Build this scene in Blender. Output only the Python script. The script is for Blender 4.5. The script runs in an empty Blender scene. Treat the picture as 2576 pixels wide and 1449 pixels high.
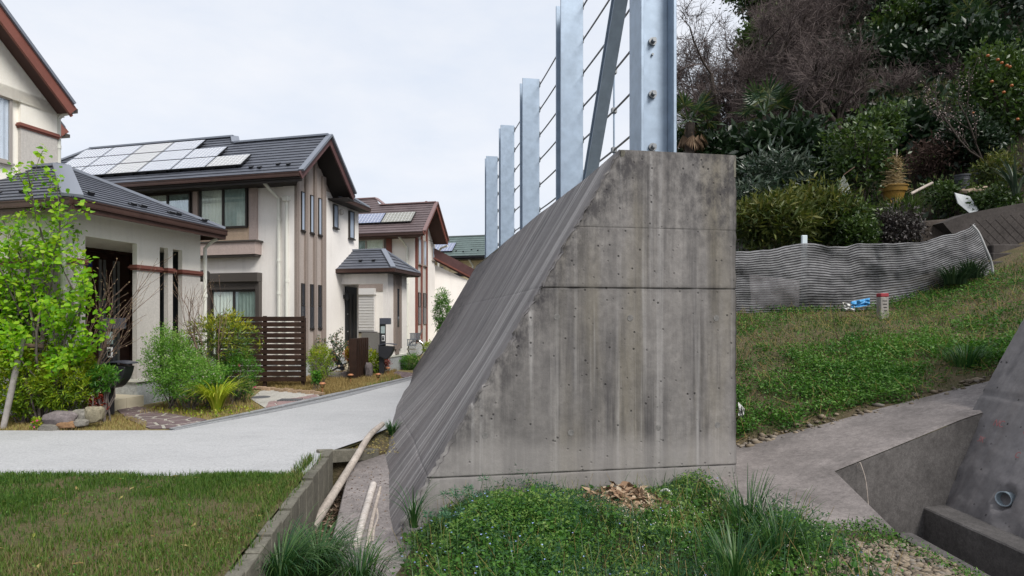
import bpy, bmesh, math, random
import numpy as np
from mathutils import Vector, Matrix
random.seed(7)
rng = np.random.default_rng(7)
sc = bpy.context.scene
COL = sc.collection
R = math.radians
# ------------------------------------------------------------------ camera
EYE, F, CX, HY = 1.5, 1500.0, 1288.0, 800.0      # eye height (m); lens and horizon of a 2576 px wide frame
cam = bpy.data.cameras.new('camera'); camo = bpy.data.objects.new('camera', cam); COL.objects.link(camo)
camo.location = (0, 0, EYE); camo.rotation_euler = (R(90), 0, 0)
cam.sensor_width = 36; cam.lens = 36*F/2576; cam.shift_y = (HY-724.5)/2576
cam.clip_start = 0.05; cam.clip_end = 3000
sc.camera = camo
# ------------------------------------------------------------------ sky and sun (bright overcast)
SUN_AZ, SUN_EL = 140.0, 48.0                      # azimuth clockwise from +Y
wd = bpy.data.worlds.new('World'); sc.world = wd; wd.use_nodes = True
nt = wd.node_tree; nt.nodes.clear()
def wn(t): return nt.nodes.new(t)
out = wn('ShaderNodeOutputWorld'); bg = wn('ShaderNodeBackground'); sky = wn('ShaderNodeTexSky')
sky.sky_type = 'NISHITA'; sky.sun_disc = False; sky.sun_elevation = R(SUN_EL); sky.sun_rotation = R(SUN_AZ)
sky.dust_density = 3.0; sky.air_density = 1.0
SKY_STRENGTH = 0.05
tc = wn('ShaderNodeTexCoord'); mp = wn('ShaderNodeMapping'); mp.inputs['Scale'].default_value = (1.0, 1.0, 2.6)
nz = wn('ShaderNodeTexNoise'); nz.inputs['Scale'].default_value = 2.6; nz.inputs['Detail'].default_value = 7; nz.inputs['Roughness'].default_value = 0.6
cr = wn('ShaderNodeValToRGB'); cr.color_ramp.elements[0].position = 0.34; cr.color_ramp.elements[1].position = 0.68
cr.color_ramp.elements[0].color = (6.7, 7.2, 8.1, 1); cr.color_ramp.elements[1].color = (7.9, 8.05, 8.45, 1)
mx = wn('ShaderNodeMix'); mx.data_type = 'RGBA'; mx.inputs[0].default_value = 0.88
nt.links.new(tc.outputs['Generated'], mp.inputs[0]); nt.links.new(mp.outputs[0], nz.inputs['Vector'])
nt.links.new(nz.outputs[0], cr.inputs[0]); nt.links.new(sky.outputs[0], mx.inputs[6]); nt.links.new(cr.outputs[0], mx.inputs[7])
nt.links.new(mx.outputs[2], bg.inputs[0]); nt.links.new(bg.outputs[0], out.inputs[0]); bg.inputs[1].default_value = SKY_STRENGTH
sl = bpy.data.lights.new('sun', 'SUN'); sl.energy = 1.5; sl.angle = R(24); sl.color = (1, 0.96, 0.9)
so = bpy.data.objects.new('sun', sl); COL.objects.link(so)
_d = Vector((math.sin(R(SUN_AZ))*math.cos(R(SUN_EL)), math.cos(R(SUN_AZ))*math.cos(R(SUN_EL)), math.sin(R(SUN_EL))))
so.rotation_euler = _d.to_track_quat('Z', 'Y').to_euler(); so.location = _d*60
sc.view_settings.view_transform = 'Standard'; sc.view_settings.look = 'None'
sc.view_settings.exposure = 1.33; sc.view_settings.gamma = 1.0; sc.view_settings.use_curve_mapping = False
sc.cycles.max_bounces = 6; sc.cycles.transparent_max_bounces = 12; sc.cycles.use_denoising = True

# ------------------------------------------------------------------ placing helpers
def P(x, y, d): return Vector(((x-CX)*d/F, d, EYE+(HY-y)*d/F))
def G(x, y, z=0.0):
    d = (EYE-z)*F/(y-HY); return P(x, y, d)

# ------------------------------------------------------------------ value noise
_tab = np.random.default_rng(3).random((256, 256))
def vnoise(x, y):
    x = np.asarray(x, float); y = np.asarray(y, float)
    xi = np.floor(x).astype(int); yi = np.floor(y).astype(int); fx = x-xi; fy = y-yi
    fx = fx*fx*(3-2*fx); fy = fy*fy*(3-2*fy)
    a = _tab[xi & 255, yi & 255]; b = _tab[(xi+1) & 255, yi & 255]; c = _tab[xi & 255, (yi+1) & 255]; d = _tab[(xi+1) & 255, (yi+1) & 255]
    return (a*(1-fx)+b*fx)*(1-fy)+(c*(1-fx)+d*fx)*fy
def fbm(x, y, o=4):
    s = 0; a = 0.5; t = 0
    for i in range(o):
        s = s+a*vnoise(np.asarray(x)*2**i+17*i, np.asarray(y)*2**i+31*i); t += a; a *= 0.5
    return s/t

# ------------------------------------------------------------------ objects
def tag(o, label=None, cat=None, group=None, kind=None):
    if label: o['label'] = label
    if cat: o['category'] = cat
    if group: o['group'] = group
    if kind: o['kind'] = kind
    return o
def link(name, me, mat=None, parent=None):
    if mat is not None and len(me.materials) == 0: me.materials.append(mat)
    o = bpy.data.objects.new(name, me); COL.objects.link(o)
    if parent is not None:
        o.parent = parent; o.matrix_parent_inverse = Matrix.Translation(-_wloc(parent))
    return o
def _wloc(o):
    v = Vector((0, 0, 0))
    while o is not None:
        v = v+o.location
        if o.parent is not None: v = v+o.matrix_parent_inverse.translation
        o = o.parent
    return v
def thing(name, label, cat, loc, group=None):
    o = bpy.data.objects.new(name, None); COL.objects.link(o); o.location = loc; o.empty_display_size = 0.2
    return tag(o, label, cat, group)
def copy_tree(o, off, parent=None, label=None):
    c = o.copy(); COL.objects.link(c)
    if parent is None: c.location = o.location+Vector(off)
    else: c.parent = parent; c.matrix_parent_inverse = o.matrix_parent_inverse.copy()
    if label: c['label'] = label
    for ch in o.children: copy_tree(ch, off, c)
    return c
def smooth(o, ang=40):
    me = o.data
    me.polygons.foreach_set('use_smooth', [True]*len(me.polygons))
    try: me.set_sharp_from_angle(angle=R(ang))
    except Exception: pass
    return o

class MB:
    """collects solids, all in world coordinates, into one mesh"""
    def __init__(s): s.v = []; s.f = []
    def add(s, vs, fs):
        n = len(s.v); s.v += [tuple(p) for p in vs]; s.f += [tuple(i+n for i in f) for f in fs]; return s
    def hexa(s, c):      # 8 corners: 0-3 bottom ring, 4-7 top ring
        return s.add(c, [(3, 2, 1, 0), (4, 5, 6, 7), (0, 1, 5, 4), (1, 2, 6, 5), (2, 3, 7, 6), (3, 0, 4, 7)])
    def box(s, x0, x1, y0, y1, z0, z1):
        return s.hexa([(x0, y0, z0), (x1, y0, z0), (x1, y1, z0), (x0, y1, z0), (x0, y0, z1), (x1, y0, z1), (x1, y1, z1), (x0, y1, z1)])
    def obox(s, c, ax, ay, az, hx, hy, hz):
        c = Vector(c); ax = Vector(ax).normalized()*hx; ay = Vector(ay).normalized()*hy; az = Vector(az).normalized()*hz
        return s.hexa([c-ax-ay-az, c+ax-ay-az, c+ax+ay-az, c-ax+ay-az, c-ax-ay+az, c+ax-ay+az, c+ax+ay+az, c-ax+ay+az])
    def prism(s, poly, ext):
        n = len(poly); ext = Vector(ext); a = [Vector(p) for p in poly]; b = [p+ext for p in a]
        return s.add(a+b, [tuple(range(n-1, -1, -1)), tuple(range(n, 2*n))]+[(i, (i+1) % n, n+(i+1) % n, n+i) for i in range(n)])
    def tube(s, pts, rad, n=8, cap=True):
        pts = [Vector(p) for p in pts]; m = len(pts)
        if not hasattr(rad, '__len__'): rad = [rad]*m
        t0 = (pts[1]-pts[0]).normalized()
        u = t0.cross(Vector((0, 0, 1)) if abs(t0.z) < 0.9 else Vector((1, 0, 0))).normalized()
        vs = []
        for i in range(m):
            t = (pts[min(i+1, m-1)]-pts[max(i-1, 0)]).normalized()
            u = (u-t*u.dot(t)).normalized(); w = t.cross(u)
            for k in range(n):
                a = 2*math.pi*k/n; vs.append(pts[i]+(u*math.cos(a)+w*math.sin(a))*rad[i])
        fs = [(i*n+k, i*n+(k+1) % n, (i+1)*n+(k+1) % n, (i+1)*n+k) for i in range(m-1) for k in range(n)]
        if cap: fs += [tuple(range(n-1, -1, -1)), tuple((m-1)*n+k for k in range(n))]
        return s.add(vs, fs)
    def lathe(s, base, prof, n=16):
        base = Vector(base); vs = []; m = len(prof)
        for (r, z) in prof:
            for k in range(n):
                a = 2*math.pi*k/n; vs.append(base+Vector((r*math.cos(a), r*math.sin(a), z)))
        fs = [(i*n+k, i*n+(k+1) % n, (i+1)*n+(k+1) % n, (i+1)*n+k) for i in range(m-1) for k in range(n)]
        fs += [tuple(range(n-1, -1, -1)), tuple((m-1)*n+k for k in range(n))]
        return s.add(vs, fs)
    def torus(s, c, ax, rmaj, rmin, n=28, k=6):
        c = Vector(c); ax = Vector(ax).normalized(); u = ax.orthogonal().normalized(); w = ax.cross(u); vs = []
        for i in range(n):
            a = 2*math.pi*i/n; e = u*math.cos(a)+w*math.sin(a)
            for j in range(k):
                b = 2*math.pi*j/k; vs.append(c+e*(rmaj+rmin*math.cos(b))+ax*rmin*math.sin(b))
        return s.add(vs, [(i*k+j, ((i+1) % n)*k+j, ((i+1) % n)*k+(j+1) % k, i*k+(j+1) % k) for i in range(n) for j in range(k)])
    def build(s, name, mat, parent=None, bevel=0, sm=False):
        me = bpy.data.meshes.new(name); off = _wloc(parent) if parent is not None else Vector((0, 0, 0))
        me.from_pydata(s.v, [], s.f); me.update()
        bm = bmesh.new(); bm.from_mesh(me); bmesh.ops.recalc_face_normals(bm, faces=bm.faces)
        if bevel: bmesh.ops.bevel(bm, geom=list(bm.edges), offset=bevel, segments=1, affect='EDGES', clamp_overlap=True)
        bm.to_mesh(me); bm.free()
        o = link(name, me, mat, parent)
        if sm: smooth(o)
        return o

# fast mesh from arrays, constant polygon size, with a per face random attribute
def fast_mesh(name, V, Fc, mat, parent=None, rnd=None, sm=False, uv=None):
    V = np.asarray(V, np.float32).reshape(-1, 3); Fc = np.asarray(Fc, np.int32); nf, k = Fc.shape
    me = bpy.data.meshes.new(name)
    me.vertices.add(len(V)); me.vertices.foreach_set('co', V.ravel())
    me.loops.add(nf*k); me.loops.foreach_set('vertex_index', Fc.ravel())
    me.polygons.add(nf); me.polygons.foreach_set('loop_start', np.arange(0, nf*k, k, dtype=np.int32))
    me.polygons.foreach_set('loop_total', np.full(nf, k, np.int32))
    if sm: me.polygons.foreach_set('use_smooth', np.ones(nf, bool))
    me.update(calc_edges=True)
    if rnd is not None:
        a = me.attributes.new('rnd', 'FLOAT', 'FACE'); a.data.foreach_set('value', np.asarray(rnd, np.float32))
    if uv is not None:
        l = me.uv_layers.new(name='UVMap'); l.data.foreach_set('uv', np.asarray(uv, np.float32)[Fc.ravel()].ravel())
    return link(name, me, mat, parent)

# leaf templates: x along, y across, z up; triangles
T_LEAF = (np.array([(0, 0, 0), (.45, .24, .05), (1, 0, -.06), (.45, -.24, .05)]), np.array([(0, 2, 1), (0, 3, 2)]))
T_NARROW = (np.array([(0, 0, 0), (.4, .12, .03), (1, 0, -.12), (.4, -.12, .03)]), np.array([(0, 2, 1), (0, 3, 2)]))
T_HEART = (np.array([(0, 0, 0), (.12, .34, .03), (.5, .36, .05), (1, 0, -.12), (.5, -.36, .05), (.12, -.34, .03), (.45, 0, -.02)]),
           np.array([(0, 6, 1), (1, 6, 2), (2, 6, 3), (3, 6, 4), (4, 6, 5), (5, 6, 0)]))
T_ROUND = (np.array([(0, 0, 0), (.3, .38, .04), (.75, .36, .02), (1, 0, -.03), (.75, -.36, .02), (.3, -.38, .04)]), np.array([(0, 3, 1), (1, 3, 2), (0, 4, 3), (0, 5, 4)]))
def unit(a): return a/np.maximum(np.linalg.norm(a, axis=-1, keepdims=True), 1e-9)
def rdir(n): return unit(rng.normal(size=(n, 3)))
def leaf_mesh(name, pts, dirs, size, mat, parent=None, T=T_LEAF, rnd=None, nrm=None):
    pts = np.asarray(pts, float); n = len(pts); Tv, Tf = T; k = len(Tv)
    ax = unit(np.asarray(dirs, float)); up = nrm if nrm is not None else rdir(n)+np.array([0, 0, 0.9])
    side = unit(np.cross(up, ax)); nn = np.cross(ax, side)
    size = np.broadcast_to(np.asarray(size, float), (n,))
    V = pts[:, None, :]+size[:, None, None]*(Tv[None, :, 0:1]*ax[:, None, :]+Tv[None, :, 1:2]*side[:, None, :]+Tv[None, :, 2:3]*nn[:, None, :])
    Fc = (Tf[None]+(np.arange(n)*k)[:, None, None]).reshape(-1, 3)
    if rnd is None: rnd = rng.random(n)
    return fast_mesh(name, V, Fc, mat, parent, np.repeat(rnd, len(Tf)))
def blades_arr(roots, out_dir, length, droop, width, seg=4):
    """arched strap leaves as quads; droop 0 upright .. 1 falling over"""
    n = len(roots); roots = np.asarray(roots, float); t = np.linspace(0, 1, seg+1)
    L = np.broadcast_to(np.asarray(length, float), (n,)); D = np.broadcast_to(np.asarray(droop, float), (n,)); W = np.broadcast_to(np.asarray(width, float), (n,))
    o = np.asarray(out_dir, float); o = o*np.array([1, 1, 0]); o = unit(o+1e-6)
    side = np.stack([-o[:, 1], o[:, 0], np.zeros(n)], 1)
    ang = (0.12+0.2*D)[:, None]+(2.3*D)[:, None]*t[None, :]**1.3           # angle from vertical
    dl = L[:, None]/seg
    hx = np.concatenate([np.zeros((n, 1)), np.cumsum(np.sin(ang[:, :-1])*dl, 1)], 1); hz = np.concatenate([np.zeros((n, 1)), np.cumsum(np.cos(ang[:, :-1])*dl, 1)], 1)
    c = roots[:, None, :]+hx[..., None]*o[:, None, :]+hz[..., None]*np.array([0, 0, 1.0])
    w = W[:, None]*np.sqrt(np.clip(1.02-t, 0, 1))[None, :]*0.5
    A = c+w[..., None]*side[:, None, :]; B = c-w[..., None]*side[:, None, :]
    V = np.stack([A, B], 2).reshape(n, -1, 3)
    q = np.array([(2*i, 2*i+1, 2*i+3, 2*i+2) for i in range(seg)])
    Fc = (q[None]+(np.arange(n)*2*(seg+1))[:, None, None]).reshape(-1, 4)
    return V.reshape(-1, 3), Fc
def blades(name, roots, out_dir, length, droop, width, mat, parent=None, seg=4, rnd=None):
    V, Fc = blades_arr(roots, out_dir, length, droop, width, seg)
    n = len(roots)
    if rnd is None: rnd = rng.random(n)
    return fast_mesh(name, V, Fc, mat, parent, np.repeat(rnd, seg))
def sticks(name, A, B, ra, rb, mat, parent=None, n=3, rnd=None):
    """many straight tapered twigs in one mesh"""
    A = np.asarray(A, float); B = np.asarray(B, float); m = len(A); ax = unit(B-A)
    ref = np.where(np.abs(ax[:, 2:3]) < 0.9, np.array([[0, 0, 1.0]]), np.array([[1.0, 0, 0]]))
    u = unit(np.cross(ax, ref)); w = np.cross(ax, u)
    ra = np.broadcast_to(np.asarray(ra, float), (m,)); rb = np.broadcast_to(np.asarray(rb, float), (m,))
    an = 2*np.pi*np.arange(n)/n; e = np.cos(an)[None, :, None]*u[:, None, :]+np.sin(an)[None, :, None]*w[:, None, :]
    V = np.concatenate([A[:, None]+e*ra[:, None, None], B[:, None]+e*rb[:, None, None]], 1)
    q = np.array([(k, (k+1) % n, n+(k+1) % n, n+k) for k in range(n)])
    Fc = (q[None]+(np.arange(m)*2*n)[:, None, None]).reshape(-1, 4)
    return fast_mesh(name, V, Fc, mat, parent, np.repeat(rng.random(m) if rnd is None else rnd, n))

# ------------------------------------------------------------------ materials
MATS = {}
def newmat(name):
    m = bpy.data.materials.new(name); m.use_nodes = True; MATS[name] = m
    return m, m.node_tree, m.node_tree.nodes['Principled BSDF']
def N(t, ty, **kw):
    n = t.nodes.new(ty)
    for k, v in kw.items():
        if k in n.inputs: n.inputs[k].default_value = v
        else: setattr(n, k, v)
    return n
def ramp(t, fac, stops):
    r = t.nodes.new('ShaderNodeValToRGB'); e = r.color_ramp.elements
    while len(e) < len(stops): e.new(0.5)
    for i, (p, c) in enumerate(stops):
        e[i].position = p; e[i].color = (*c, 1) if len(c) == 3 else c
    t.links.new(fac, r.inputs[0]); return r
def mixc(t, fac, a, b, bt='MIX'):
    m = t.nodes.new('ShaderNodeMix'); m.data_type = 'RGBA'; m.blend_type = bt
    for sock, v in ((m.inputs[0], fac), (m.inputs[6], a), (m.inputs[7], b)):
        if isinstance(v, bpy.types.NodeSocket): t.links.new(v, sock)
        elif isinstance(v, (int, float)): sock.default_value = v
        else: sock.default_value = (*v, 1) if len(v) == 3 else v
    return m.outputs[2]
def coords(t, scale=(1, 1, 1), kind='Object', rot=(0, 0, 0)):
    c = t.nodes.new('ShaderNodeTexCoord'); m = t.nodes.new('ShaderNodeMapping'); m.inputs['Scale'].default_value = scale; m.inputs['Rotation'].default_value = rot
    t.links.new(c.outputs[kind], m.inputs[0]); return m.outputs[0]
def noise(t, vec, scale, detail=4, rough=0.55):
    n = N(t, 'ShaderNodeTexNoise'); n.inputs['Scale'].default_value = scale; n.inputs['Detail'].default_value = detail; n.inputs['Roughness'].default_value = rough
    t.links.new(vec, n.inputs['Vector']); return n.outputs[0]
def bump(t, b, h, strength=0.3, dist=0.01):
    n = N(t, 'ShaderNodeBump'); n.inputs['Strength'].default_value = strength; n.inputs['Distance'].default_value = dist
    t.links.new(h, n.inputs['Height']); t.links.new(n.outputs[0], b.inputs['Normal'])
def setin(b, **kw):
    for k, v in kw.items():
        k = k.replace('_', ' ')
        if k in b.inputs: b.inputs[k].default_value = v
def rough_mat(name, c, var=0.15, scale=6.0, rough=0.8, bs=60.0, bst=0.25, spec=0.3, metallic=0.0, bd=0.005):
    m, t, b = newmat(name); v = coords(t)
    n1 = noise(t, v, scale, 5); lo = tuple(x*(1-var) for x in c); hi = tuple(min(1, x*(1+var)) for x in c)
    r = ramp(t, n1, [(0.3, lo), (0.7, hi)]); t.links.new(r.outputs[0], b.inputs['Base Color'])
    setin(b, Roughness=rough, Metallic=metallic); b.inputs['Specular IOR Level'].default_value = spec
    if bst: bump(t, b, noise(t, v, bs, 3), bst, bd)
    return m
def leaf_mat(name, cols, trans=0.35, rough=0.45, spec=0.35):
    m, t, b = newmat(name)
    a = N(t, 'ShaderNodeAttribute', attribute_name='rnd')
    k = len(cols); r = ramp(t, a.outputs['Fac'], [(i/(k-1), c) for i, c in enumerate(cols)])
    t.links.new(r.outputs[0], b.inputs['Base Color']); setin(b, Roughness=rough); b.inputs['Specular IOR Level'].default_value = spec
    if trans:
        tr = N(t, 'ShaderNodeBsdfTranslucent'); ms = N(t, 'ShaderNodeMixShader'); ms.inputs[0].default_value = trans
        hs = N(t, 'ShaderNodeHueSaturation'); hs.inputs['Saturation'].default_value = 1.1; hs.inputs['Value'].default_value = 1.25
        t.links.new(r.outputs[0], hs.inputs['Color']); t.links.new(hs.outputs[0], tr.inputs[0])
        o = t.nodes['Material Output']; t.links.new(b.outputs[0], ms.inputs[1]); t.links.new(tr.outputs[0], ms.inputs[2]); t.links.new(ms.outputs[0], o.inputs[0])
    return m
def glass_mat(name, tint=(0.75, 0.8, 0.8), refl=1.0):
    m, t, b = newmat(name); t.nodes.remove(b)
    tr = N(t, 'ShaderNodeBsdfTransparent'); tr.inputs[0].default_value = (*tint, 1)
    gl = N(t, 'ShaderNodeBsdfGlossy'); gl.inputs['Roughness'].default_value = 0.02; gl.inputs[0].default_value = (0.9, 0.95, 1, 1)
    fr = N(t, 'ShaderNodeFresnel'); fr.inputs[0].default_value = 1.5
    mu = N(t, 'ShaderNodeMath', operation='MULTIPLY'); mu.inputs[1].default_value = refl; mu.use_clamp = True
    ms = N(t, 'ShaderNodeMixShader'); t.links.new(fr.outputs[0], mu.inputs[0]); t.links.new(mu.outputs[0], ms.inputs[0])
    t.links.new(tr.outputs[0], ms.inputs[1]); t.links.new(gl.outputs[0], ms.inputs[2]); t.links.new(ms.outputs[0], t.nodes['Material Output'].inputs[0])
    return m
def flat_mat(name, c, rough=0.5, metallic=0.0, spec=0.4):
    m, t, b = newmat(name); b.inputs['Base Color'].default_value = (*c, 1); setin(b, Roughness=rough, Metallic=metallic); b.inputs['Specular IOR Level'].default_value = spec
    return m
# ------------------------------------------------------------------ materials of the setting
def m_concrete_wall(name, base, dark, ochre, uvs=(1, 1), streak=(9.0, 0.55), lightstreak=None, seed=0.0, pits=1.0, amt=1.0, ls=0.25):
    m, t, b = newmat(name)
    c = N(t, 'ShaderNodeUVMap'); 
    def mapped(sx, sy, off=0.0):
        mp_ = N(t, 'ShaderNodeMapping'); mp_.inputs['Scale'].default_value = (sx, sy, 1); mp_.inputs['Location'].default_value = (off+seed, off*0.7, 0)
        t.links.new(c.outputs[0], mp_.inputs[0]); return mp_.outputs[0]
    big = noise(t, mapped(0.9, 0.7), 1.0, 4, 0.6)
    col = ramp(t, big, [(0.3, tuple(x*0.8 for x in base)), (0.7, tuple(x*1.15 for x in base))]).outputs[0]
    fine = noise(t, mapped(14, 14), 1.0, 6, 0.7)
    col = mixc(t, 0.35, col, ramp(t, fine, [(0.3, (0.25, 0.25, 0.25)), (0.7, (0.75, 0.75, 0.75))]).outputs[0], 'OVERLAY')
    och = ramp(t, noise(t, mapped(2.2, 0.25, 5.0), 1.0, 3), [(0.52, (0, 0, 0)), (0.7, (1, 1, 1))])
    col = mixc(t, mathn(t, 'MULTIPLY', och.outputs[0], 0.55), col, ochre)
    s1 = ramp(t, noise(t, mapped(streak[0], streak[1], 2.0), 1.0, 5, 0.65), [(0.42, (0, 0, 0)), (0.60, (1, 1, 1))])
    s2 = ramp(t, noise(t, mapped(1.3, 0.8, 9.0), 1.0, 4), [(0.35, (0.15, 0.15, 0.15)), (0.65, (1, 1, 1))])
    ds = mathn(t, 'MULTIPLY', s1.outputs[0], s2.outputs[0])
    col = mixc(t, mathn(t, 'MULTIPLY', ds, 0.75*amt), col, dark)
    lsr = ramp(t, noise(t, mapped(streak[0]*1.7, streak[1]*0.6, 13.0), 1.0, 4, 0.6), [(0.54, (0, 0, 0)), (0.70, (1, 1, 1))])
    col = mixc(t, mathn(t, 'MULTIPLY', lsr.outputs[0], ls), col, lightstreak or tuple(x*1.7 for x in base))
    vo = N(t, 'ShaderNodeTexVoronoi'); vo.inputs['Scale'].default_value = 1.0; t.links.new(mapped(13, 13, 3.0), vo.inputs['Vector'])
    pit = ramp(t, vo.outputs['Distance'], [(0.07, (1, 1, 1)), (0.17, (0, 0, 0))])
    gate = ramp(t, noise(t, mapped(7, 7, 4.0), 1.0, 2), [(0.46, (0, 0, 0)), (0.54, (1, 1, 1))])
    pm = mathn(t, 'MULTIPLY', pit.outputs[0], gate.outputs[0])
    col = mixc(t, mathn(t, 'MULTIPLY', pm, 0.8*pits), col, (0.02, 0.02, 0.02))
    at = N(t, 'ShaderNodeAttribute', attribute_name='stain'); lich = ramp(t, noise(t, mapped(9, 5, 6.0), 1.0, 6, 0.75), [(0.40, (0, 0, 0)), (0.60, (1, 1, 1))])
    col = mixc(t, mathn(t, 'MULTIPLY', mathn(t, 'MULTIPLY', at.outputs['Fac'], lich.outputs[0]), 0.85), col, dark)
    jn = N(t, 'ShaderNodeAttribute', attribute_name='joint'); col = mixc(t, mathn(t, 'MULTIPLY', jn.outputs['Fac'], 0.85), col, (0.018, 0.017, 0.017))
    pb = N(t, 'ShaderNodeAttribute', attribute_name='pale'); col = mixc(t, mathn(t, 'MULTIPLY', pb.outputs['Fac'], 0.45), col, tuple(x*1.45 for x in base))
    t.links.new(col, b.inputs['Base Color']); setin(b, Roughness=0.9); b.inputs['Specular IOR Level'].default_value = 0.2
    h = mathn(t, 'SUBTRACT', fine, mathn(t, 'MULTIPLY', pm, 1.5)); bump(t, b, h, 0.6, 0.006)
    return m
def mathn(t, op, a, b_):
    n = N(t, 'ShaderNodeMath', operation=op)
    for i, v in enumerate((a, b_)):
        if isinstance(v, (int, float)): n.inputs[i].default_value = v
        else: t.links.new(v, n.inputs[i])
    return n.outputs[0]
M_WALL_END = m_concrete_wall('weathered_concrete_end', (0.218, 0.206, 0.198), (0.042, 0.040, 0.044), (0.165, 0.14, 0.085), streak=(6.5, 0.30), lightstreak=(0.36, 0.35, 0.345), amt=1.05, ls=0.72)
M_WALL_SLOPE = m_concrete_wall('weathered_concrete_slope', (0.20, 0.187, 0.187), (0.058, 0.055, 0.06), (0.16, 0.14, 0.138), streak=(8.0, 0.22), lightstreak=(0.50, 0.48, 0.47), seed=31.0, pits=0.3, amt=0.85, ls=0.78)
M_WALL_RIGHT = m_concrete_wall('rough_concrete_right', (0.20, 0.188, 0.19), (0.055, 0.052, 0.058), (0.16, 0.14, 0.13), streak=(3.0, 0.8), seed=57.0)
def m_concrete(name, c, var=0.25, bs=45.0, spots=0.5):
    m, t, b = newmat(name); v = coords(t)
    col = ramp(t, noise(t, v, 1.7, 6, 0.65), [(0.28, tuple(x*(1-var) for x in c)), (0.72, tuple(x*(1+var) for x in c))]).outputs[0]
    f = noise(t, v, 70, 5, 0.7); col = mixc(t, spots, col, ramp(t, f, [(0.3, (0.28, 0.28, 0.28)), (0.7, (0.72, 0.72, 0.72))]).outputs[0], 'OVERLAY'); col = mixc(t, 0.55, col, ramp(t, noise(t, v, 19, 5, 0.8), [(0.34, (0.27, 0.27, 0.27)), (0.66, (0.70, 0.70, 0.70))]).outputs[0], 'OVERLAY')
    st = ramp(t, noise(t, v, 4.0, 5, 0.7), [(0.55, (0, 0, 0)), (0.72, (1, 1, 1))]); col = mixc(t, mathn(t, 'MULTIPLY', st.outputs[0], 0.4), col, tuple(x*0.45 for x in c))
    t.links.new(col, b.inputs['Base Color']); setin(b, Roughness=0.9); b.inputs['Specular IOR Level'].default_value = 0.2
    bump(t, b, noise(t, v, bs, 5, 0.7), 0.4, 0.006); return m
M_PATH = m_concrete('path_concrete', (0.19, 0.17, 0.163), 0.35)
M_KERB = m_concrete('kerb_concrete', (0.135, 0.128, 0.105), 0.35)
M_SLAB = m_concrete('slab_concrete', (0.20, 0.18, 0.175))
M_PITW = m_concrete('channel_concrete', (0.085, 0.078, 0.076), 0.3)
M_PITD = m_concrete('grey_channel_concrete', (0.105, 0.098, 0.095), 0.35)  # channel sides and ledge, a darker grey than the path top
def m_road():
    m, t, b = newmat('road_pale'); v = coords(t)
    col = ramp(t, noise(t, v, 0.9, 5, 0.6), [(0.3, (0.37, 0.373, 0.38)), (0.7, (0.42, 0.423, 0.43))]).outputs[0]
    f = noise(t, v, 55, 5, 0.75); col = mixc(t, 0.55, col, ramp(t, f, [(0.32, (0.3, 0.3, 0.3)), (0.68, (0.7, 0.7, 0.7))]).outputs[0], 'OVERLAY')
    g_ = noise(t, v, 24, 4, 0.8); col = mixc(t, 0.26, col, ramp(t, g_, [(0.36, (0.30, 0.30, 0.31)), (0.64, (0.68, 0.68, 0.68))]).outputs[0], 'OVERLAY')
    st = ramp(t, noise(t, coords(t, (1, 2.2, 1)), 2.5, 6, 0.7), [(0.5, (0, 0, 0)), (0.75, (1, 1, 1))]); col = mixc(t, mathn(t, 'MULTIPLY', st.outputs[0], 0.42), col, (0.27, 0.275, 0.285))
    vo = N(t, 'ShaderNodeTexVoronoi'); vo.inputs['Scale'].default_value = 38.0; t.links.new(v, vo.inputs['Vector']); col = mixc(t, mathn(t, 'MULTIPLY', ramp(t, vo.outputs['Distance'], [(0.1, (1, 1, 1)), (0.42, (0, 0, 0))]).outputs[0], 0.12), col, (0.16, 0.165, 0.175))
    sp_ = ramp(t, noise(t, v, 17, 3, 0.8), [(0.66, (0, 0, 0)), (0.74, (1, 1, 1))]); col = mixc(t, mathn(t, 'MULTIPLY', sp_.outputs[0], 0.35), col, (0.52, 0.525, 0.53))
    t.links.new(col, b.inputs['Base Color']); setin(b, Roughness=0.92); b.inputs['Specular IOR Level'].default_value = 0.2
    bump(t, b, noise(t, v, 120, 3, 0.7), 0.7, 0.006); return m
M_ROAD = m_road()
def m_soil(name, c1, c2, c3, s=3.0):
    m, t, b = newmat(name); v = coords(t)
    col = ramp(t, noise(t, v, s, 7, 0.7), [(0.3, c1), (0.5, c2), (0.7, c3)]).outputs[0]
    col = mixc(t, 0.6, col, ramp(t, noise(t, v, 60, 5, 0.75), [(0.3, (0.2, 0.2, 0.2)), (0.7, (0.8, 0.8, 0.8))]).outputs[0], 'OVERLAY')
    t.links.new(col, b.inputs['Base Color']); setin(b, Roughness=0.95); b.inputs['Specular IOR Level'].default_value = 0.1
    bump(t, b, noise(t, v, 35, 6, 0.7), 0.9, 0.03); return m
M_LAWN = m_soil('lawn_soil', (0.075, 0.10, 0.03), (0.13, 0.105, 0.06), (0.06, 0.095, 0.025))
M_BANK = m_soil('bank_soil', (0.06, 0.07, 0.03), (0.12, 0.095, 0.06), (0.075, 0.08, 0.035), 1.6)
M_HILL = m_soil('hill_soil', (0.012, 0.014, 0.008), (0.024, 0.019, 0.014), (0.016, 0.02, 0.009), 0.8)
M_DRY = m_soil('garden_soil', (0.20, 0.16, 0.08), (0.26, 0.21, 0.11), (0.15, 0.15, 0.05), 2.0)
M_GALV = rough_mat('galvanised_steel', (0.29, 0.36, 0.45), 0.11, 9.0, 0.5, 90, 0.06, 0.5, 0.35)
M_CABLE = rough_mat('steel_cable', (0.23, 0.23, 0.24), 0.3, 40, 0.5, 200, 0.3, 0.5, 0.5)
M_DARK = flat_mat('dark_void', (0.015, 0.015, 0.016), 0.9)

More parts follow.
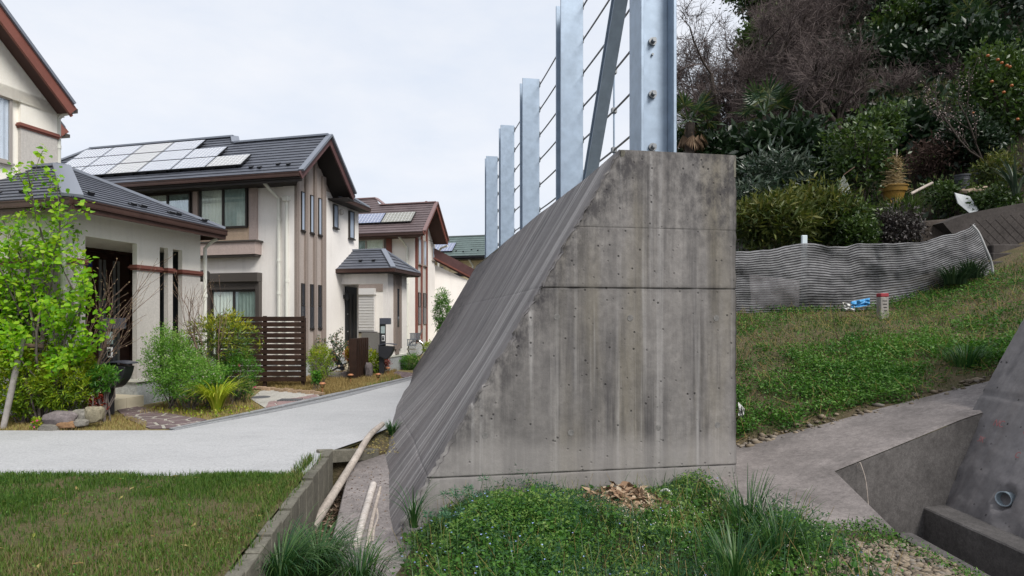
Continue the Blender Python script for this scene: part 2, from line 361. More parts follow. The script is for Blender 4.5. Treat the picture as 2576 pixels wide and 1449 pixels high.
# ------------------------------------------------------------------ ground sheets
def poly_sheet(name, pts, mat, z=None, cuts=0, kind='structure', hf=None, parent=None):
    bm = bmesh.new(); vs = [bm.verts.new((p[0], p[1], z if z is not None else p[2])) for p in pts]
    f = bm.faces.new(vs); f.normal_update()
    if f.normal.z < 0: f.normal_flip()
    bmesh.ops.triangulate(bm, faces=list(bm.faces))
    for _ in range(cuts): bmesh.ops.subdivide_edges(bm, edges=list(bm.edges), cuts=1, use_grid_fill=True)
    if hf:
        for v in bm.verts: v.co.z += hf(v.co.x, v.co.y)
    me = bpy.data.meshes.new(name); bm.to_mesh(me); bm.free(); o = link(name, me, mat, parent)
    if kind and parent is None: o['kind'] = kind
    return o
def kx(Y): return -1.66-0.139*(Y-3.57)            # outer edge of the kerb
def smooth01(a): a = np.clip(a, 0, 1); return a*a*(3-2*a)
def toe(s): return Vector((-0.975-0.168*s, 5.08+0.986*s, -0.33))
WL = 12.2
poly_sheet('terrain', [(-900, -60), (900, -60), (900, 1500), (-900, 1500)], M_LAWN, -1.3)
RB = [(kx(6.62), 6.62), (-1.85, 7.3), (-1.66, 8.3), (-1.28, 8.5), (-2.25, 14.0), (-2.75, 17.2), (18, 17.3), (18, 90), (-80, 90)]
poly_sheet('ground', [(-80, 0.2), (kx(0.2), 0.2)]+RB, M_LAWN, -0.03)
wav = [(x, 5.63+0.05*math.sin(x*5.1)+0.035*math.sin(x*11.7+1)) for x in np.linspace(-14, -2.1, 60)]
poly_sheet('road', wav+[(kx(5.65), 5.66)]+RB[:6]+[(-1.6, 17.4), (3.0, 40), (-0.2, 40), (-2.68, 14.2), (-3.42, 11.3), (-3.9, 9.7), (-4.35, 8.3), (-4.55, 7.97), (-14, 7.92)], M_ROAD, 0.0)
# lawn, a slightly uneven mat of soil in front of the road
def grid_sheet(name, xs, ys, hf, mat, kind='structure', skew=None, parent=None):
    X, Y = np.meshgrid(xs, ys); 
    if skew is not None: X, Y = skew(X, Y)
    Z = hf(X, Y); V = np.stack([X, Y, Z], -1).reshape(-1, 3); nx, ny = len(xs), len(ys)
    Fc = np.array([(j*nx+i, j*nx+i+1, (j+1)*nx+i+1, (j+1)*nx+i) for j in range(ny-1) for i in range(nx-1)])
    o = fast_mesh(name, V, Fc, mat, parent, sm=True)
    if kind: o['kind'] = kind
    return o
def lawn_h(X, Y): return 0.012+0.05*fbm(X*1.3, Y*1.3)*smooth01((5.68-Y)*4)
grid_sheet('lawn', np.linspace(0, 1, 90), np.linspace(1.5, 5.62, 50), lambda X, Y: lawn_h(X, Y), M_LAWN, skew=lambda X, Y: (-9+X*(kx(Y)+9), Y+X*0))
# foreground soil between the kerb, the wall and the channel on the right
def pit_left(Y): return np.where(Y < 4.2, 2.72-0.06*(Y-3.2), 2.66+0.232*(Y-4.2))
def fg_h(X, Y):
    z = -0.50+0.38*smooth01((X+1.25)/1.15)+0.12*smooth01((X-1.2)/0.7)+0.05*(fbm(X*2.1, Y*2.1)-0.5)
    return z-0.45*smooth01((Y-4.35)/0.35)*smooth01((-0.92-X)/0.18)
def fg_skew(U, Y):
    x0 = kx(Y)+0.11; x1 = pit_left(Y); return x0+U*(x1-x0), Y
grid_sheet('ground', np.linspace(0, 1, 90), np.linspace(1.2, 5.35, 60), fg_h, M_BANK, skew=fg_skew)
# bank and hill on the right
def hill_h(X, Y):
    X = np.asarray(X, float); Y = np.asarray(Y, float)
    zp = np.clip(0.25*(X-2.6), 0, 3.2); b12 = 1.6+0.3*np.clip(X-7, 0, 20); t = np.clip((Y-6.95)/5.05, 0, 1)
    z = zp*(1-t)+b12*t; m = smooth01((X-0.30*Y)/8.0)
    z = z+m*(0.28*np.clip(Y-12, 0, 3)+0.62*np.clip(Y-15, 0, 60))
    return z+0.10*(fbm(X*1.1, Y*1.1)-0.5)*np.clip((Y-7.0)*2, 0, 1)+0.9*(fbm(X*0.35+5, Y*0.35)-0.5)*np.clip((Y-14)/3, 0, 1)*m
def bank_skew(U, Y):
    x0 = toe(0).x+0.986*3.0-0.168*(Y-5.6); return x0+U*(13-x0), Y
grid_sheet('bank', np.linspace(0, 1, 110), np.linspace(5.5, 13.2, 90), lambda X, Y: np.where((Y < 6.8), np.minimum(hill_h(X, Y)-0.12, hill_h(X, Y)-0.12), hill_h(X, Y)), M_BANK,
           skew=lambda U, Y: (bank_skew(U, Y)[0], np.where((U > 0.1) & (Y < 6.25), 6.25, Y)))
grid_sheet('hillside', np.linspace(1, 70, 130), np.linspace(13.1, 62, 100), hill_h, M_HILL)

# concrete path and the channel on the right
pth = [(1.85, 4.15), (2.66, 4.15), (2.95, 5.45), (4.55, 5.98), (8.5, 6.5), (8.5, 7.15), (5.6, 6.98), (2.3, 6.86), (1.75, 6.86)]
mb = MB(); n = len(pth); zz = lambda p: max(0.012, 0.25*(p[0]-2.6)+0.012)
tri = [(1.85, 4.15, 2.66, 4.15, 2.6, 5.5), ]
rows = []
def path_front(x): return float(np.interp(x, [1.75, 2.66, 2.95, 4.55, 8.5], [4.15, 4.15, 5.45, 5.98, 6.5]))
xs_ = np.concatenate([np.linspace(1.75, 2.66, 8), np.linspace(2.75, 2.95, 4), np.linspace(3.1, 8.5, 40)])
V = []; VW = []
for x in xs_:
    y0 = path_front(x); y1 = 6.86+0.05*(x-1.75)+0.03*math.sin(3*x); zx = max(0.012, 0.25*(x-2.6)+0.012) if x > 2.6 else 0.012
    for k in range(10):
        y = y0+(y1-y0)*(k/9)**1.4; V.append((x, y, zx-(0.05 if (k == 0 and x < 2.62) else 0)+0.012*float(fbm(x*1.7, y*1.7)-0.5)*(k > 0)+(0.012 if k == 1 and x > 2.9 else 0)))
    VW += [(x, y0-0.004, zx-0.006), (x, y0-0.004, -0.45), (x, y0-0.004, -1.0)]
Fc = [(i*10+k, (i+1)*10+k, (i+1)*10+k+1, i*10+k+1) for i in range(len(xs_)-1) for k in range(9)]
path = fast_mesh('path', V, Fc, M_PATH)
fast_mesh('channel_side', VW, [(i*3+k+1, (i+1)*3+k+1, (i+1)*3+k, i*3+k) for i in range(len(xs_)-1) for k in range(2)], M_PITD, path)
path['kind'] = 'structure'
mb = MB(); mb.hexa([(2.72, 1.5, -1.0), (2.80, 1.5, -1.0), (2.78, 4.15, -1.0), (2.655, 4.15, -1.0), (2.68, 1.5, -0.02), (2.80, 1.5, -0.02), (2.78, 4.15, 0.006), (2.655, 4.15, 0.006)])
ch = thing('drainage_channel', 'dark sunken concrete drainage channel beside the leaning rough wall', 'channel', (3.4, 4.5, -0.95))
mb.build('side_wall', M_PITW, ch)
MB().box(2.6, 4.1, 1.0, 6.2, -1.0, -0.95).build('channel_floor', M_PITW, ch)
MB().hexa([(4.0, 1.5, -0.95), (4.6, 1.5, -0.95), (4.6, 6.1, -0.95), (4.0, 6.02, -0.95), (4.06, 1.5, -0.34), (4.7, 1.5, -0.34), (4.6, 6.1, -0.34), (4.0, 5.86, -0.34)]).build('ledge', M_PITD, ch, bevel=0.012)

# ------------------------------------------------------------------ the barrier wall
wdir = Vector((-0.168, 0.986, 0)); rdirv = Vector((0.986, 0.168, 0))
def WP(q, s, z): return Vector((-0.975+0.986*q-0.168*s, 5.08+0.168*q+0.986*s, z))
QA, QB, ZT, ZB = 1.984, 3.131, 3.03, -0.62
def QL(z, s=0.0):
    w = min(1.0, max(0.0, (1.3-z)/1.6))**1.5
    return QA*(z+0.33)/(ZT+0.33)-w*float(np.interp(s, [0, 0.5, 1.7, 3.4, 5.4, 9.3, 12.2], [0.02, 0.09, 0.20, 0.47, 0.42, 0.14, 0.06]))
wall = thing('barrier_wall', 'massive weathered grey concrete barrier wall with a slanted left face', 'wall', WP(1.5, 5, -0.33))
zj = [0.12, 1.77, 2.32]; jd = [0.014, 0.012, 0.003]
zs = sorted(set(list(np.round(np.linspace(ZB, ZT, 130), 4))+[round(z+e, 4) for z in zj for e in (-0.015, -0.007, -0.003, 0.003, 0.007, 0.015)]))
ss = np.concatenate([np.linspace(0, 0.12, 14)[:-1], np.linspace(0.12, 1, 90)])
def edge_off(z): return 0.03*(float(fbm(z*7.3, 2.0))-0.5)+0.030*(float(vnoise(z*31, 7.0))-0.5)+0.018*(float(vnoise(z*67, 1.0))-0.5)+0.05*max(0, float(fbm(z*3.1, 9.0))-0.56)/0.2*float(vnoise(z*25, 3.0))
V = []; UV = []; ST = []; JN = []; PL = []
for z in zs:
    ql = QL(z)+edge_off(z)
    for s in ss:
        q = ql+(QB-ql)*s; dq = q-ql
        dep = sum(d*math.exp(-((z-j)/0.005)**2)*(0.4+1.2*float(vnoise(q*14, j*9))) for j, d in zip(zj, jd))
        dep += 0.012*float(fbm(q*1.2, z*1.2)-0.5)+0.004*float(fbm(q*9, z*9)-0.5)
        dep += 0.045*math.exp(-dq/0.028)*float(vnoise(z*34, q*9))+(0.02*math.exp(-(QB-q)/0.02)*float(vnoise(z*16, 8)))
        p = WP(q, 0, z)+wdir*dep; V.append(p); UV.append((q, z))
        ST.append(min(1.0, 1.25*math.exp(-dq/0.16)*(0.35+float(fbm(z*2.2, q*2)))+float(smooth01((z-1.9)/0.9))*(0.30+0.65*float(smooth01((q-2.3)/0.7)))+0.25)); JN.append(min(1, sum(w_*math.exp(-((z-j)/0.012)**2)*(0.35+1.1*float(vnoise(q*11, j*5+2))) for j, w_ in zip(zj, (1.0, 0.9, 0.25))))+0.9*math.exp(-(QB-q)/0.018)); PL.append(float(smooth01((0.50-z+0.1*(float(fbm(q*2, 3))-0.5))/0.22)))
ns = len(ss); Fc = [(j*ns+i, j*ns+i+1, (j+1)*ns+i+1, (j+1)*ns+i) for j in range(len(zs)-1) for i in range(ns-1)]
efo = fast_mesh('end_face', [tuple(v) for v in V], Fc, M_WALL_END, wall, sm=True, uv=UV)
for nm_, vals in (('stain', ST), ('joint', JN), ('pale', PL)): a_ = efo.data.attributes.new(nm_, 'FLOAT', 'POINT'); a_.data.foreach_set('value', np.array(vals, np.float32))
# slanted face: rows down the slope, columns along the wall
SJ = 7.4
svals = np.unique(np.concatenate([np.linspace(0, 0.25, 10), np.linspace(0.25, 3, 70), np.linspace(3, WL, 130), SJ+np.array([-0.08, -0.04, -0.02, 0, 0.02, 0.04, 0.08])]))
V = []; UV = []; ST = []; JN = []; PL = []; slen = math.hypot(QA, ZT+0.33)*(ZT-ZB)/(ZT+0.33)
nrm = (rdirv*(-(ZT+0.33))+Vector((0, 0, 1))*QA).normalized()
for z in zs:
    tt = (z-ZB)/(ZT-ZB)
    for s in svals:
        q = QL(z, s)+edge_off(z)*math.exp(-s/0.05)
        d = 0.008*(float(fbm(s*22, tt*1.5))-0.5)+0.03*(float(fbm(s*0.8, tt*2))-0.5)-0.03*math.exp(-s/0.03)*float(vnoise(z*34, 5))
        sj = SJ+0.05*math.sin(z*3.0)+0.12*(float(fbm(z*3, 4))-0.5)
        d -= 0.05*math.exp(-((s-sj)/0.035)**2)
        if s > sj: d -= 0.03
        d -= sum(jj*0.25*math.exp(-((z-j)/0.009)**2) for j, jj in zip(zj, jd))
        V.append(tuple(WP(q, s, z)+nrm*d)); UV.append((s, tt*slen)); ST.append(min(1, 0.9*math.exp(-s/0.12)*float(vnoise(z*9, 2))+float(smooth01((s-sj+0.2)/0.5))*0.9+0.10)); JN.append(0.9*math.exp(-((s-sj)/0.05)**2)); PL.append(0.55*float(smooth01((0.7-s)/0.6))*float(smooth01((float(fbm(z*1.5, s*2))-0.35)/0.3)))
ns = len(svals); Fc = [(j*ns+i+1, j*ns+i, (j+1)*ns+i, (j+1)*ns+i+1) for j in range(len(zs)-1) for i in range(ns-1)]
sfo = fast_mesh('slanted_face', V, Fc, M_WALL_SLOPE, wall, sm=True, uv=UV)
for nm_, vals in (('stain', ST), ('joint', JN), ('pale', PL)): a_ = sfo.data.attributes.new(nm_, 'FLOAT', 'POINT'); a_.data.foreach_set('value', np.array(vals, np.float32))
mb = MB(); a, b_, c_, d_ = WP(QA+0.01, 0.005, ZT-0.004), WP(QB-0.004, 0.005, ZT-0.004), WP(QB-0.004, WL, ZT-0.004), WP(QA+0.01, WL, ZT-0.004)
mb.hexa([a-Vector((0, 0, 0.2)), b_-Vector((0, 0, 0.2)), c_-Vector((0, 0, 0.2)), d_-Vector((0, 0, 0.2)), a, b_, c_, d_]); mb.build('coping', M_KERB, wall)
mb = MB(); mb.hexa([WP(0.08, 0.03, ZB), WP(QB-0.002, 0.03, ZB), WP(QB-0.002, WL-0.01, ZB), WP(0.08, WL-0.01, ZB), WP(QA+0.03, 0.03, ZT-0.03), WP(QB-0.002, 0.03, ZT-0.03), WP(QB-0.002, WL-0.01, ZT-0.03), WP(QA+0.03, WL-0.01, ZT-0.03)])
mb.build('core', M_KERB, wall)
M_PLUG = rough_mat('tie_plug_mortar', (0.16, 0.155, 0.15), 0.3, 30, 0.9, 80, 0.4)
for (x, y) in [(1380, 797), (1567, 800), (1797, 800), (1205, 1085), (1415, 1085), (1640, 1080), (1800, 1078)]:
    q = (x-1000)/ (1853-1000)*3.131; zq = 1.5-(y-800)*5.4/1500
    p = WP(q, 0, zq)+wdir*0.004; mb = MB(); ring = []
    for k in range(14): ring.append(p+rdirv*0.028*math.cos(k*math.pi/7)+Vector((0, 0, 0.028*math.sin(k*math.pi/7)))+wdir*(-0.0065))
    mb.prism(ring, wdir*0.03); mb.build('tie_plug', M_PLUG, wall)
# posts, brace, cables
def hbeam(mb, c, along, across, w, dpt, z0, z1, tf=0.03, tw=0.024):
    """flanges lie across 'along'"""
    c = Vector(c); al = Vector(along); ac = Vector(across); zc = (z0+z1)/2; hz_ = (z1-z0)/2; cc = Vector((c.x, c.y, zc))
    for sgn in (-1, 1): mb.obox(cc+al*sgn*(dpt/2-tf/2), al, ac, (0, 0, 1), tf/2, w/2, hz_)
    mb.obox(cc, al, ac, (0, 0, 1), dpt/2-tf, tw/2, hz_)
PQ = 2.38; PS = [0.2, 3.22, 6.15, 8.95, 11.7]
where = ['nearest to the camera, standing over the end of the concrete wall', 'second from the near end, behind the slanting brace', 'middle one of the five, with its square top showing', 'second from the far end, narrow and pale', 'farthest and smallest, above the green roof']
M_BOLT = rough_mat('bolt_steel', (0.22, 0.23, 0.24), 0.2, 40, 0.5, 120, 0.1, 0.5, 0.6)
for i, s in enumerate(PS):
    p = WP(PQ, s, ZT)
    po = thing('steel_post', 'galvanised steel post '+where[i], 'post', p, 'steel posts on top of the barrier wall')
    mb = MB()
    if i == 0: hbeam(mb, p, rdirv, wdir, 0.30, 0.35, ZT-0.02, 6.08)
    else: hbeam(mb, p, wdir, rdirv, 0.33, 0.30, ZT-0.02, 6.08)
    mb.build('beam', M_GALV, po, bevel=0.004)
    if i == 0:
        for zb in (3.12, 3.62, 4.12, 4.62, 5.12, 5.62):
            mb = MB(); c = WP(PQ-0.01, s, zb)-wdir*0.012
            mb.tube([c, c-wdir*0.022], 0.038, 14); mb.tube([c-wdir*0.02, c-wdir*0.065], 0.022, 6); mb.build('bolt', M_BOLT, po)
        for zb in (4.0, 5.0):
            mb = MB(); c = WP(PQ-0.01, s, zb)-wdir*0.012; mb.tube([c, c-wdir*0.02], 0.011, 8); mb.build('bolt', M_BOLT, po)
    for k in range(6):
        zc = 3.6+0.485*k; c = WP(PQ+0.185, s, zc)
        mb = MB(); mb.obox(c, rdirv, wdir, (0, 0, 1), 0.022, 0.05, 0.045); mb.tube([c-wdir*0.05+Vector((0, 0, 0.03)), c-wdir*0.09+Vector((0, 0, 0.03))], 0.01, 6); mb.build('cable_clip', M_BOLT, po)
hts = ['lowest', 'second lowest', 'third from the bottom', 'fourth from the bottom', 'second highest', 'topmost']
for k in range(6):
    zc = 3.6+0.485*k; pts = []
    for s in np.linspace(PS[0], PS[-1], 80):
        f = ((s-PS[0]) % 3.0)/3.0; pts.append(WP(PQ+0.2, s, zc-0.03*math.sin(math.pi*f)))
    co = MB().tube(pts, 0.013, 6).build('wire_cable', M_CABLE, None, sm=True)
    tag(co, hts[k]+' steel wire cable strung along the line of steel posts', 'cable', 'cables between the steel posts')
for i in range(4):
    s = (PS[i]+PS[i+1])/2+ (0.15 if i == 0 else 0); p = WP(PQ+0.2, s, ZT)
    po = thing('spacer_rod', ['thin upright spacer rod on the cables nearest the large bolted post', 'thin upright spacer rod between the second and middle posts', 'thin upright spacer rod between the middle post and the next', 'thin upright spacer rod in the farthest gap between posts'][i], 'rod', p, 'spacer rods on the cables')
    MB().tube([p, p+Vector((0, 0, 3.05))], 0.012, 6).build('rod', M_GALV, po)
    for k in range(6):
        c = p+Vector((0, 0, 3.6+0.485*k-ZT-0.03)); MB().obox(c, rdirv, wdir, (0, 0, 1), 0.03, 0.03, 0.03).build('clamp', M_BOLT, po)
p0, p1_ = WP(PQ-0.02, 2.32, ZT), WP(PQ-0.02, 0.42, 5.95); ax = (p1_-p0).normalized(); n2 = ax.cross(rdirv).normalized()
br = thing('slanting_brace', 'slanting galvanised steel brace leaning up to the bolted end post', 'brace', p0); mb = MB(); c = (p0+p1_)/2; L = (p1_-p0).length/2
mb.obox(c+n2*0.055, ax, rdirv, n2, L, 0.075, 0.006); mb.obox(c-n2*0.055, ax, rdirv, n2, L, 0.075, 0.006); mb.obox(c, ax, rdirv, n2, L, 0.005, 0.052); mb.build('brace_beam', M_GALV, br)
MB().obox(p0+Vector((0, 0, 0.012)), wdir, rdirv, (0, 0, 1), 0.16, 0.13, 0.012).build('base_plate', M_GALV, br)

# ------------------------------------------------------------------ kerb, beam, slab left of the wall
kb = thing('retaining_kerb', 'low mossy concrete kerb of upright panels edging the lawn', 'kerb', (kx(5), 5, -0.45))
ys = np.linspace(2.6, 6.6, 15)
for i in range(14):
    y0, y1 = ys[i]+0.009, ys[i+1]-0.009; dz = -0.012*math.sin(i*2.3)
    mb = MB(); mb.hexa([(kx(y0), y0, -0.6), (kx(y0)+0.1, y0, -0.6), (kx(y1)+0.1, y1, -0.6), (kx(y1), y1, -0.6), (kx(y0), y0, 0.03+dz), (kx(y0)+0.1, y0, 0.03+dz), (kx(y1)+0.1, y1, 0.03+dz), (kx(y1), y1, 0.03+dz)])
    mb.build('panel', M_KERB, kb, bevel=0.006)
mb = MB(); mb.hexa([(-2.13, 6.60, -0.12), (-1.63, 7.32, -0.24), (-1.69, 7.39, -0.24), (-2.19, 6.66, -0.12), (-2.13, 6.60, 0.035), (-1.63, 7.32, -0.11), (-1.69, 7.39, -0.11), (-2.19, 6.66, 0.035)])
bmo = mb.build('cross_beam', M_KERB, None, bevel=0.008); tag(bmo, 'short mossy concrete beam across the ditch at the road edge', 'beam')
mb = MB()
def slabx(Y): return -1.52-0.204*(Y-5.0)
def slabz(Y): return np.interp(Y, [4.3, 8.5], [-0.42, -0.10])
mb.hexa([(slabx(4.3), 4.3, -0.55), (-0.6, 4.3, -0.55), (-1.3, 8.5, -0.55), (slabx(8.3), 8.5, -0.55), (slabx(4.3), 4.3, -0.42), (-0.6, 4.3, -0.42), (-1.3, 8.5, -0.10), (slabx(8.3), 8.5, -0.10)])
so_ = mb.build('ditch_slab', M_SLAB, None, bevel=0.01); tag(so_, 'flat grey concrete slab lying along the foot of the barrier wall', 'slab')
o = poly_sheet('ditch_floor', [(kx(3)+0.1, 3.0), (-1.0, 3.0), (-1.2, 8.5), (kx(8.5), 8.5)], M_BANK, -0.53)
mb = MB(); mb.hexa([(-2.25, 6.70, -0.5), (-1.60, 7.42, -0.5), (-1.5, 8.7, -0.5), (-2.0, 8.5, -0.5), (-2.22, 6.70, -0.05), (-1.55, 7.42, -0.14), (-1.4, 8.7, -0.03), (-2.0, 8.5, -0.03)])
o = mb.build('ditch_bank', M_BANK); o['kind'] = 'structure'
# ------------------------------------------------------------------ leaning rough wall on the right
rw = thing('leaning_wall', 'rough dark concrete wall leaning away on the right with a drain pipe', 'wall', (4.6, 5, -0.34))
def RWP(Y, z, off=0.0): return Vector((4.27+0.06*(6.1-Y)*0.2+(z+0.33)*0.557-off*0.87, Y, z+off*0.48))
Ys = np.linspace(2.2, 6.15, 120); Zs = np.linspace(-0.36, 3.2, 110); V = []; UV = []
for z in Zs:
    for y in Ys:
        rough = max(0.0, 1-(z+0.35)/1.1+0.5*(float(fbm(y*0.9, z*0.9))-0.5))
        hole = math.hypot(y-5.32, z+0.115)
        d = 0.06*(float(fbm(y*1.5, z*1.5))-0.5)+rough*0.07*(float(fbm(y*11, z*11, 4))-0.5)+0.008*float(vnoise(y*30, z*30))-0.018*math.exp(-((z-0.72)/0.012)**2)
        if hole < 0.09: d = -0.05
        V.append(tuple(RWP(y, z, d))); UV.append((y, z))
ny = len(Ys); Fc = [(j*ny+i+1, j*ny+i, (j+1)*ny+i, (j+1)*ny+i+1) for j in range(len(Zs)-1) for i in range(ny-1)]
fast_mesh('leaning_face', V, Fc, M_WALL_RIGHT, rw, sm=True, uv=UV)
mb = MB(); mb.prism([(4.3, 6.15, -0.5), (4.30, 6.15, -0.36), (6.26, 6.15, 3.2), (8, 6.15, 3.2), (8, 6.15, -0.5)], (0, 0.02, 0)); mb.build('far_end', M_PITW, rw)
pc = RWP(5.324, -0.115); M_PVC = flat_mat('drain_pvc', (0.30, 0.36, 0.40), 0.4)
axp = Vector((-0.88, -0.40, 0.15)).normalized(); mb = MB(); n = 24; u = axp.cross(Vector((0, 0, 1))).normalized(); w2 = axp.cross(u); vs = []
for (rr, dd) in ((0.066, -0.25), (0.066, 0.022), (0.058, 0.022), (0.058, -0.25)):
    for k in range(n): vs.append(pc+axp*dd+(u*math.cos(2*math.pi*k/n)+w2*math.sin(2*math.pi*k/n))*rr)
mb.add(vs, [(i*n+k, i*n+(k+1) % n, (i+1)*n+(k+1) % n, (i+1)*n+k) for i in range(3) for k in range(n)]+[tuple(3*n+k for k in range(n))])
mb.build('drain_pipe', M_PVC, rw, sm=True)
M_REDMARK = flat_mat('red_mark', (0.30, 0.12, 0.12), 0.9)
def text_mesh(txt, size, ext=0.001):
    cu = bpy.data.curves.new('lettering', 'FONT'); cu.body = txt; cu.size = size; cu.extrude = ext; ob = bpy.data.objects.new('lettering', cu); COL.objects.link(ob)
    bpy.context.view_layer.update(); me = bpy.data.meshes.new_from_object(ob.evaluated_get(bpy.context.evaluated_depsgraph_get())); bpy.data.objects.remove(ob); bpy.data.curves.remove(cu); return me
sl_n = Vector((-0.873, 0, 0.487)); sl_u = Vector((0.487, 0, 0.873)); sl_r = Vector((0, -1, 0))
def put_text(txt, size, pos, mat, parent, r=sl_r, u=sl_u, nn=sl_n, name='painted_mark', xs=0.8):
    me = text_mesh(txt, size); Mx = Matrix(((r.x, u.x, nn.x, pos.x), (r.y, u.y, nn.y, pos.y), (r.z, u.z, nn.z, pos.z), (0, 0, 0, 1))); me.transform(Mx @ Matrix.Diagonal((xs, 1, 1, 1))); return link(name, me, mat, parent)
put_text('NC', 0.10, RWP(5.80, 0.44, 0.035), M_REDMARK, rw); put_text('3K', 0.085, RWP(5.86, 0.27, 0.045), M_REDMARK, rw); put_text('C', 0.10, RWP(5.45, 0.42, 0.04), M_REDMARK, rw); put_text('C', 0.085, RWP(5.4, 0.22, 0.045), M_REDMARK, rw)
# ------------------------------------------------------------------ houses
def m_stucco(name, c, var=0.06):
    m, t, b = newmat(name); v = coords(t)
    col = ramp(t, noise(t, v, 0.8, 4), [(0.3, tuple(x*(1-var) for x in c)), (0.7, tuple(min(1, x*(1+var)) for x in c))]).outputs[0]
    sp = noise(t, v, 90, 4, 0.7); col = mixc(t, 0.25, col, ramp(t, sp, [(0.35, (0.3, 0.3, 0.3)), (0.65, (0.7, 0.7, 0.7))]).outputs[0], 'OVERLAY')
    rs = ramp(t, noise(t, coords(t, (5, 5, 0.35)), 1.0, 5, 0.7), [(0.50, (0, 0, 0)), (0.78, (1, 1, 1))]); col = mixc(t, mathn(t, 'MULTIPLY', rs.outputs[0], 0.30), col, tuple(x*0.62 for x in c)); col = mixc(t, 0.30, col, ramp(t, noise(t, v, 30, 4, 0.8), [(0.34, (0.32, 0.32, 0.32)), (0.66, (0.66, 0.66, 0.66))]).outputs[0], 'OVERLAY')
    t.links.new(col, b.inputs['Base Color']); setin(b, Roughness=0.92); b.inputs['Specular IOR Level'].default_value = 0.15
    bump(t, b, noise(t, v, 130, 4, 0.7), 0.5, 0.008); return m
M_CREAM = m_stucco('cream_stucco', (0.84, 0.81, 0.735)); M_CREAM2 = m_stucco('warm_white_stucco', (0.85, 0.815, 0.775)); M_GREIGE = m_stucco('greige_stucco', (0.50, 0.475, 0.445))
M_BROWNGREY = m_stucco('grey_brown_stucco', (0.27, 0.225, 0.20)); M_TAN = m_stucco('tan_stucco', (0.50, 0.38, 0.28)); M_YELLOWW = m_stucco('yellow_stucco', (0.68, 0.58, 0.38))
M_PLINTH = m_concrete('plinth_render', (0.40, 0.42, 0.43), 0.08)
def m_roof(name, c):
    m, t, b = newmat(name); v = coords(t)
    col = ramp(t, noise(t, v, 2.5, 5, 0.7), [(0.3, tuple(x*0.8 for x in c)), (0.7, tuple(x*1.2 for x in c))]).outputs[0]
    t.links.new(col, b.inputs['Base Color']); setin(b, Roughness=0.55); b.inputs['Specular IOR Level'].default_value = 0.4
    bump(t, b, noise(t, v, 120, 3), 0.25, 0.004); return m
M_ROOFG = m_roof('slate_grey', (0.088, 0.096, 0.118)); M_ROOFR = m_roof('slate_maroon', (0.115, 0.088, 0.09)); M_ROOFN = m_roof('slate_green', (0.10, 0.135, 0.13))
M_RIDGE = flat_mat('ridge_metal_grey', (0.19, 0.21, 0.25), 0.4, 0.2); M_RIDGER = flat_mat('ridge_metal_maroon', (0.22, 0.14, 0.135), 0.4, 0.2); M_RIDGEN = flat_mat('ridge_metal_green', (0.22, 0.25, 0.25), 0.4, 0.2)
M_FASCIA = rough_mat('brown_gutter', (0.058, 0.033, 0.027), 0.15, 4, 0.4, 60, 0.0); M_REDTRIM = rough_mat('brick_red_trim', (0.20, 0.075, 0.058), 0.12, 4, 0.6, 80, 0.1); M_MAROON = rough_mat('maroon_trim', (0.11, 0.06, 0.06), 0.12, 4, 0.5, 80, 0.05)
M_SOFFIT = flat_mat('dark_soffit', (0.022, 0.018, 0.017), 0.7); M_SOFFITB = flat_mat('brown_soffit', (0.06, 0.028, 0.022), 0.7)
M_BLACKM = flat_mat('black_metal', (0.018, 0.019, 0.022), 0.35, 0.3); M_FRAME = flat_mat('bronze_frame', (0.04, 0.035, 0.033), 0.4, 0.3); M_FRAMEL = flat_mat('silver_frame', (0.42, 0.38, 0.35), 0.4, 0.3)
M_SHUTP = flat_mat('pale_shutter', (0.62, 0.61, 0.60), 0.4, 0.1); M_PIPE = flat_mat('white_pipe', (0.66, 0.66, 0.60), 0.4); M_SHUTBOX = flat_mat('shutter_box_bronze', (0.075, 0.066, 0.06), 0.4, 0.2)
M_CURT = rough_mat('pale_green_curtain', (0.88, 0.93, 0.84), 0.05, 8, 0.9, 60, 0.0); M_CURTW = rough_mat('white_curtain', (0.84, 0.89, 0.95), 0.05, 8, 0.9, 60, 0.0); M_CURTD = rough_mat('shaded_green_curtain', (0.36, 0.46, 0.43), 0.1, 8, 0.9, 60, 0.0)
M_GLASS = glass_mat('window_glass', (0.985, 1.0, 0.99), 0.55); M_SKYGLASS = flat_mat('sky_coloured_glass', (0.40, 0.47, 0.58), 0.08, 0.0, 0.8); M_DKGLASS = flat_mat('dark_glass', (0.03, 0.035, 0.045), 0.05, 0.0, 0.6)  # narrow windows: sky reflection painted in as a pale blue base colour
M_TILE = rough_mat('beige_step_tile', (0.58, 0.52, 0.40), 0.08, 6, 0.5, 60, 0.05); M_DOOR = rough_mat('brown_wood_door', (0.035, 0.016, 0.012), 0.3, 9, 0.35, 40, 0.1); M_SILVER = flat_mat('brushed_silver', (0.45, 0.46, 0.47), 0.35, 0.8)
def m_solar(name, c):
    m, t, b = newmat(name); b.inputs['Base Color'].default_value = (*c, 1); setin(b, Roughness=0.16, Metallic=0.8); b.inputs['Specular IOR Level'].default_value = 1.0
    b.inputs['Coat Weight'].default_value = 1.0; b.inputs['Coat IOR'].default_value = 1.9; return m
M_SOLAR = m_solar('solar_cells', (0.66, 0.68, 0.74)); M_SOLARW = m_solar('solar_cells_bronze', (0.68, 0.66, 0.62)); M_SOLARB = m_solar('solar_cells_blue', (0.30, 0.34, 0.50)); M_SOLARO = m_solar('solar_cells_olive', (0.36, 0.34, 0.26)); M_GRID = flat_mat('cell_lines', (0.75, 0.76, 0.78), 0.4)

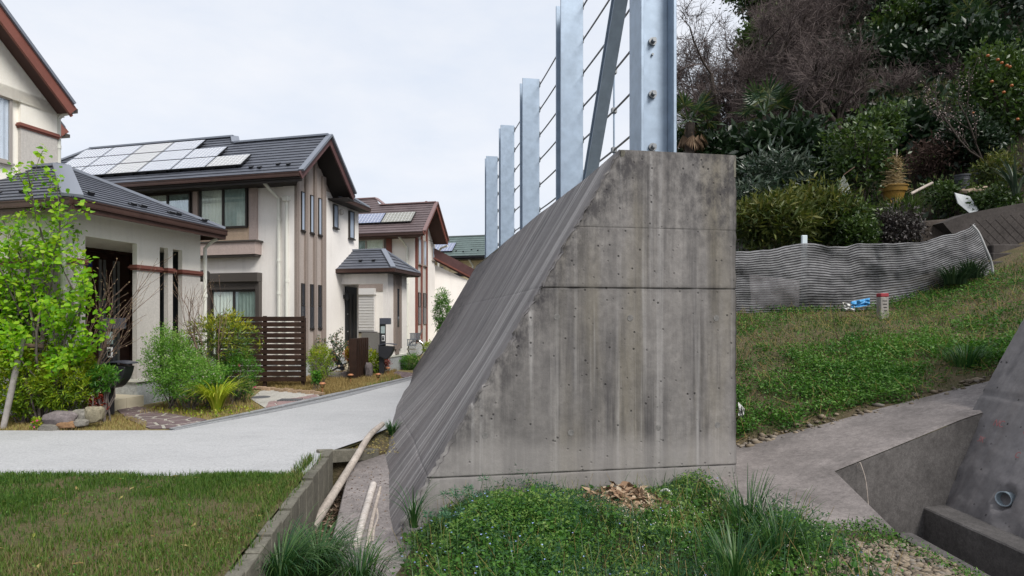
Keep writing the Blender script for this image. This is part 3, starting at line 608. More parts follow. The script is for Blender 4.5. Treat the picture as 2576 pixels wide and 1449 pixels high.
class HF:
    """house frame: u runs left along the camera side, v runs back along the street side, z up"""
    def __init__(s, o, vpa, vpb, k=1.0, dz=0.0):
        s.k = k; s.dz = dz; s.o = Vector((o[0], o[1], 0)); s.a = Vector((vpa-CX, F, 0)).normalized(); s.b = Vector((vpb-CX, F, 0)).normalized()
        if s.a.x > 0: s.a = -s.a
    def p(s, u, v, z): return s.o+(s.a*u+s.b*v)*s.k+Vector((0, 0, z*s.k+s.dz))
    def hb(s, mb, u0, u1, v0, v1, z0, z1):
        c = [s.p(u, v, z) for z in (z0, z1) for (u, v) in ((u0, v0), (u0, v1), (u1, v1), (u1, v0))]; return mb.hexa(c)
    def box(s, name, mat, par, u0, u1, v0, v1, z0, z1, bevel=0):
        return s.hb(MB(), u0, u1, v0, v1, z0, z1).build(name, mat, par, bevel)
def clip_poly(poly, k, lim, keep_less):
    out_ = []
    for i in range(len(poly)):
        a, b = poly[i], poly[(i+1) % len(poly)]; ia = (a[k] <= lim) if keep_less else (a[k] >= lim); ib = (b[k] <= lim) if keep_less else (b[k] >= lim)
        if ia: out_.append(a)
        if ia != ib:
            t = (lim-a[k])/(b[k]-a[k]); out_.append(tuple(a[j]+(b[j]-a[j])*t for j in range(2)))
    return out_
def roof_slope(par, corners, mat, course=0.19, name='slope', deck=None):
    """corners: world polygon, first two are the eave. Builds a deck and one solid per slate course; returns the plane frame"""
    C = [Vector(c) for c in corners]; e = (C[1]-C[0]).normalized()
    nn = Vector((0, 0, 0))
    for i in range(len(C)): nn += (C[i]-C[0]).cross(C[(i+1) % len(C)]-C[0])
    nn.normalize()
    if nn.z < 0: nn = -nn
    up = nn.cross(e).normalized()
    if up.z < 0: up = -up
    poly = [((c-C[0]).dot(e), (c-C[0]).dot(up)) for c in C]; smax = max(p[1] for p in poly)
    def W(x, y, h=0.0): return C[0]+e*x+up*y+nn*h
    MB().prism([W(x, y, -0.05) for x, y in poly], nn*0.045).build(name, deck or mat, par)
    k = int(math.ceil(smax/course)); par2 = par
    for i in range(k):
        s0, s1 = i*course, min((i+1)*course, smax)
        q = clip_poly(clip_poly(poly, 1, s0, False), 1, s1, True)
        if len(q) < 3: continue
        top = [W(x, y, 0.026-0.02*(y-s0)/course) for x, y in q]; bot = [W(x, y, -0.004) for x, y in q]; n = len(q)
        MB().add(top+bot, [tuple(range(n)), tuple(range(2*n-1, n-1, -1))]+[(i_, (i_+1) % n, n+(i_+1) % n, n+i_) for i_ in range(n)]).build('slate_course', mat, par)
    return W, poly, e, up, nn
def bar(mb, a, b, w, h, upv=(0, 0, 1)):
    a = Vector(a); b = Vector(b); ax = (b-a); L = ax.length/2; ax.normalize(); sd = ax.cross(Vector(upv)).normalized(); u2 = sd.cross(ax)
    return mb.obox((a+b)/2, ax, sd, u2, L, w/2, h/2)
def ridge(par, a, b, mat, w=0.16, name='ridge_cap'):
    return bar(MB(), Vector(a)+Vector((0, 0, 0.03)), Vector(b)+Vector((0, 0, 0.03)), w, 0.045).build(name, mat, par)
def gutter(par, a, b, mat, dz=-0.07):
    mb = MB(); a = Vector(a)+Vector((0, 0, dz)); b = Vector(b)+Vector((0, 0, dz)); bar(mb, a, b, 0.10, 0.085); bar(mb, a+Vector((0, 0, 0.05)), b+Vector((0, 0, 0.05)), 0.12, 0.018); bar(mb, a-Vector((0, 0, 0.02)), b-Vector((0, 0, 0.02)), 0.106, 0.012)
    return mb.build('gutter', mat, par)
def downpipe(par, pts, r=0.032, joints=(), name='downpipe'):
    o = MB().tube(pts, r, 10).build(name, M_PIPE, par, sm=True)
    for j in joints: MB().tube([Vector(j)-Vector((0, 0, 0.03)), Vector(j)+Vector((0, 0, 0.03))], r*1.25, 10).build('bracket', M_PIPE, o)
def snow_guards(par, W, spots):
    for x, y in spots:
        mb = MB(); c = W(x, y, 0.03); u = (W(x+1, y)-W(x, y)).normalized(); s = (W(x, y+1)-W(x, y)).normalized(); nn = u.cross(s)
        mb.obox(c+nn*0.02, u, s, nn, 0.045, 0.02, 0.022); mb.obox(c+s*0.05, u, s, nn, 0.02, 0.05, 0.008); mb.build('snow_guard', M_BLACKM, par)
def solar(par, W, x, y, w, h, mat, sh=None, cols=9, rows=6):
    """one framed module lying on a slope"""
    u = (W(1, 0)-W(0, 0)).normalized(); s = (W(0, 1)-W(0, 0)).normalized(); nn = u.cross(s); c = W(x+w/2, y+h/2, 0.11)
    o = MB().obox(c-nn*0.018, u, s, nn, w/2, h/2, 0.016).build('solar_panel', M_BLACKM, par)
    MB().obox(c+nn*0.001, u, s, nn, w/2-0.015, h/2-0.015, 0.003).build('cell_glass', mat, o)
    mb = MB()
    for i in range(1, cols): mb.obox(c+u*(-w/2+w*i/cols)+nn*0.006, u, s, nn, 0.004, h/2-0.02, 0.0015)
    for i in range(1, rows): mb.obox(c+s*(-h/2+h*i/rows)+nn*0.0095, u, s, nn, w/2-0.02, 0.0035, 0.0015)
    mb.build('cell_lines', M_GRID, o)
    for sx in (-0.3, 0.3): MB().obox(c+u*w*sx-s*h*0.42-nn*0.06, u, s, nn, 0.03, 0.04, 0.03).build('mount', M_BLACKM, o)
def curtain(par, A, B, z0, z1, nout, mat, folds=9, amp=0.012):
    A = Vector(A); B = Vector(B); nout = Vector(nout); n = folds*8; V = []
    for k in range(3):
        z = z0+(z1-z0)*k/2
        for i in range(n+1):
            f = i/n; p = A.lerp(B, f)+nout*(amp*math.sin(f*folds*2*math.pi+0.7*math.sin(f*9)+0.15*k)); V.append((p.x, p.y, z))
    Fc = [(k*(n+1)+i, k*(n+1)+i+1, (k+1)*(n+1)+i+1, (k+1)*(n+1)+i) for k in range(2) for i in range(n)]
    return fast_mesh('curtain', V, Fc, mat, par, sm=True)
def window(par, A, B, z0, z1, nout, frame, panes=2, cur=(None, None), fw=0.045, proud=0.05, glass=None, sill=False, name='window', back=True):
    """framed window proud of a wall from A to B (ground points on the wall face)"""
    A = Vector((A[0], A[1], 0)); B = Vector((B[0], B[1], 0)); nout = Vector(nout).normalized(); e = (B-A); L = e.length; e.normalize(); Z = Vector((0, 0, 1))
    def bb(mb, x0, x1, za, zb, d0, d1):
        return mb.obox(A+e*(x0+x1)/2+Z*(za+zb)/2+nout*(d0+d1)/2, e, Z, nout, (x1-x0)/2, (zb-za)/2, (d1-d0)/2)
    mb = MB(); bb(mb, 0, fw, z0, z1, 0, proud); bb(mb, L-fw, L, z0, z1, 0, proud); bb(mb, fw, L-fw, z1-fw, z1, 0, proud); bb(mb, fw, L-fw, z0, z0+fw, 0, proud)
    if panes == 2: bb(mb, L/2-fw*0.6, L/2+fw*0.6, z0+fw, z1-fw, 0, proud*0.9)
    o = mb.build(name, frame, par)
    if back: bb(MB(), fw*0.5, L-fw*0.5, z0+fw*0.5, z1-fw*0.5, -0.001, 0.004).build('backing', M_DARK, o)
    xs = [fw, L-fw] if panes == 1 else [fw, L/2-fw*0.6, L/2+fw*0.6, L-fw]
    for k in range(panes):
        x0, x1 = xs[2*k], xs[2*k+1]
        bb(MB(), x0, x1, z0+fw, z1-fw, proud*0.6, proud*0.72).build('pane', glass or M_GLASS, o)
        if cur[k] is not None: curtain(o, A+e*(x0+0.005)+nout*proud*0.32, A+e*(x1-0.005)+nout*proud*0.32, z0+fw, z1-fw, nout, cur[k], folds=max(4, int((x1-x0)*11)), amp=proud*0.2)
    if sill: bb(MB(), -0.02, L+0.02, z0-0.035, z0, 0, proud+0.03).build('sill', frame, o)
    return o

# ================= house beside the lawn (left edge of the picture)
h1 = HF((-6.435, 10.23), -4700, 1600, 1.1, -0.15)      # modules of 1.1 m, floor sunk 15 cm into the garden
H1 = thing('cream_house', 'cream stucco house at the left edge with porch, brick red trim and grey hip roof', 'house', h1.p(2, 0, 0))
v_near, v_far = -1.22, 1.383          # porch front face runs from the near corner to the far corner
TH = 0.085; FLZ = 0.52
# porch plinth and floor
h1.box('plinth', M_PLINTH, H1, 0.0, 3.2, 0.0, v_far-0.002, -0.05, FLZ-0.02)
h1.box('plinth', M_PLINTH, H1, 0.9, 3.2, v_near, -0.002, -0.05, FLZ-0.02)
h1.box('plinth', M_PLINTH, H1, 0.0, 0.35, v_near, v_near+0.33, -0.05, FLZ-0.02)
for (v0, v1, u1) in ((0.0, v_far, 3.2), (v_near, v_near+0.33, 0.35)):
    h1.box('plinth_ledge', M_PIPE, H1, -0.03, u1, v0-0.03, v1+0.03, FLZ-0.02, FLZ+0.02)
# steps in beige tile
def tiles(u0, u1, v0, v1, z0, z1, nv, nu):
    for i in range(nv):
        for j in range(nu):
            a, b = v0+(v1-v0)*i/nv, v0+(v1-v0)*(i+1)/nv; c, d = u0+(u1-u0)*j/nu, u0+(u1-u0)*(j+1)/nu
            h1.box('step_tile', M_TILE, H1, c+0.003, d-0.003, a+0.003, b-0.003, z0, z1, 0.003)
tiles(-0.12, 0.42, -0.95, 0.02, -0.03, 0.30, 3, 2); tiles(0.42, 1.6, -0.88, 0.0, -0.03, 0.50, 3, 3)
# columns of the street face
ZB1, ZB2, ZTOP = 2.25, 2.33, 3.0
cols = [(v_near, v_near+0.33), (0.0, 0.455), (0.635, 0.735), (0.95, v_far)]
for (a, b) in cols:
    h1.box('column', M_GREIGE, H1, 0.0, TH, a, b, FLZ+0.02, ZB1)
    h1.box('column_top', M_CREAM, H1, 0.0, TH, a, b, ZB2, 2.66)
    mb = MB()
    for k, e in enumerate((0.025, 0.045, 0.03)): h1.hb(mb, -e, TH+e, a-e, b+e, ZB1+k*0.027, ZB1+(k+1)*0.027)
    mb.build('trim_band', M_REDTRIM, H1)
h1.box('wall', M_CREAM, H1, 0.0, TH, v_near, v_far, 2.66, ZTOP+0.1)
# near face, partly behind the tree
h1.box('wall', M_CREAM, H1, TH, 3.4, v_near, v_near+0.25, 2.5, ZTOP+0.1)
for (a, b) in ((0.9, 1.5), (2.3, 3.4)):
    h1.box('column', M_GREIGE, H1, a, b, v_near, v_near+0.25, FLZ, ZB1); h1.box('column_top', M_CREAM, H1, a, b, v_near, v_near+0.25, ZB2, 2.5)
    mb = MB()
    for k, e in enumerate((0.025, 0.045, 0.03)): h1.hb(mb, a-e, b+e, v_near-e, v_near+0.25, ZB1+k*0.027, ZB1+(k+1)*0.027)
    mb.build('trim_band', M_REDTRIM, H1)
h1.box('wall', M_GREIGE, H1, 1.42, 1.55, v_near+0.25, v_far, FLZ, 3.05)      # door wall
h1.box('wall', M_GREIGE, H1, 1.0, 1.42, v_far-0.12, v_far-0.02, FLZ, 3.05); h1.box('side_window', M_DKGLASS, H1, TH, 1.0, v_far-0.10, v_far-0.05, FLZ, 3.05); h1.box('window_bar', M_FRAME, H1, 0.52, 0.6, v_far-0.13, v_far-0.101, FLZ, 3.0); h1.box('window_bar', M_FRAME, H1, TH, 1.0, v_far-0.13, v_far-0.101, 1.0, 1.06)
h1.box('wall', M_GREIGE, H1, 1.56, 3.4, v_far-0.12, v_far-0.02, FLZ, 3.05)
h1.box('porch_ceiling', M_CREAM, H1, TH, 3.4, v_near+0.25, v_far-0.12, 2.68, 2.74)
# front door with silver strips
DR = h1.box('door', M_DOOR, H1, 1.35, 1.419, 0.05, 1.18, FLZ+0.02, 2.62)
for va in (0.55, 0.83):
    h1.box('silver_strip', M_SILVER, DR, 1.335, 1.349, va, va+0.045, FLZ+0.1, 2.5); h1.box('silver_strip', M_SILVER, DR, 1.335, 1.349, va+0.085, va+0.13, FLZ+0.1, 2.5); h1.box('door_glass', M_DKGLASS, DR, 1.338, 1.349, va+0.046, va+0.084, FLZ+0.1, 2.2)
h1.box('door_frame', M_DOOR, DR, 1.33, 1.419, 1.185, 1.25, FLZ+0.02, 2.68); h1.box('door_frame', M_DOOR, DR, 1.33, 1.419, -0.02, 0.045, FLZ+0.02, 2.68); h1.box('door_frame', M_DOOR, DR, 1.33, 1.419, 0.045, 1.185, 2.625, 2.68)
h1.box('notice_sticker', flat_mat('blue_sticker', (0.02, 0.05, 0.3), 0.5), DR, 1.342, 1.349, 0.30, 0.42, 2.36, 2.44); h1.box('notice_sticker', flat_mat('orange_sticker', (0.6, 0.25, 0.03), 0.5), DR, 1.342, 1.349, 0.30, 0.42, 2.27, 2.35)
# porch hip roof
ov = 0.45; ze = 3.07; on_, of_ = 0.25, 0.09
cN, cF = h1.p(-ov, v_near-on_, ze), h1.p(-ov, v_far+of_, ze); cL = h1.p(5.0, v_near-on_, ze); cB = h1.p(5.0, v_far+of_, ze)
zr = 3.93; rN = h1.p(1.40, -0.08, zr); rL = h1.p(5.0, -0.08, zr)
W1, _, _, _, _ = roof_slope(H1, [cN, cF, rN], M_ROOFG, 0.16, 'roof')
W2, _, _, _, _ = roof_slope(H1, [cL, cN, rN, rL], M_ROOFG, 0.16, 'roof'); roof_slope(H1, [cF, cB, rL, rN], M_ROOFG, 0.3, 'roof')
ridge(H1, cN, rN, M_RIDGE, 0.26); ridge(H1, cF, rN, M_RIDGE, 0.14); ridge(H1, rN, rL, M_RIDGE)
MB().prism([cN+Vector((0, 0, -0.09)), cF+Vector((0, 0, -0.09)), cB+Vector((0, 0, -0.09)), cL+Vector((0, 0, -0.09))], (0, 0, 0.03)).build('soffit', M_SOFFITB, H1)
for a, b in ((cN, cF), (cL, cN), (cF, cB)): gutter(H1, a, b, M_FASCIA); bar(MB(), a+Vector((0, 0, -0.14)), b+Vector((0, 0, -0.14)), 0.03, 0.10).build('fascia', M_FASCIA, H1)
snow_guards(H1, W1, [(0.55, 0.32), (1.25, 0.22), (1.5, 0.26), (2.1, 0.24), (2.3, 0.28), (2.85, 0.2), (3.0, 0.26)]); snow_guards(H1, W2, [(5.35, 0.3), (4.75, 0.3), (4.2, 0.3)])
pz = lambda z: h1.p(-0.06, v_near-0.05, z); downpipe(H1, [h1.p(-0.30, v_near-0.2, 2.92), h1.p(-0.22, v_near-0.15, 2.88), pz(2.7), pz(0.05)], 0.036, [pz(1.9), pz(0.9)])
pz = lambda z: h1.p(-0.05, v_far+0.06, z); downpipe(H1, [h1.p(-0.3, v_far+0.08, 2.92), h1.p(-0.2, v_far+0.08, 2.88), pz(2.75), pz(0.05)], 0.036, [pz(1.9)])
h1.box('vent_hood', M_SHUTBOX, H1, -0.02, 0.2, v_far+0.04, v_far+0.26, 2.16, 2.36, 0.04)
# upper storey: gable wall facing the street
UW = 2.0; vE = 0.294                                         # wall plane (u) and far end (v)
h1.box('wall', M_CREAM, H1, UW, UW+4, -4.0, vE, 2.9, 5.1)
h1.box('wall_pier', M_CREAM, H1, UW-0.06, UW, -0.315, vE+0.003, 4.6, 5.10); h1.box('wall_pier', M_GREIGE, H1, UW-0.06, UW, -0.315, vE+0.003, 2.9, 4.6)
mb = MB()
for k, e in enumerate((0.02, 0.04, 0.025)): h1.hb(mb, UW-0.06-e, UW+0.3, -0.315-e, vE+0.003+e, 4.52+k*0.027, 4.52+(k+1)*0.027)
mb.build('trim_band', M_REDTRIM, H1)
gs = 0.90; vA = -1.75; zE = 5.06; zA = zE+gs*(vE-vA)                          # eave height, apex
mb = MB(); mb.prism([h1.p(UW-0.08, vE-0.02, 5.1), h1.p(UW-0.08, vE+0.12, zE-0.14), h1.p(UW-0.08, vA, zA-0.10), h1.p(UW-0.08, 2*vA-vE-0.1, zE-0.14), h1.p(UW-0.08, 2*vA-vE, 5.1)], h1.a*0.3); mb.build('gable', M_CREAM, H1)
go = 1.6
eF, aP, eN = h1.p(go, vE-0.01, zE), h1.p(go, vA, zA), h1.p(go, 2*vA-vE+0.01, zE)
eF2, aP2, eN2 = (x+h1.a*4.4 for x in (eF, aP, eN))
roof_slope(H1, [eF, eF2, aP2, aP], M_ROOFG, 0.2, 'roof'); roof_slope(H1, [eN2, eN, aP, aP2], M_ROOFG, 0.3, 'roof')
for a, b in ((eF, aP), (eN, aP)):
    dn = Vector((0, 0, -0.12)); mb = MB(); bar(mb, a+dn-h1.a*0.005, b+dn-h1.a*0.005, 0.04, 0.19, h1.a.cross(b-a)); mb.build('barge_board', M_REDTRIM, H1)
    mb = MB(); bar(mb, a+Vector((0, 0, -0.205))+h1.a*0.02, b+Vector((0, 0, -0.205))+h1.a*0.02, 0.03, 0.05, h1.a.cross(b-a)); mb.build('barge_board', M_REDTRIM, H1)
    bar(MB(), a+Vector((0, 0, 0.02))-h1.a*0.02, b+Vector((0, 0, 0.02))-h1.a*0.02, 0.10, 0.05, h1.a.cross(b-a)).build('verge_cap', M_RIDGE, H1)
    mb = MB(); bar(mb, a+Vector((0, 0, -0.13))+h1.a*0.26, b+Vector((0, 0, -0.13))+h1.a*0.26, 0.46, 0.02, h1.a.cross(b-a)); mb.build('soffit', M_SOFFITB, H1)
bar(MB(), eF+h1.b*0.05+Vector((0, 0, -0.08)), eF2+h1.b*0.05+Vector((0, 0, -0.08)), 0.11, 0.08).build('gutter', M_SHUTBOX, H1)
pz = lambda z: h1.p(UW-0.03, vE+0.05, z); downpipe(H1, [h1.p(UW-0.3, vE+0.05, 4.96), h1.p(UW-0.1, vE+0.06, 4.95), pz(4.88), pz(3.7)], 0.036, [pz(4.4), pz(3.95)])
A, B = h1.p(UW, -1.35, 0), h1.p(UW, -0.43, 0)
window(H1, A, B, 3.92*1.1-0.15, 4.94*1.1-0.15, -h1.a, M_FRAMEL, 2, (M_CURTW, M_CURTW), glass=glass_mat('blue_window_glass', (0.98, 0.99, 1.0), 0.5), sill=True)
# lower rear gable end behind
r1, r2 = P(163, 338, 12.6), P(118, 280, 12.3); bar(MB(), r1, r2, 0.05, 0.2, h1.a.cross(r2-r1)).build('barge_board', M_REDTRIM, H1)
MB().prism([r1+Vector((0.02, 0, 0.11)), r2+Vector((0.02, 0, 0.11)), r2+h1.a*2+Vector((0, 0, 0.11)), r1+h1.a*2+Vector((0, 0, 0.11))], (0, 0, 0.05)).build('roof', M_ROOFG, H1)
bar(MB(), r1+Vector((0.05, 0.02, -0.02)), r1+h1.a*2, 0.1, 0.07).build('gutter', M_SHUTBOX, H1)
h1.box('wall', M_CREAM, H1, 3.2, 5, 0.3, 1.6, 2.9, 4.4)

# ================= helper for the two houses with a street gable
def gable_house(name, label, o, gw, roofm, ridgem, trim, soff, wallm, depthA, hip_main=None, vpb=1600, vpa=-4700):
    h = HF(o, vpa, vpb); H = thing(name, label, 'house', h.p(2, 2, 0)); return h, H
# ================= house with the large solar array
h2 = HF((-5.28, 14.5), -4700, 1600); H2 = thing('solar_house', 'warm white two storey house with grey slate roof and large solar array', 'house', h2.p(3, 2, 0))
VG = 2.0                                                     # end of the gable part along the street
h2.box('wall', M_CREAM2, H2, 0.0, 9.5, 0.0, 3.4, -0.05, 4.9); h2.box('plinth', M_PLINTH, H2, -0.015, 9.5, -0.015, 3.4, -0.05, 0.42)
h2.box('plinth_ledge', M_PIPE, H2, -0.03, 9.5, -0.03, 3.4, 0.42, 0.45)
zE2 = 4.86; OV = 0.6; gv0, gv1 = -0.72, 1.92; gvm = (gv0+gv1)/2; zA2 = 6.06
sl2 = (zA2-zE2)/(gvm-gv0)
# gable infill
MB().prism([h2.p(0.0, 0.0, 4.9), h2.p(0.0, 0.0, zE2+sl2*(0-gv0)-0.08), h2.p(0.0, gvm, zA2-0.08), h2.p(0.0, VG, zE2-0.05), h2.p(0.0, VG, 4.7)], h2.a*0.3).build('gable', M_BROWNGREY, H2)
# dark panelled zone with pilasters and tall windows
h2.box('panel', m_stucco('pale_brown_stucco', (0.40, 0.35, 0.32)), H2, -0.02, 0.0, 0.06, 1.30, 0.46, 5.4)
for v, w in ((-0.03, 0.10), (0.38, 0.10), (0.80, 0.10), (1.193, 0.17)):
    zt = (zE2+sl2*(v-gv0) if v < gvm else zE2+sl2*(gv1-v-w))-0.14; h2.box('pilaster', M_BROWNGREY, H2, -0.085, 0.0, v, v+w, 0.5, zt, 0.006)
for v in (0.235, 0.65, 1.045):
    A, B = h2.p(-0.02, v, 0), h2.p(-0.02, v+0.142, 0)
    window(H2, A, B, 3.67, 4.63, -h2.a, M_FRAME, 1, fw=0.018, proud=0.03, glass=M_SKYGLASS, sill=True)
    window(H2, A, B, 1.80, 2.36, -h2.a, M_FRAME, 1, fw=0.018, proud=0.03, glass=M_DKGLASS); h2.box('window_lower', M_DKGLASS, H2, -0.055, -0.02, v, v+0.142, 1.25, 1.79); h2.box('sill', M_FRAME, H2, -0.065, -0.02, v-0.01, v+0.152, 1.21, 1.249)
window(H2, h2.p(0, 1.85, 0), h2.p(0, 2.10, 0), 3.98, 4.62, -h2.a, M_FRAME, 1, fw=0.025, proud=0.04, glass=M_SKYGLASS, sill=True)
window(H2, h2.p(0, 2.74, 0), h2.p(0, 3.03, 0), 3.8, 4.6, -h2.a, M_FRAME, 1, fw=0.03, proud=0.06, glass=M_SKYGLASS, sill=True)
h2.box('vent_hood', M_GREIGE, H2, -0.10, 0.0, 2.2, 2.33, 4.40, 4.55, 0.03)
# camera side: brown panel with two big windows, parapet box, shuttered window
M_MAUVE = m_stucco('mauve_stucco', (0.44, 0.36, 0.33))
h2.box('panel', M_TAN, H2, 1.10, 6.0, -0.025, 0.0, 3.38, 3.78); h2.box('panel', M_BROWNGREY, H2, 1.10, 6.0, -0.028, 0.0, 3.78, 4.9)
h2.box('pier', M_MAUVE, H2, 1.03, 1.25, -0.06, 0.0, 3.38, 4.88); h2.box('pier', M_MAUVE, H2, 2.76, 2.90, -0.06, 0.0, 3.38, 4.88)
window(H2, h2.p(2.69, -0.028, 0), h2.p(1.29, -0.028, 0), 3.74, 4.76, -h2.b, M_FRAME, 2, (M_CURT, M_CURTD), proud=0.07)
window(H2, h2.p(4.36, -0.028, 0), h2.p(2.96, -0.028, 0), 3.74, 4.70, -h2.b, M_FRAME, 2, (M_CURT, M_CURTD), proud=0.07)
h2.box('balcony_box', M_MAUVE, H2, 0.93, 6.0, -0.26, 0.0, 3.06, 3.36); h2.box('balcony_cap', M_SHUTBOX, H2, 0.88, 6.0, -0.30, 0.0, 3.362, 3.40); h2.box('balcony_foot', M_SHUTBOX, H2, 0.96, 6.0, -0.23, 0.0, 3.01, 3.058)
sh = h2.box('shutter_box', M_SHUTBOX, H2, 0.91, 2.48, -0.20, 0.0, 2.39, 2.615, 0.01)
for k in range(4): h2.box('shutter_slat', M_SHUTBOX, sh, 1.02, 2.37, -0.115+0.008*(k % 2), -0.03, 2.21+k*0.045, 2.252+k*0.045)
for u in (0.92, 2.37): h2.box('shutter_guide', M_SHUTBOX, sh, u, u+0.10, -0.13, 0.0, 0.5, 2.389)
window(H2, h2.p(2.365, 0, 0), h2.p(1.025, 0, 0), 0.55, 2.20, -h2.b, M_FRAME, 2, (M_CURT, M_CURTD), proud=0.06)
pp = h2.p(0.40, -0.07, 0); downpipe(H2, [h2.p(0.52, -0.50, 4.72), h2.p(0.48, -0.35, 4.6), pp+Vector((0, 0, 4.4)), pp+Vector((0, 0, 0.1))], 0.042, [pp+Vector((0, 0, z)) for z in (3.9, 2.9, 2.1, 1.2)])
h2.box('pipe_head', M_PIPE, H2, 0.10, 0.26, -0.16, 0.0, 4.32, 4.46, 0.02); pp = h2.p(0.18, -0.075, 0); downpipe(H2, [pp+Vector((0, 0, 4.4)), pp+Vector((0, 0, 0.1))], 0.038, [pp+Vector((0, 0, 2.4))])
h2.box('wall_strip', M_CREAM2, H2, 0.0, 0.30, -0.035, 0.0, 0.46, 4.86)
# roofs
def plane_hit(x, y, p0, nn):
    d = Vector(((x-CX)/F, 1, (HY-y)/F)); o = Vector((0, 0, EYE)); t = (Vector(p0)-o).dot(nn)/d.dot(nn); return o+d*t
e1 = h2.p(-OV, gv0, zE2); e2 = h2.p(9.9, gv0, zE2); ap = h2.p(-OV, gvm, zA2); nn = (e2-e1).cross(ap-e1).normalized()
MR = plane_hit(590, 346, e1, nn); zM = MR.z; 
uM = (MR-h2.o).dot(h2.a)                                     # where the main ridge ends
def on_plane(u, z): v = gv0+(z-zE2)/sl2; return h2.p(u, v, z)
um = 1.55
for _ in range(30):
    q = on_plane(um, zM); x_ = CX+F*q.x/q.y; um += (x_-590)*0.003
mr = on_plane(um, zM); ml = on_plane(7.2, zM); vall = on_plane(um-(zM-zA2)/sl2*0.9, zA2)
W3, _, _, _, _ = roof_slope(H2, [e2, e1, ap, vall, mr, ml, on_plane(9.9, zE2+0.02)], M_ROOFG, 0.145, 'roof')
tip2 = h2.p(-OV, gv1, zE2); roof_slope(H2, [tip2, h2.p(2.2, gv1, zE2), h2.p(2.2, gvm, zA2), ap], M_ROOFG, 0.2, 'roof')
vm = (mr-h2.o).dot(h2.b); hv = 3.4+0.12; roof_slope(H2, [h2.p(um-(zM-zE2)/0.9, 1.9, zE2-0.02), h2.p(um-(zM-zE2)/0.9, hv, zE2-0.02), mr+h2.b*0.01], M_ROOFG, 0.2, 'roof')
hz0 = zE2-0.07; hA, hB = h2.p(-0.30, gv1-0.1, hz0), h2.p(-0.30, hv, hz0); roof_slope(H2, [hA, hB, h2.p(2.2, hv-1.3, hz0+1.5), h2.p(2.2, gv1-0.1, hz0+1.5)], M_ROOFG, 0.2, 'roof')
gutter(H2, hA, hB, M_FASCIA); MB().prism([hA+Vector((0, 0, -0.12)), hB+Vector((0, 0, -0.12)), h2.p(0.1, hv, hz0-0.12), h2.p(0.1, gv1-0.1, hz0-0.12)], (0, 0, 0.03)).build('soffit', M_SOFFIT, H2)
hC = h2.p(3, hv, hz0); gutter(H2, hB, hC, M_FASCIA); ridge(H2, hB, h2.p(1.0, hv-0.9, hz0+0.82), M_RIDGE, 0.12)
ridge(H2, ap, vall, M_RIDGE); ridge(H2, mr, ml, M_RIDGE); ridge(H2, mr, vall+Vector((0, 0, 0.0)), M_RIDGE, 0.2)
hipL = h2.p(9.2, gv0, zE2); ridge(H2, ml, hipL, M_RIDGE)
gutter(H2, e1, e2, M_FASCIA); bar(MB(), e1+Vector((0, 0, -0.15))+h2.b*0.06, e2+Vector((0, 0, -0.15))+h2.b*0.06, 0.04, 0.12).build('fascia', M_SOFFIT, H2)
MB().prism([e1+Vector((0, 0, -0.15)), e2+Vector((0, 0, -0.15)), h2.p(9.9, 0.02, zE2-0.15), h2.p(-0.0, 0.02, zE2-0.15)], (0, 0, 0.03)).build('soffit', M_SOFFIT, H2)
def verge(h, par, a, b, trimm, capm, soffm, depth):
    cr_ = h.a.cross(b-a)
    bar(MB(), a+Vector((0, 0, -0.10)), b+Vector((0, 0, -0.10)), 0.04, 0.17, cr_).build('barge_board', trimm, par)
    bar(MB(), a+Vector((0, 0, 0.025))-h.a*0.02, b+Vector((0, 0, 0.025))-h.a*0.02, 0.14, 0.05, cr_).build('verge_cap', capm, par)
    bar(MB(), a+Vector((0, 0, -0.12))+h.a*(depth/2+0.02), b+Vector((0, 0, -0.12))+h.a*(depth/2+0.02), depth, 0.03, cr_).build('soffit', soffm, par)
verge(h2, H2, e1, ap, M_MAROON, M_RIDGE, M_SOFFIT, OV); verge(h2, H2, tip2, ap, M_MAROON, M_RIDGE, M_SOFFIT, OV)
MB().prism([tip2+Vector((0, 0, -0.19)), h2.p(0.0, gv1, zE2-0.19), h2.p(0.0, gv1-0.35, zE2-0.17), h2.p(-OV, gv1-0.35, zE2-0.17)], (0, 0, 0.03)).build('soffit', M_SOFFIT, H2)
snow_guards(H2, W3, [(h, s) for h, s in ((9.05, 0.28), (9.3, 0.24), (9.75, 0.34), (10.05, 0.30))])
# solar array: three staggered rows of five
wS, hS = 1.0, 0.53
for r, (xe, cnt) in enumerate(((8.78, 6), (7.77, 5), (6.76, 4))):
    for k in range(cnt): solar(H2, W3, xe-(k+1)*(wS+0.012), 0.34+r*(hS+0.012), wS-0.004, hS-0.004, M_SOLARW if (k+r) % 3 == 0 else M_SOLAR)
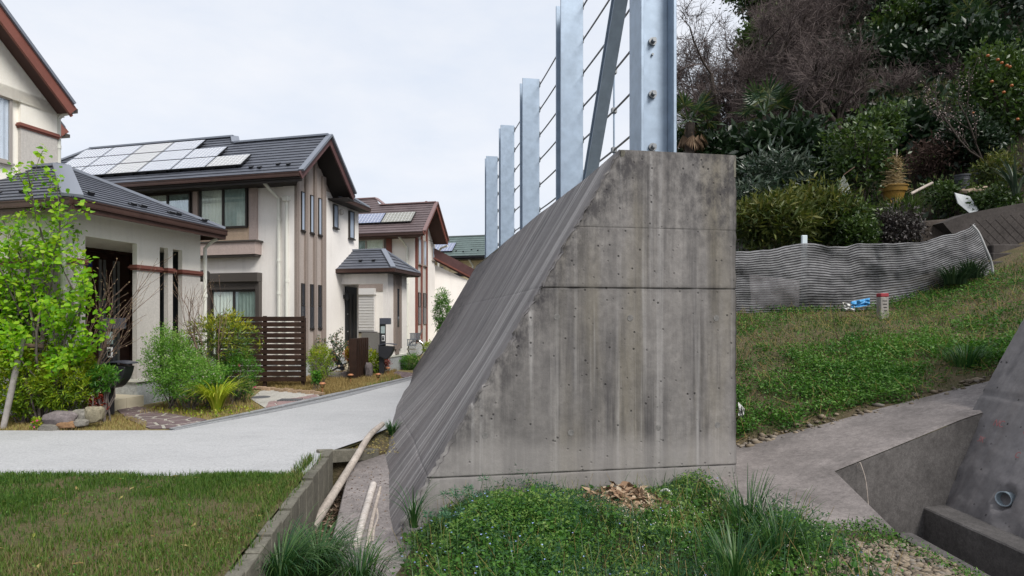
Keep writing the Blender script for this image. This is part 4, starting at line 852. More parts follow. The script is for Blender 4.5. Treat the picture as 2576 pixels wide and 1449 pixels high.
# entrance porch of the solar house
def porch(h, H, v0, v1, un, zt, roofm, ridgem, gutm):
    """porch standing out from the street face: u from -un to 0, v from v0 to v1"""
    t = 0.16
    h.box('porch_wall', M_CREAM2, H, -un, 0.0, v0, v0+t, zt-0.39, zt)
    h.box('porch_wall', M_CREAM2, H, -un, -un+0.14, v0, v0+t, 0.45, zt-0.39)
    h.box('porch_wall', M_CREAM2, H, -un, -un+t, v0+t, v1, 0.45, zt)
    for v in (v0+0.40, v0+0.76): h.box('pilaster', M_BROWNGREY, H, -un-0.06, -un, v, v+0.12, 0.62, zt-0.02)
    h.box('panel', M_BROWNGREY, H, -un-0.03, -un, v0+0.52, v0+0.76, 0.46, zt-0.02); h.box('slot_window', M_DKGLASS, H, -un-0.045, -un-0.03, v0+0.62, v0+0.72, 1.25, zt-0.5)
    h.box('porch_wall', M_GREIGE, H, -un+t, 0.0, v1-t, v1, 0.45, 1.06); h.box('porch_wall', M_GREIGE, H, -un+t, -un+0.52, v1-t, v1, 1.06, zt)
    h.box('plinth', M_PLINTH, H, -un, 0.0, v0, v1, -0.05, 0.40); h.box('plinth_ledge', M_PIPE, H, -un-0.02, 0.0, v0-0.02, v1, 0.40, 0.45)
    o = 0.30; a, b, c = h.p(0.0, v0-o, zt), h.p(-un-o, v0-o, zt), h.p(-un-o, v1+o, zt); d = h.p(0, v1+o, zt); vm_ = (v0+v1)/2; zr_ = zt+0.62*(vm_-v0+o); rr = h.p(-un-o+0.75*(vm_-v0+o), vm_, zr_); r0 = h.p(0, vm_, zr_)
    Wp, *_ = roof_slope(H, [a, b, rr, r0], roofm, 0.17, 'porch_roof'); roof_slope(H, [b, c, rr], roofm, 0.17, 'porch_roof'); roof_slope(H, [c, d, r0, rr], roofm, 0.3, 'porch_roof')
    ridge(H, b, rr, ridgem, 0.14); ridge(H, c, rr, ridgem, 0.1); ridge(H, rr, r0, ridgem, 0.12)
    for p_, q_ in ((a, b), (b, c)): gutter(H, p_, q_, gutm, -0.05)
    MB().prism([x+Vector((0, 0, -0.11)) for x in (a, b, c, d)], (0, 0, 0.03)).build('soffit', M_SOFFIT, H); snow_guards(H, Wp, [(0.55, 0.42), (0.95, 0.42)])
porch(h2, H2, 2.35, 3.75, 1.41, 2.84, M_ROOFG, M_RIDGE, M_FASCIA)
for k in range(2):
    for j in range(4): h2.box('step_tile', M_TILE, H2, -1.15+j*0.22, -0.94+j*0.22, 1.84+0.25*k, 2.09+0.25*k-0.005, -0.03, 0.18+0.18*k)
d2 = h2.box('door', M_BLACKM, H2, -0.05, 0.0, 2.54, 3.2, 0.46, 2.40)
for v in (2.72, 2.95): h2.box('door_panel', M_FRAME, d2, -0.06, -0.051, v, v+0.1, 0.55, 2.2)
for z in (0.75, 1.1, 1.6): h2.box('lock', M_SILVER, d2, -0.075, -0.051, 2.58, 2.61, z, z+0.03)
mb = MB(); c = h2.p(-0.12, 2.47, 2.12); mb.lathe(c, [(0.03, -0.12), (0.055, -0.09), (0.06, 0.06), (0.08, 0.07), (0.03, 0.13), (0.012, 0.17)], 10); mb.build('wall_lantern', M_BLACKM, H2); h2.box('lantern_bracket', M_BLACKM, H2, -0.06, 0.0, 2.44, 2.50, 2.05, 2.16)
# shutter visible through the porch belongs to the next house

# ================= maroon roof house
h3 = HF((-3.938, 24.138), -4700, 1600); H3 = thing('maroon_house', 'off-white house with maroon slate roof, red brown pilasters and two solar panels', 'house', h3.p(3, 2, 0))
h3.box('wall', M_CREAM2, H3, 0.0, 6.5, 0.0, 2.5, -0.05, 4.85); h3.box('plinth', M_PLINTH, H3, -0.015, 6.5, -0.015, 3.6, -0.05, 0.45)
z3 = 4.88; g0, g1 = -0.71, 2.32; gm = (g0+g1)/2; za3 = 6.29; s3 = (za3-z3)/(gm-g0); ov3 = 0.65
f1, f2, fa = h3.p(-ov3, g0, z3), h3.p(6.8, g0, z3), h3.p(-ov3, gm, za3); ft = h3.p(-ov3, g1, z3)
MB().prism([h3.p(0, 0, 4.85), h3.p(0, 0, z3+s3*(0-g0)-0.08), h3.p(0, gm, za3-0.08), h3.p(0, g1-0.02, z3)], h3.a*0.3).build('gable', M_CREAM2, H3)
m_r, m_l, vl = h3.p(2.3, gm+0.45, za3+0.40), h3.p(5.6, gm+0.45, za3+0.40), h3.p(1.9, gm, za3)
W4, *_ = roof_slope(H3, [f2, f1, fa, vl, m_r, m_l], M_ROOFR, 0.17, 'roof'); roof_slope(H3, [ft, h3.p(3, g1, z3), h3.p(3, gm, za3), fa], M_ROOFR, 0.3, 'roof')
ridge(H3, fa, vl, M_RIDGER); ridge(H3, m_r, m_l, M_RIDGER); ridge(H3, m_r, h3.p(1.75, gm+0.2, za3+0.02), M_RIDGER, 0.2)
verge(h3, H3, f1, fa, M_REDTRIM, M_RIDGER, M_SOFFITB, ov3); verge(h3, H3, ft, fa, M_REDTRIM, M_RIDGER, M_SOFFITB, ov3)
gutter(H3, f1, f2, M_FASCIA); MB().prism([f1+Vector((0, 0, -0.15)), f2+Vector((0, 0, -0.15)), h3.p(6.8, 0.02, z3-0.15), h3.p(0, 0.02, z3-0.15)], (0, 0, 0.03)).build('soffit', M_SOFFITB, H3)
for k in range(3): solar(H3, W4, 6.78-(k+1)*1.34, 0.60, 1.32, 0.70, M_SOLARO if k == 0 else M_SOLARB)
h3.box('panel', M_GREIGE, H3, -0.03, 0.0, 0.10, 1.25, 0.46, 5.4)
for v in (0.04, 0.59, 1.21): h3.box('pilaster', M_REDTRIM, H3, -0.08, 0.0, v, v+0.13, 0.5, z3+s3*(v-g0)-0.2)
for v in (0.26, 0.88):
    window(H3, h3.p(-0.03, v, 0), h3.p(-0.03, v+0.30, 0), 3.71, 4.75, -h3.a, M_FRAMEL, 1, fw=0.03, proud=0.05, glass=M_SKYGLASS, sill=True)
    window(H3, h3.p(-0.03, v, 0), h3.p(-0.03, v+0.30, 0), 1.95, 2.55, -h3.a, M_FRAME, 1, fw=0.03, proud=0.05, glass=M_DKGLASS); h3.box('window_lower', M_DKGLASS, H3, -0.07, -0.03, v, v+0.30, 1.25, 1.94)
window(H3, h3.p(0, 2.05, 0), h3.p(0, 2.3, 0), 4.05, 4.7, -h3.a, M_FRAMEL, 1, fw=0.04, proud=0.05, glass=M_SKYGLASS, sill=True)
h3.box('panel', M_BROWNGREY, H3, 1.24, 4.2, -0.03, 0.0, 2.6, 4.85); h3.box('pier', M_REDTRIM, H3, 1.0, 1.23, -0.06, 0.0, 2.6, 4.82)
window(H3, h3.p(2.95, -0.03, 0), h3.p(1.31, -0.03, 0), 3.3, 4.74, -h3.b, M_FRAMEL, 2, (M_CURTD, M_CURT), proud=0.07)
h3.box('shutter_box', M_SHUTP, H3, 1.7, 3.2, -0.2, 0.0, 2.46, 2.72)
for k in range(26): h3.box('shutter_slat', M_SHUTP, H3, 1.75, 3.2, -0.11-0.02*(k % 2), -0.02, 0.95+k*0.058, 1.002+k*0.058)
h3.box('sill', M_FRAME, H3, 1.65, 3.3, -0.2, 0.0, 0.87, 0.94)
pp = h3.p(0.30, -0.07, 0); downpipe(H3, [h3.p(0.45, -0.55, 4.72), h3.p(0.4, -0.35, 4.6), pp+Vector((0, 0, 4.35)), pp+Vector((0, 0, 0.1))], 0.05, [pp+Vector((0, 0, z)) for z in (3.9, 2.9, 2.1, 1.2)])
pp = h3.p(-0.06, 2.62, 0); downpipe(H3, [h3.p(-0.6, 2.45, 4.70), h3.p(-0.3, 2.5, 4.62), pp+Vector((0, 0.4, 4.5)), pp+Vector((0, 0.4, 3.3))], 0.05)
# garage wing with its sloping verge
ga, gb = P(1096, 650, 26.6), P(1192, 702, 27.6)
MB().prism([ga+Vector((-0.4, 0, -0.12)), gb+Vector((0.6, 0, -0.45)), Vector((gb.x+0.6, gb.y, 0)), Vector((ga.x-0.4, ga.y, 0))], (0, 0.25, 0)).build('wing_wall', M_CREAM2, H3)
ge = gb+(gb-ga)*0.5; bar(MB(), ga+Vector((-0.1, -0.25, 0.02)), ge+Vector((0, -0.25, 0.02)), 0.06, 0.24, (0, -1, 0.0001)).build('barge_board', M_REDTRIM, H3)
bar(MB(), ga+Vector((-0.1, -0.25, 0.19)), ge+Vector((0, -0.25, 0.19)), 0.5, 0.10, (0, -1, 0.0001)).build('wing_roof', M_MAROON, H3); 
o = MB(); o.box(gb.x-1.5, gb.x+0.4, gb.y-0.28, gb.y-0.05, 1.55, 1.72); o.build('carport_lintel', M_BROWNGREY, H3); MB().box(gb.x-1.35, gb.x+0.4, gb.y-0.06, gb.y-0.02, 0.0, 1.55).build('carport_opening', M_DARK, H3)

# ================= green roof house at the back
h4 = HF(P(1222, 800, 34.0).xy, -4700, 1600); H4 = thing('green_roof_house', 'pale yellow house with green slate roof, partly hidden by the barrier wall', 'house', h4.p(2, 2, 0))
h4.box('wall', M_YELLOWW, H4, 0.15, 8, 0.0, 4, -0.05, 4.9); z4 = 5.0
k1, k2 = h4.p(-0.25, -0.7, z4), h4.p(8.2, -0.7, z4); ka, kb_ = h4.p(-0.25, 1.1, 6.35), h4.p(8.2, 1.1, 6.35)
W5, *_ = roof_slope(H4, [k2, k1, ka, kb_], M_ROOFN, 0.24, 'roof'); kt = h4.p(-0.25, 2.9, z4); roof_slope(H4, [kt, h4.p(8, 2.9, z4), kb_, ka], M_ROOFN, 0.4, 'roof')
verge(h4, H4, k1, ka, M_BLACKM, M_RIDGEN, M_SOFFIT, 0.4); ridge(H4, ka, kb_, M_RIDGEN); gutter(H4, k1, k2, M_BLACKM)
MB().prism([k1+Vector((0, 0, -0.2)), k2+Vector((0, 0, -0.2)), h4.p(8.2, 0.02, z4-0.2), h4.p(-0.25, 0.02, z4-0.2)], (0, 0, 0.03)).build('soffit', M_SOFFIT, H4)
solar(H4, W5, 4.7, 0.4, 1.6, 0.95, M_SOLARB); solar(H4, W5, 3.0, 0.4, 1.6, 0.95, M_SOLARB); snow_guards(H4, W5, [(6.5, 0.5), (6.95, 0.42), (7.4, 0.6), (7.8, 0.5)])
h4.box('trim_band', M_BLACKM, H4, 0.15, 2.2, -0.05, 0.0, 3.9, 4.08); h4.box('pier', M_YELLOWW, H4, 2.2, 2.4, -0.1, 0.0, 0, 4.85)
window(H4, h4.p(3.4, 0, 0), h4.p(2.55, 0, 0), 3.9, 4.5, -h4.b, M_FRAMEL, 2, proud=0.06)
pp = h4.p(0.75, -0.1, 0); downpipe(H4, [h4.p(0.85, -0.55, 4.8), pp+Vector((0, 0, 4.5)), pp+Vector((0, 0, 1.0))], 0.06)
for v in (0.35, 0.75, 1.15): h4.box('fin', M_YELLOWW, H4, -0.08, 0.15, v, v+0.14, 0.5, 5.2)
# ------------------------------------------------------------------ front gardens: ground, paving, small things
GU = [(-4.63, 8.06), (-4.07, 9.83), (-3.65, 11.4), (-2.95, 13.9), (-1.2, 20.0), (0.6, 32)]
poly_sheet('garden_bed', [(-16, 7.93), (-4.75, 7.93)]+GU+[(-20, 34)], M_DRY, -0.008)
M_FLAG = m_concrete('purple_flagstone', (0.15, 0.112, 0.115), 0.3, 30, 0.4); M_MORTAR = m_concrete('pale_mortar', (0.36, 0.34, 0.30), 0.12)
M_PAD = m_concrete('pad_concrete', (0.40, 0.385, 0.35), 0.12)
M_GUT = m_concrete('gutter_concrete', (0.25, 0.255, 0.265), 0.15); M_GRATE = flat_mat('grate_steel', (0.16, 0.165, 0.175), 0.5, 0.4)
def clip_half(poly, p, n_):
    out_ = []; d = [(q[0]-p[0])*n_[0]+(q[1]-p[1])*n_[1] for q in poly]
    for i in range(len(poly)):
        j = (i+1) % len(poly)
        if d[i] <= 0: out_.append(poly[i])
        if (d[i] <= 0) != (d[j] <= 0):
            t = d[i]/(d[i]-d[j]); out_.append((poly[i][0]+(poly[j][0]-poly[i][0])*t, poly[i][1]+(poly[j][1]-poly[i][1])*t))
    return out_
def flagstones(parent, poly, nseed, mat, gap=0.012, z0=0.0, h=0.009, seed=1):
    r = random.Random(seed); xs = [p[0] for p in poly]; ys = [p[1] for p in poly]; seeds = []
    def inside(x, y):
        c = False
        for i in range(len(poly)):
            (x1, y1), (x2, y2) = poly[i], poly[i-1]
            if (y1 > y) != (y2 > y) and x < (x2-x1)*(y-y1)/(y2-y1)+x1: c = not c
        return c
    k = 0
    while len(seeds) < nseed and k < 4000:
        k += 1; q = (r.uniform(min(xs), max(xs)), r.uniform(min(ys), max(ys)))
        if inside(*q) and all(math.hypot(q[0]-s[0], q[1]-s[1]) > 0.16 for s in seeds): seeds.append(q)
    for s in seeds:
        cell = list(poly)
        for o_ in seeds:
            if o_ is s: continue
            mx_, my_ = (s[0]+o_[0])/2, (s[1]+o_[1])/2; dx, dy = o_[0]-s[0], o_[1]-s[1]; L = math.hypot(dx, dy)
            cell = clip_half(cell, (mx_-dx/L*gap, my_-dy/L*gap), (dx, dy))
            if len(cell) < 3: break
        if len(cell) < 3: continue
        dz = r.uniform(-0.004, 0.004); MB().prism([(x, y, z0) for x, y in cell], (0, 0, h+dz)).build('flagstone', mat, parent, bevel=0.002)
fp = [tuple(G(x, y).xy) for x, y in ((292, 1030), (340, 1022), (456, 1046), (520, 1057), (428, 1078), (378, 1079), (318, 1054))]
fps = poly_sheet('garden_path', fp, M_MORTAR, 0.004); flagstones(fps, fp, 26, M_FLAG, gap=0.02, seed=4)
pad = [tuple(G(x, y).xy) for x, y in ((630, 1004), (655, 984), (700, 976), (800, 993), (806, 999), (668, 1027))]
pds = poly_sheet('drive_pad', pad, M_PAD, 0.004)
M_FLAGP = m_concrete('pink_flagstone', (0.27, 0.19, 0.185), 0.2, 30, 0.4)
fl2 = [tuple(G(x, y).xy) for x, y in ((668, 1027), (676, 1012), (745, 1002), (790, 994), (806, 999))]; flagstones(pds, fl2, 14, M_FLAGP, seed=9, z0=0.004, h=0.008)
fl3 = [tuple(G(x, y).xy) for x, y in ((985, 940), (1000, 934), (1060, 941), (1040, 951), (1018, 951))]; f3 = poly_sheet('garden_path', fl3, M_MORTAR, 0.004); flagstones(f3, fl3, 16, M_FLAG, seed=12)
c = G(656, 1000); o = MB().lathe(c, [(0.17, 0.0), (0.17, 0.012), (0.15, 0.016), (0.0001, 0.016)], 24).build('manhole_cover', M_GRATE); tag(o, 'round dark manhole cover set in the pale concrete pad', 'manhole cover')
c = G(731, 1008); gr = thing('drain_grate', 'small rectangular steel drain grate in the pad edge', 'grate', c)
for k in range(9): MB().box(c.x-0.2+k*0.045, c.x-0.172+k*0.045, c.y-0.12, c.y+0.12, 0.012, 0.026).build('grate_bar', M_GRATE, gr)
# gutter of precast blocks
gt = thing('roadside_gutter', 'grey precast gutter with slotted grating along the road edge', 'gutter', (-3.8, 10, 0))
GL = [(-4.50, 7.96), (-3.75, 9.6), (-3.19, 11.19), (-2.45, 14.4), (-0.85, 20.0), (1.0, 32)]; 
def along(poly, f):
    L = [math.dist(poly[i], poly[i+1]) for i in range(len(poly)-1)]; t = f*sum(L)
    for i, l in enumerate(L):
        if t <= l: return (poly[i][0]+(poly[i+1][0]-poly[i][0])*t/l, poly[i][1]+(poly[i+1][1]-poly[i][1])*t/l)
        t -= l
    return poly[-1]
NBk = 26
for i in range(NBk):
    f0, f1 = i/NBk*0.55, (i+0.985)/NBk*0.55; a, b = along(GL, f0), along(GL, f1); c_, d_ = along(GU, f1), along(GU, f0)
    m1 = lambda p, q, t: (p[0]+(q[0]-p[0])*t, p[1]+(q[1]-p[1])*t)
    for (t0, t1, z, mt, nm) in ((0.0, 0.42, 0.010, M_GUT, 'gutter_block'), (0.45, 0.66, 0.006, M_GRATE, 'grating'), (0.69, 1.0, 0.014, M_GUT, 'gutter_block')):
        q = [m1(a, d_, t0), m1(b, c_, t0), m1(b, c_, t1), m1(a, d_, t1)]; MB().prism([(x, y, -0.004) for x, y in q], (0, 0, z+0.004)).build(nm, mt, gt)
# brick edging
be = thing('brick_edging', 'low row of old tan bricks edging the dry grass', 'edging', G(720, 985)); M_BRICK = m_concrete('tan_brick', (0.30, 0.215, 0.145), 0.3)
for i in range(17):
    p = G(630+i*11.2, 978+i*0.95+1.2*math.sin(i*2.1)); MB().obox(p+Vector((0, 0, 0.03)), (1, -0.12+0.1*math.sin(i*3), 0), (0.12, 1, 0), (0, 0, 1), 0.045, 0.04, 0.035+0.008*math.sin(i*5)).build('brick', M_BRICK, be, bevel=0.008)
# rocks
def rock(name, c, sx, sy, sz, mat, seed, sub=3, blocky=0.0, rot=0.0):
    bm = bmesh.new(); bmesh.ops.create_icosphere(bm, subdivisions=sub, radius=1.0)
    for v in bm.verts:
        p = v.co.copy()
        if blocky: p = Vector(tuple(math.copysign(abs(x)**(1-blocky), x) for x in p))
        k = 1+0.35*(float(fbm(p.x*1.3+seed, p.y*1.3+p.z*0.9))-0.5)+0.30*(float(fbm(p.x*4+seed, p.z*4+p.y*2))-0.5); v.co = Vector((p.x*sx, p.y*sy, p.z*sz))*k
    me = bpy.data.meshes.new(name); bm.to_mesh(me); bm.free(); me.transform(Matrix.Translation(Vector(c)) @ Matrix.Rotation(rot, 4, 'Z')); o = link(name, me, mat); smooth(o, 18); return o
M_ROCKG = m_concrete('grey_rock', (0.17, 0.16, 0.14), 0.4, 18); M_ROCKP = m_concrete('purplish_rock', (0.15, 0.13, 0.13), 0.4, 18); M_ROCKO = m_concrete('orange_rock', (0.22, 0.13, 0.07), 0.35, 18); M_ROCKT = m_concrete('tan_rock', (0.19, 0.17, 0.12), 0.35, 18)
def rock_px(x0, x1, y0, y1, mat, label, seed, d=None, blocky=0.42, thick=0.8):
    b = G((x0+x1)/2, y1); Y = d or b.y; w = (x1-x0)*Y/F/2; h = (y1-y0)*Y/F/2; c = P((x0+x1)/2, (y0+y1)/2, Y)
    o = rock('garden_rock', (c.x, c.y+w*0.3, c.z), w*1.05, max(w, h)*thick*0.8, h*1.1, mat, seed, blocky=blocky); tag(o, label, 'rock', 'rocks in the front gardens'); return o
rock_px(111, 188, 1037, 1070, M_ROCKP, 'long purplish grey rock lying along the top of the rock edging', 1, 8.06)
rock_px(182, 217, 1031, 1057, M_ROCKG, 'squarish grey rock between the long rock and the tan boulder', 2, 8.12)
rock_px(214, 253, 1025, 1062, M_ROCKT, 'tan rounded boulder beside the black mailbox post', 3, 8.12)
rock_px(144, 188, 1062, 1077, M_ROCKO, 'flat orange brown rock under the long rock', 4, 8.0); rock_px(186, 217, 1056, 1073, M_ROCKG, 'small flat grey rock under the squarish rock', 5, 8.02)
rock_px(98, 146, 1069, 1087, M_ROCKG, 'grey block of stone at the edge of the pale road', 6, 7.97, 0.5)
rock_px(823, 860, 937, 953, M_ROCKG, 'flat grey rock under the small gnarled tree', 7); rock_px(855, 888, 936, 953, M_ROCKP, 'low purplish rock touching the slatted screen', 8); rock_px(918, 936, 914, 951, M_ROCKP, 'upright purplish standing stone right of the slatted screen', 9, None, 0.3, 0.6)
# mailbox post
M_MBX = flat_mat('mailbox_black', (0.02, 0.021, 0.025), 0.45); M_MBL = flat_mat('mailbox_lid', (0.06, 0.065, 0.085), 0.35); M_PLATE = flat_mat('glass_nameplate', (0.35, 0.42, 0.42), 0.15, 0.2); M_WHITE = flat_mat('white_plastic', (0.7, 0.7, 0.7), 0.4)
def mailbox(base, label):
    x, y, _ = base; t = thing('mailbox_post', label, 'mailbox', (x, y, 0), 'mailbox posts at the front doors')
    MB().box(x-0.062, x+0.062, y-0.04, y+0.05, -0.03, 0.70).build('post', M_MBX, t, bevel=0.004); MB().box(x-0.05, x+0.10, y-0.03, y+0.05, 0.70, 1.50).build('post', M_MBX, t, bevel=0.004)
    MB().box(x-0.03, x+0.24, y-0.085, y+0.052, 1.335, 1.5).build('lamp_box', M_MBL, t, bevel=0.006)
    n_ = MB().box(x-0.01, x+0.095, y-0.052, y-0.034, 1.10, 1.29).build('nameplate', M_PLATE, t, bevel=0.002)
    for dx in (0.0, 0.085):
        for dz in (1.115, 1.275): MB().tube([(x+dx, y-0.06, dz), (x+dx, y-0.05, dz)], 0.006, 8).build('screw', M_SILVER, n_)
    ic = MB().box(x+0.015, x+0.09, y-0.06, y-0.033, 0.90, 1.055).build('intercom', M_WHITE, t, bevel=0.004); MB().box(x+0.028, x+0.077, y-0.068, y-0.061, 0.925, 1.03).build('intercom_face', M_BLACKM, ic, bevel=0.002); MB().tube([(x+0.052, y-0.074, 1.0), (x+0.052, y-0.06, 1.0)], 0.014, 10).build('lens', M_SILVER, ic)
    prof = [(x-0.055, 0.80)]+[(x-0.055+0.40*k/10, 0.80+0.045*math.sin(math.pi*(0.12+k/10*0.75))) for k in range(0, 11)]
    body = [(x-0.055, 0.79), (x+0.335, 0.76), (x+0.31, 0.66), (x+0.27, 0.56), (x+0.20, 0.47), (x+0.14, 0.43), (x-0.055, 0.52)]
    MB().prism([(px, y-0.13, pz) for px, pz in body], (0, 0.24, 0)).build('box_body', M_MBX, t, bevel=0.008)
    lid = [(x-0.06+0.44*k/12, 0.795+0.05*math.sin(math.pi*(0.1+0.75*k/12))-0.0*k) for k in range(13)]
    MB().prism([(px, y-0.14, pz) for px, pz in lid]+[(px, y-0.14, pz-0.018) for px, pz in lid[::-1]], (0, 0.26, 0)).build('box_lid', M_MBL, t)
    return t
mb1 = mailbox(G(273, 1046), 'black mailbox post in front of the porch steps at left')
b2 = P(960, 945, 15.5); mb2 = copy_tree(mb1, (b2.x-mb1.location.x, b2.y-mb1.location.y, 0), None, 'black mailbox post beside the porch of the solar roof house')
# tree stake frame
M_WOOD = rough_mat('grey_weathered_wood', (0.27, 0.25, 0.235), 0.3, 8, 0.85, 30, 0.4); M_WOODB = rough_mat('brown_round_wood', (0.14, 0.10, 0.075), 0.3, 8, 0.85, 30, 0.4)
ts = thing('tree_stake', 'grey wooden stake and crossbar supporting the young tree', 'stake', P(14, 1062, 8.1))
MB().tube([P(8, 1078, 8.05), P(35, 955, 8.1), P(57, 851, 8.15)], [0.036, 0.038, 0.038], 12).build('stake', M_WOOD, ts, sm=True); MB().tube([P(45, 868, 8.22), P(108, 872, 8.4)], 0.032, 12).build('crossbar', M_WOODB, ts, sm=True)
MB().torus(P(52, 868, 8.18), (1, 0, 0.2), 0.044, 0.008, 18, 5).build('rope', M_WOODB, ts)
# horizontal slat fence
M_SLAT = rough_mat('dark_brown_slat', (0.028, 0.014, 0.009), 0.35, 5, 0.6, 25, 0.25)
sf = thing('slat_fence', 'dark brown fence of horizontal wooden slats behind the shrubs', 'fence', G(765, 976)); YF = 12.8
xl, xr = (545-CX)*YF/F, (769-CX)*YF/F
for k in range(12):
    z0 = 0.14+k*0.1175; MB().box(xl, xr-0.03, YF-0.03, YF-0.005, z0, z0+0.097).build('slat', M_SLAT, sf, bevel=0.003)
for px in (548, 665, 761): x = (px-CX)*YF/F; MB().box(x-0.035, x+0.035, YF, YF+0.06, -0.03, 1.545).build('fence_post', M_SLAT, sf, bevel=0.004)
MB().box(xr-0.028, xr, YF-0.035, YF+0.03, 0.13, 1.50).build('end_cap', M_SLAT, sf, bevel=0.003)
# vertical slat screen
a, b = G(888, 957), G(918, 947); dv = (b-a); L = dv.length; dv.normalize(); nv = Vector((dv.y, -dv.x, 0)); vs_ = thing('louver_screen', 'short dark brown screen of upright slats standing in dry grass', 'screen', a)
for k in range(7): MB().obox(a+dv*L*k/6+Vector((0, 0, 0.48)), dv, nv, (0, 0, 1), 0.028, 0.085, 0.52).build('slat', M_SLAT, vs_, bevel=0.003)
MB().obox(a+dv*L/2-nv*0.06+Vector((0, 0, 0.47)), dv, nv, (0, 0, 1), L/2, 0.012, 0.50).build('back_panel', M_SLAT, vs_)
# copper solar lights
M_COP = flat_mat('copper', (0.50, 0.22, 0.11), 0.4, 0.6); M_LENS = glass_mat('ribbed_lens', (0.75, 0.7, 0.6), 1.0)
lab = ['copper garden light nearest the road, beside the brick edging', 'copper garden light in front of the brown slatted screen', 'copper garden light standing alone in the greener grass', 'farthest copper garden light, near the porch plinth']
for i, (x, y) in enumerate(((811, 990), (882, 965), (951, 963), (976, 945))):
    c = G(x, y); t = thing('garden_light', lab[i], 'garden light', c, 'copper lights in the front garden')
    MB().tube([c-Vector((0, 0, 0.02)), c+Vector((0, 0, 0.12))], 0.013, 8).build('stem', M_COP, t); MB().lathe(c, [(0.02, 0.115), (0.03, 0.12), (0.05, 0.185), (0.05, 0.19)], 14).build('lens', M_LENS, t, sm=True); MB().lathe(c, [(0.068, 0.19), (0.068, 0.2), (0.045, 0.222), (0.03, 0.225), (0.001, 0.228)], 14).build('cap', M_COP, t)
# skateboard leaning on the wall
a, b = P(833, 884, 15.4), P(862, 930, 14.9); sk = thing('skateboard', 'black skateboard leaning upright against the house wall', 'skateboard', b); ax = (b-a).normalized(); sd = Vector((0.75, 0.66, 0)); nn_ = ax.cross(sd).normalized(); L = (b-a).length
pts = [(-0.04, -0.03), (0.0, -0.05), (0.08, -0.085), (L-0.08, -0.085), (L, -0.05), (L+0.03, -0.02), (L+0.03, 0.02), (L, 0.05), (L-0.08, 0.085), (0.08, 0.085), (0.0, 0.05), (-0.04, 0.03)]
MB().prism([a+ax*p+sd*q for p, q in pts], nn_*0.014).build('deck', M_BLACKM, sk)
M_WH = flat_mat('cream_wheel', (0.75, 0.6, 0.4), 0.4)
for f in (0.2, 0.8):
    for s_ in (-1, 1):
        c = a+ax*L*f+sd*0.075*s_+Vector((0.05, -0.05, 0)); MB().tube([c-sd*0.02, c+sd*0.02], 0.03, 14).build('wheel', M_WH, sk)
    MB().tube([a+ax*L*f+Vector((0.05, -0.05, 0))-sd*0.075, a+ax*L*f+Vector((0.05, -0.05, 0))+sd*0.075], 0.012, 8).build('axle', M_SILVER, sk)
# bicycle
M_TYRE = flat_mat('tyre_rubber', (0.02, 0.02, 0.02), 0.7); M_CHR = flat_mat('chrome', (0.75, 0.76, 0.78), 0.2, 0.8); M_BIKEW = flat_mat('bike_white', (0.75, 0.76, 0.76), 0.3); M_BASK = flat_mat('grey_plastic', (0.13, 0.145, 0.17), 0.5)
bc = P(1046, 879, 23.0); R_ = 0.30; bk = thing('bicycle', 'white city bicycle with grey child seat and basket parked beside the porch', 'bicycle', (bc.x, bc.y, 0)); fx = bc.x-1.08
def wheel(cx_):
    w = MB().torus((cx_, bc.y, 0.31), (0, 1, 0), R_, 0.017, 32, 6).build('wheel', M_TYRE, bk, sm=True); MB().torus((cx_, bc.y, 0.31), (0, 1, 0), R_-0.022, 0.010, 32, 5).build('rim', M_CHR, w, sm=True)
    mb = MB()
    for k in range(14):
        a_ = k*math.pi/7; mb.tube([(cx_, bc.y, 0.31), (cx_+(R_-0.02)*math.cos(a_), bc.y, 0.31+(R_-0.02)*math.sin(a_))], 0.003, 4)
    mb.build('spokes', M_CHR, w); MB().tube([(cx_, bc.y-0.05, 0.31), (cx_, bc.y+0.05, 0.31)], 0.02, 10).build('hub', M_CHR, w)
wheel(bc.x); wheel(fx)
fen = [(bc.x+0.34*math.cos(t), bc.y, 0.31+0.34*math.sin(t)) for t in np.linspace(-0.1, 2.6, 14)]; MB().tube(fen, 0.018, 6).build('mudguard', M_CHR, bk, sm=True)
mb = MB(); bb_ = (bc.x-0.42, bc.y, 0.29); st = (bc.x-0.50, bc.y, 0.74); hd = (fx+0.16, bc.y, 0.72)
for p, q, r in ((bb_, st, 0.016), (bb_, hd, 0.02), (bb_, (bc.x, bc.y, 0.31), 0.012), (st, (bc.x, bc.y, 0.31), 0.010), (hd, (fx, bc.y, 0.31), 0.013), (hd, (fx+0.2, bc.y, 0.95), 0.012), ((bc.x-0.45, bc.y, 0.66), (bc.x+0.25, bc.y, 0.66), 0.008), ((bc.x+0.2, bc.y, 0.66), (bc.x, bc.y, 0.31), 0.006)): mb.tube([p, q], r, 8)
mb.build('frame', M_BIKEW, bk, sm=True); MB().tube([(fx+0.2, bc.y-0.26, 0.98), (fx+0.2, bc.y, 0.95), (fx+0.2, bc.y+0.26, 0.98)], 0.011, 8).build('handlebar', M_CHR, bk)
sx = bc.x-0.52; MB().prism([(sx-0.14, bc.y-0.02, 0.80), (sx-0.05, bc.y-0.03, 0.81), (sx+0.08, bc.y-0.09, 0.83), (sx+0.13, bc.y-0.08, 0.83), (sx+0.13, bc.y+0.08, 0.83), (sx+0.08, bc.y+0.09, 0.83), (sx-0.05, bc.y+0.03, 0.81), (sx-0.14, bc.y+0.02, 0.80)], (0, 0, 0.055)).build('saddle', M_TYRE, bk, bevel=0.012)
cs = MB(); x0 = bc.x-0.2
for k in range(7): cs.box(x0+k*0.052, x0+k*0.052+0.03, bc.y-0.13, bc.y-0.115, 0.70, 0.90); cs.box(x0+k*0.052, x0+k*0.052+0.03, bc.y+0.115, bc.y+0.13, 0.70, 0.90)
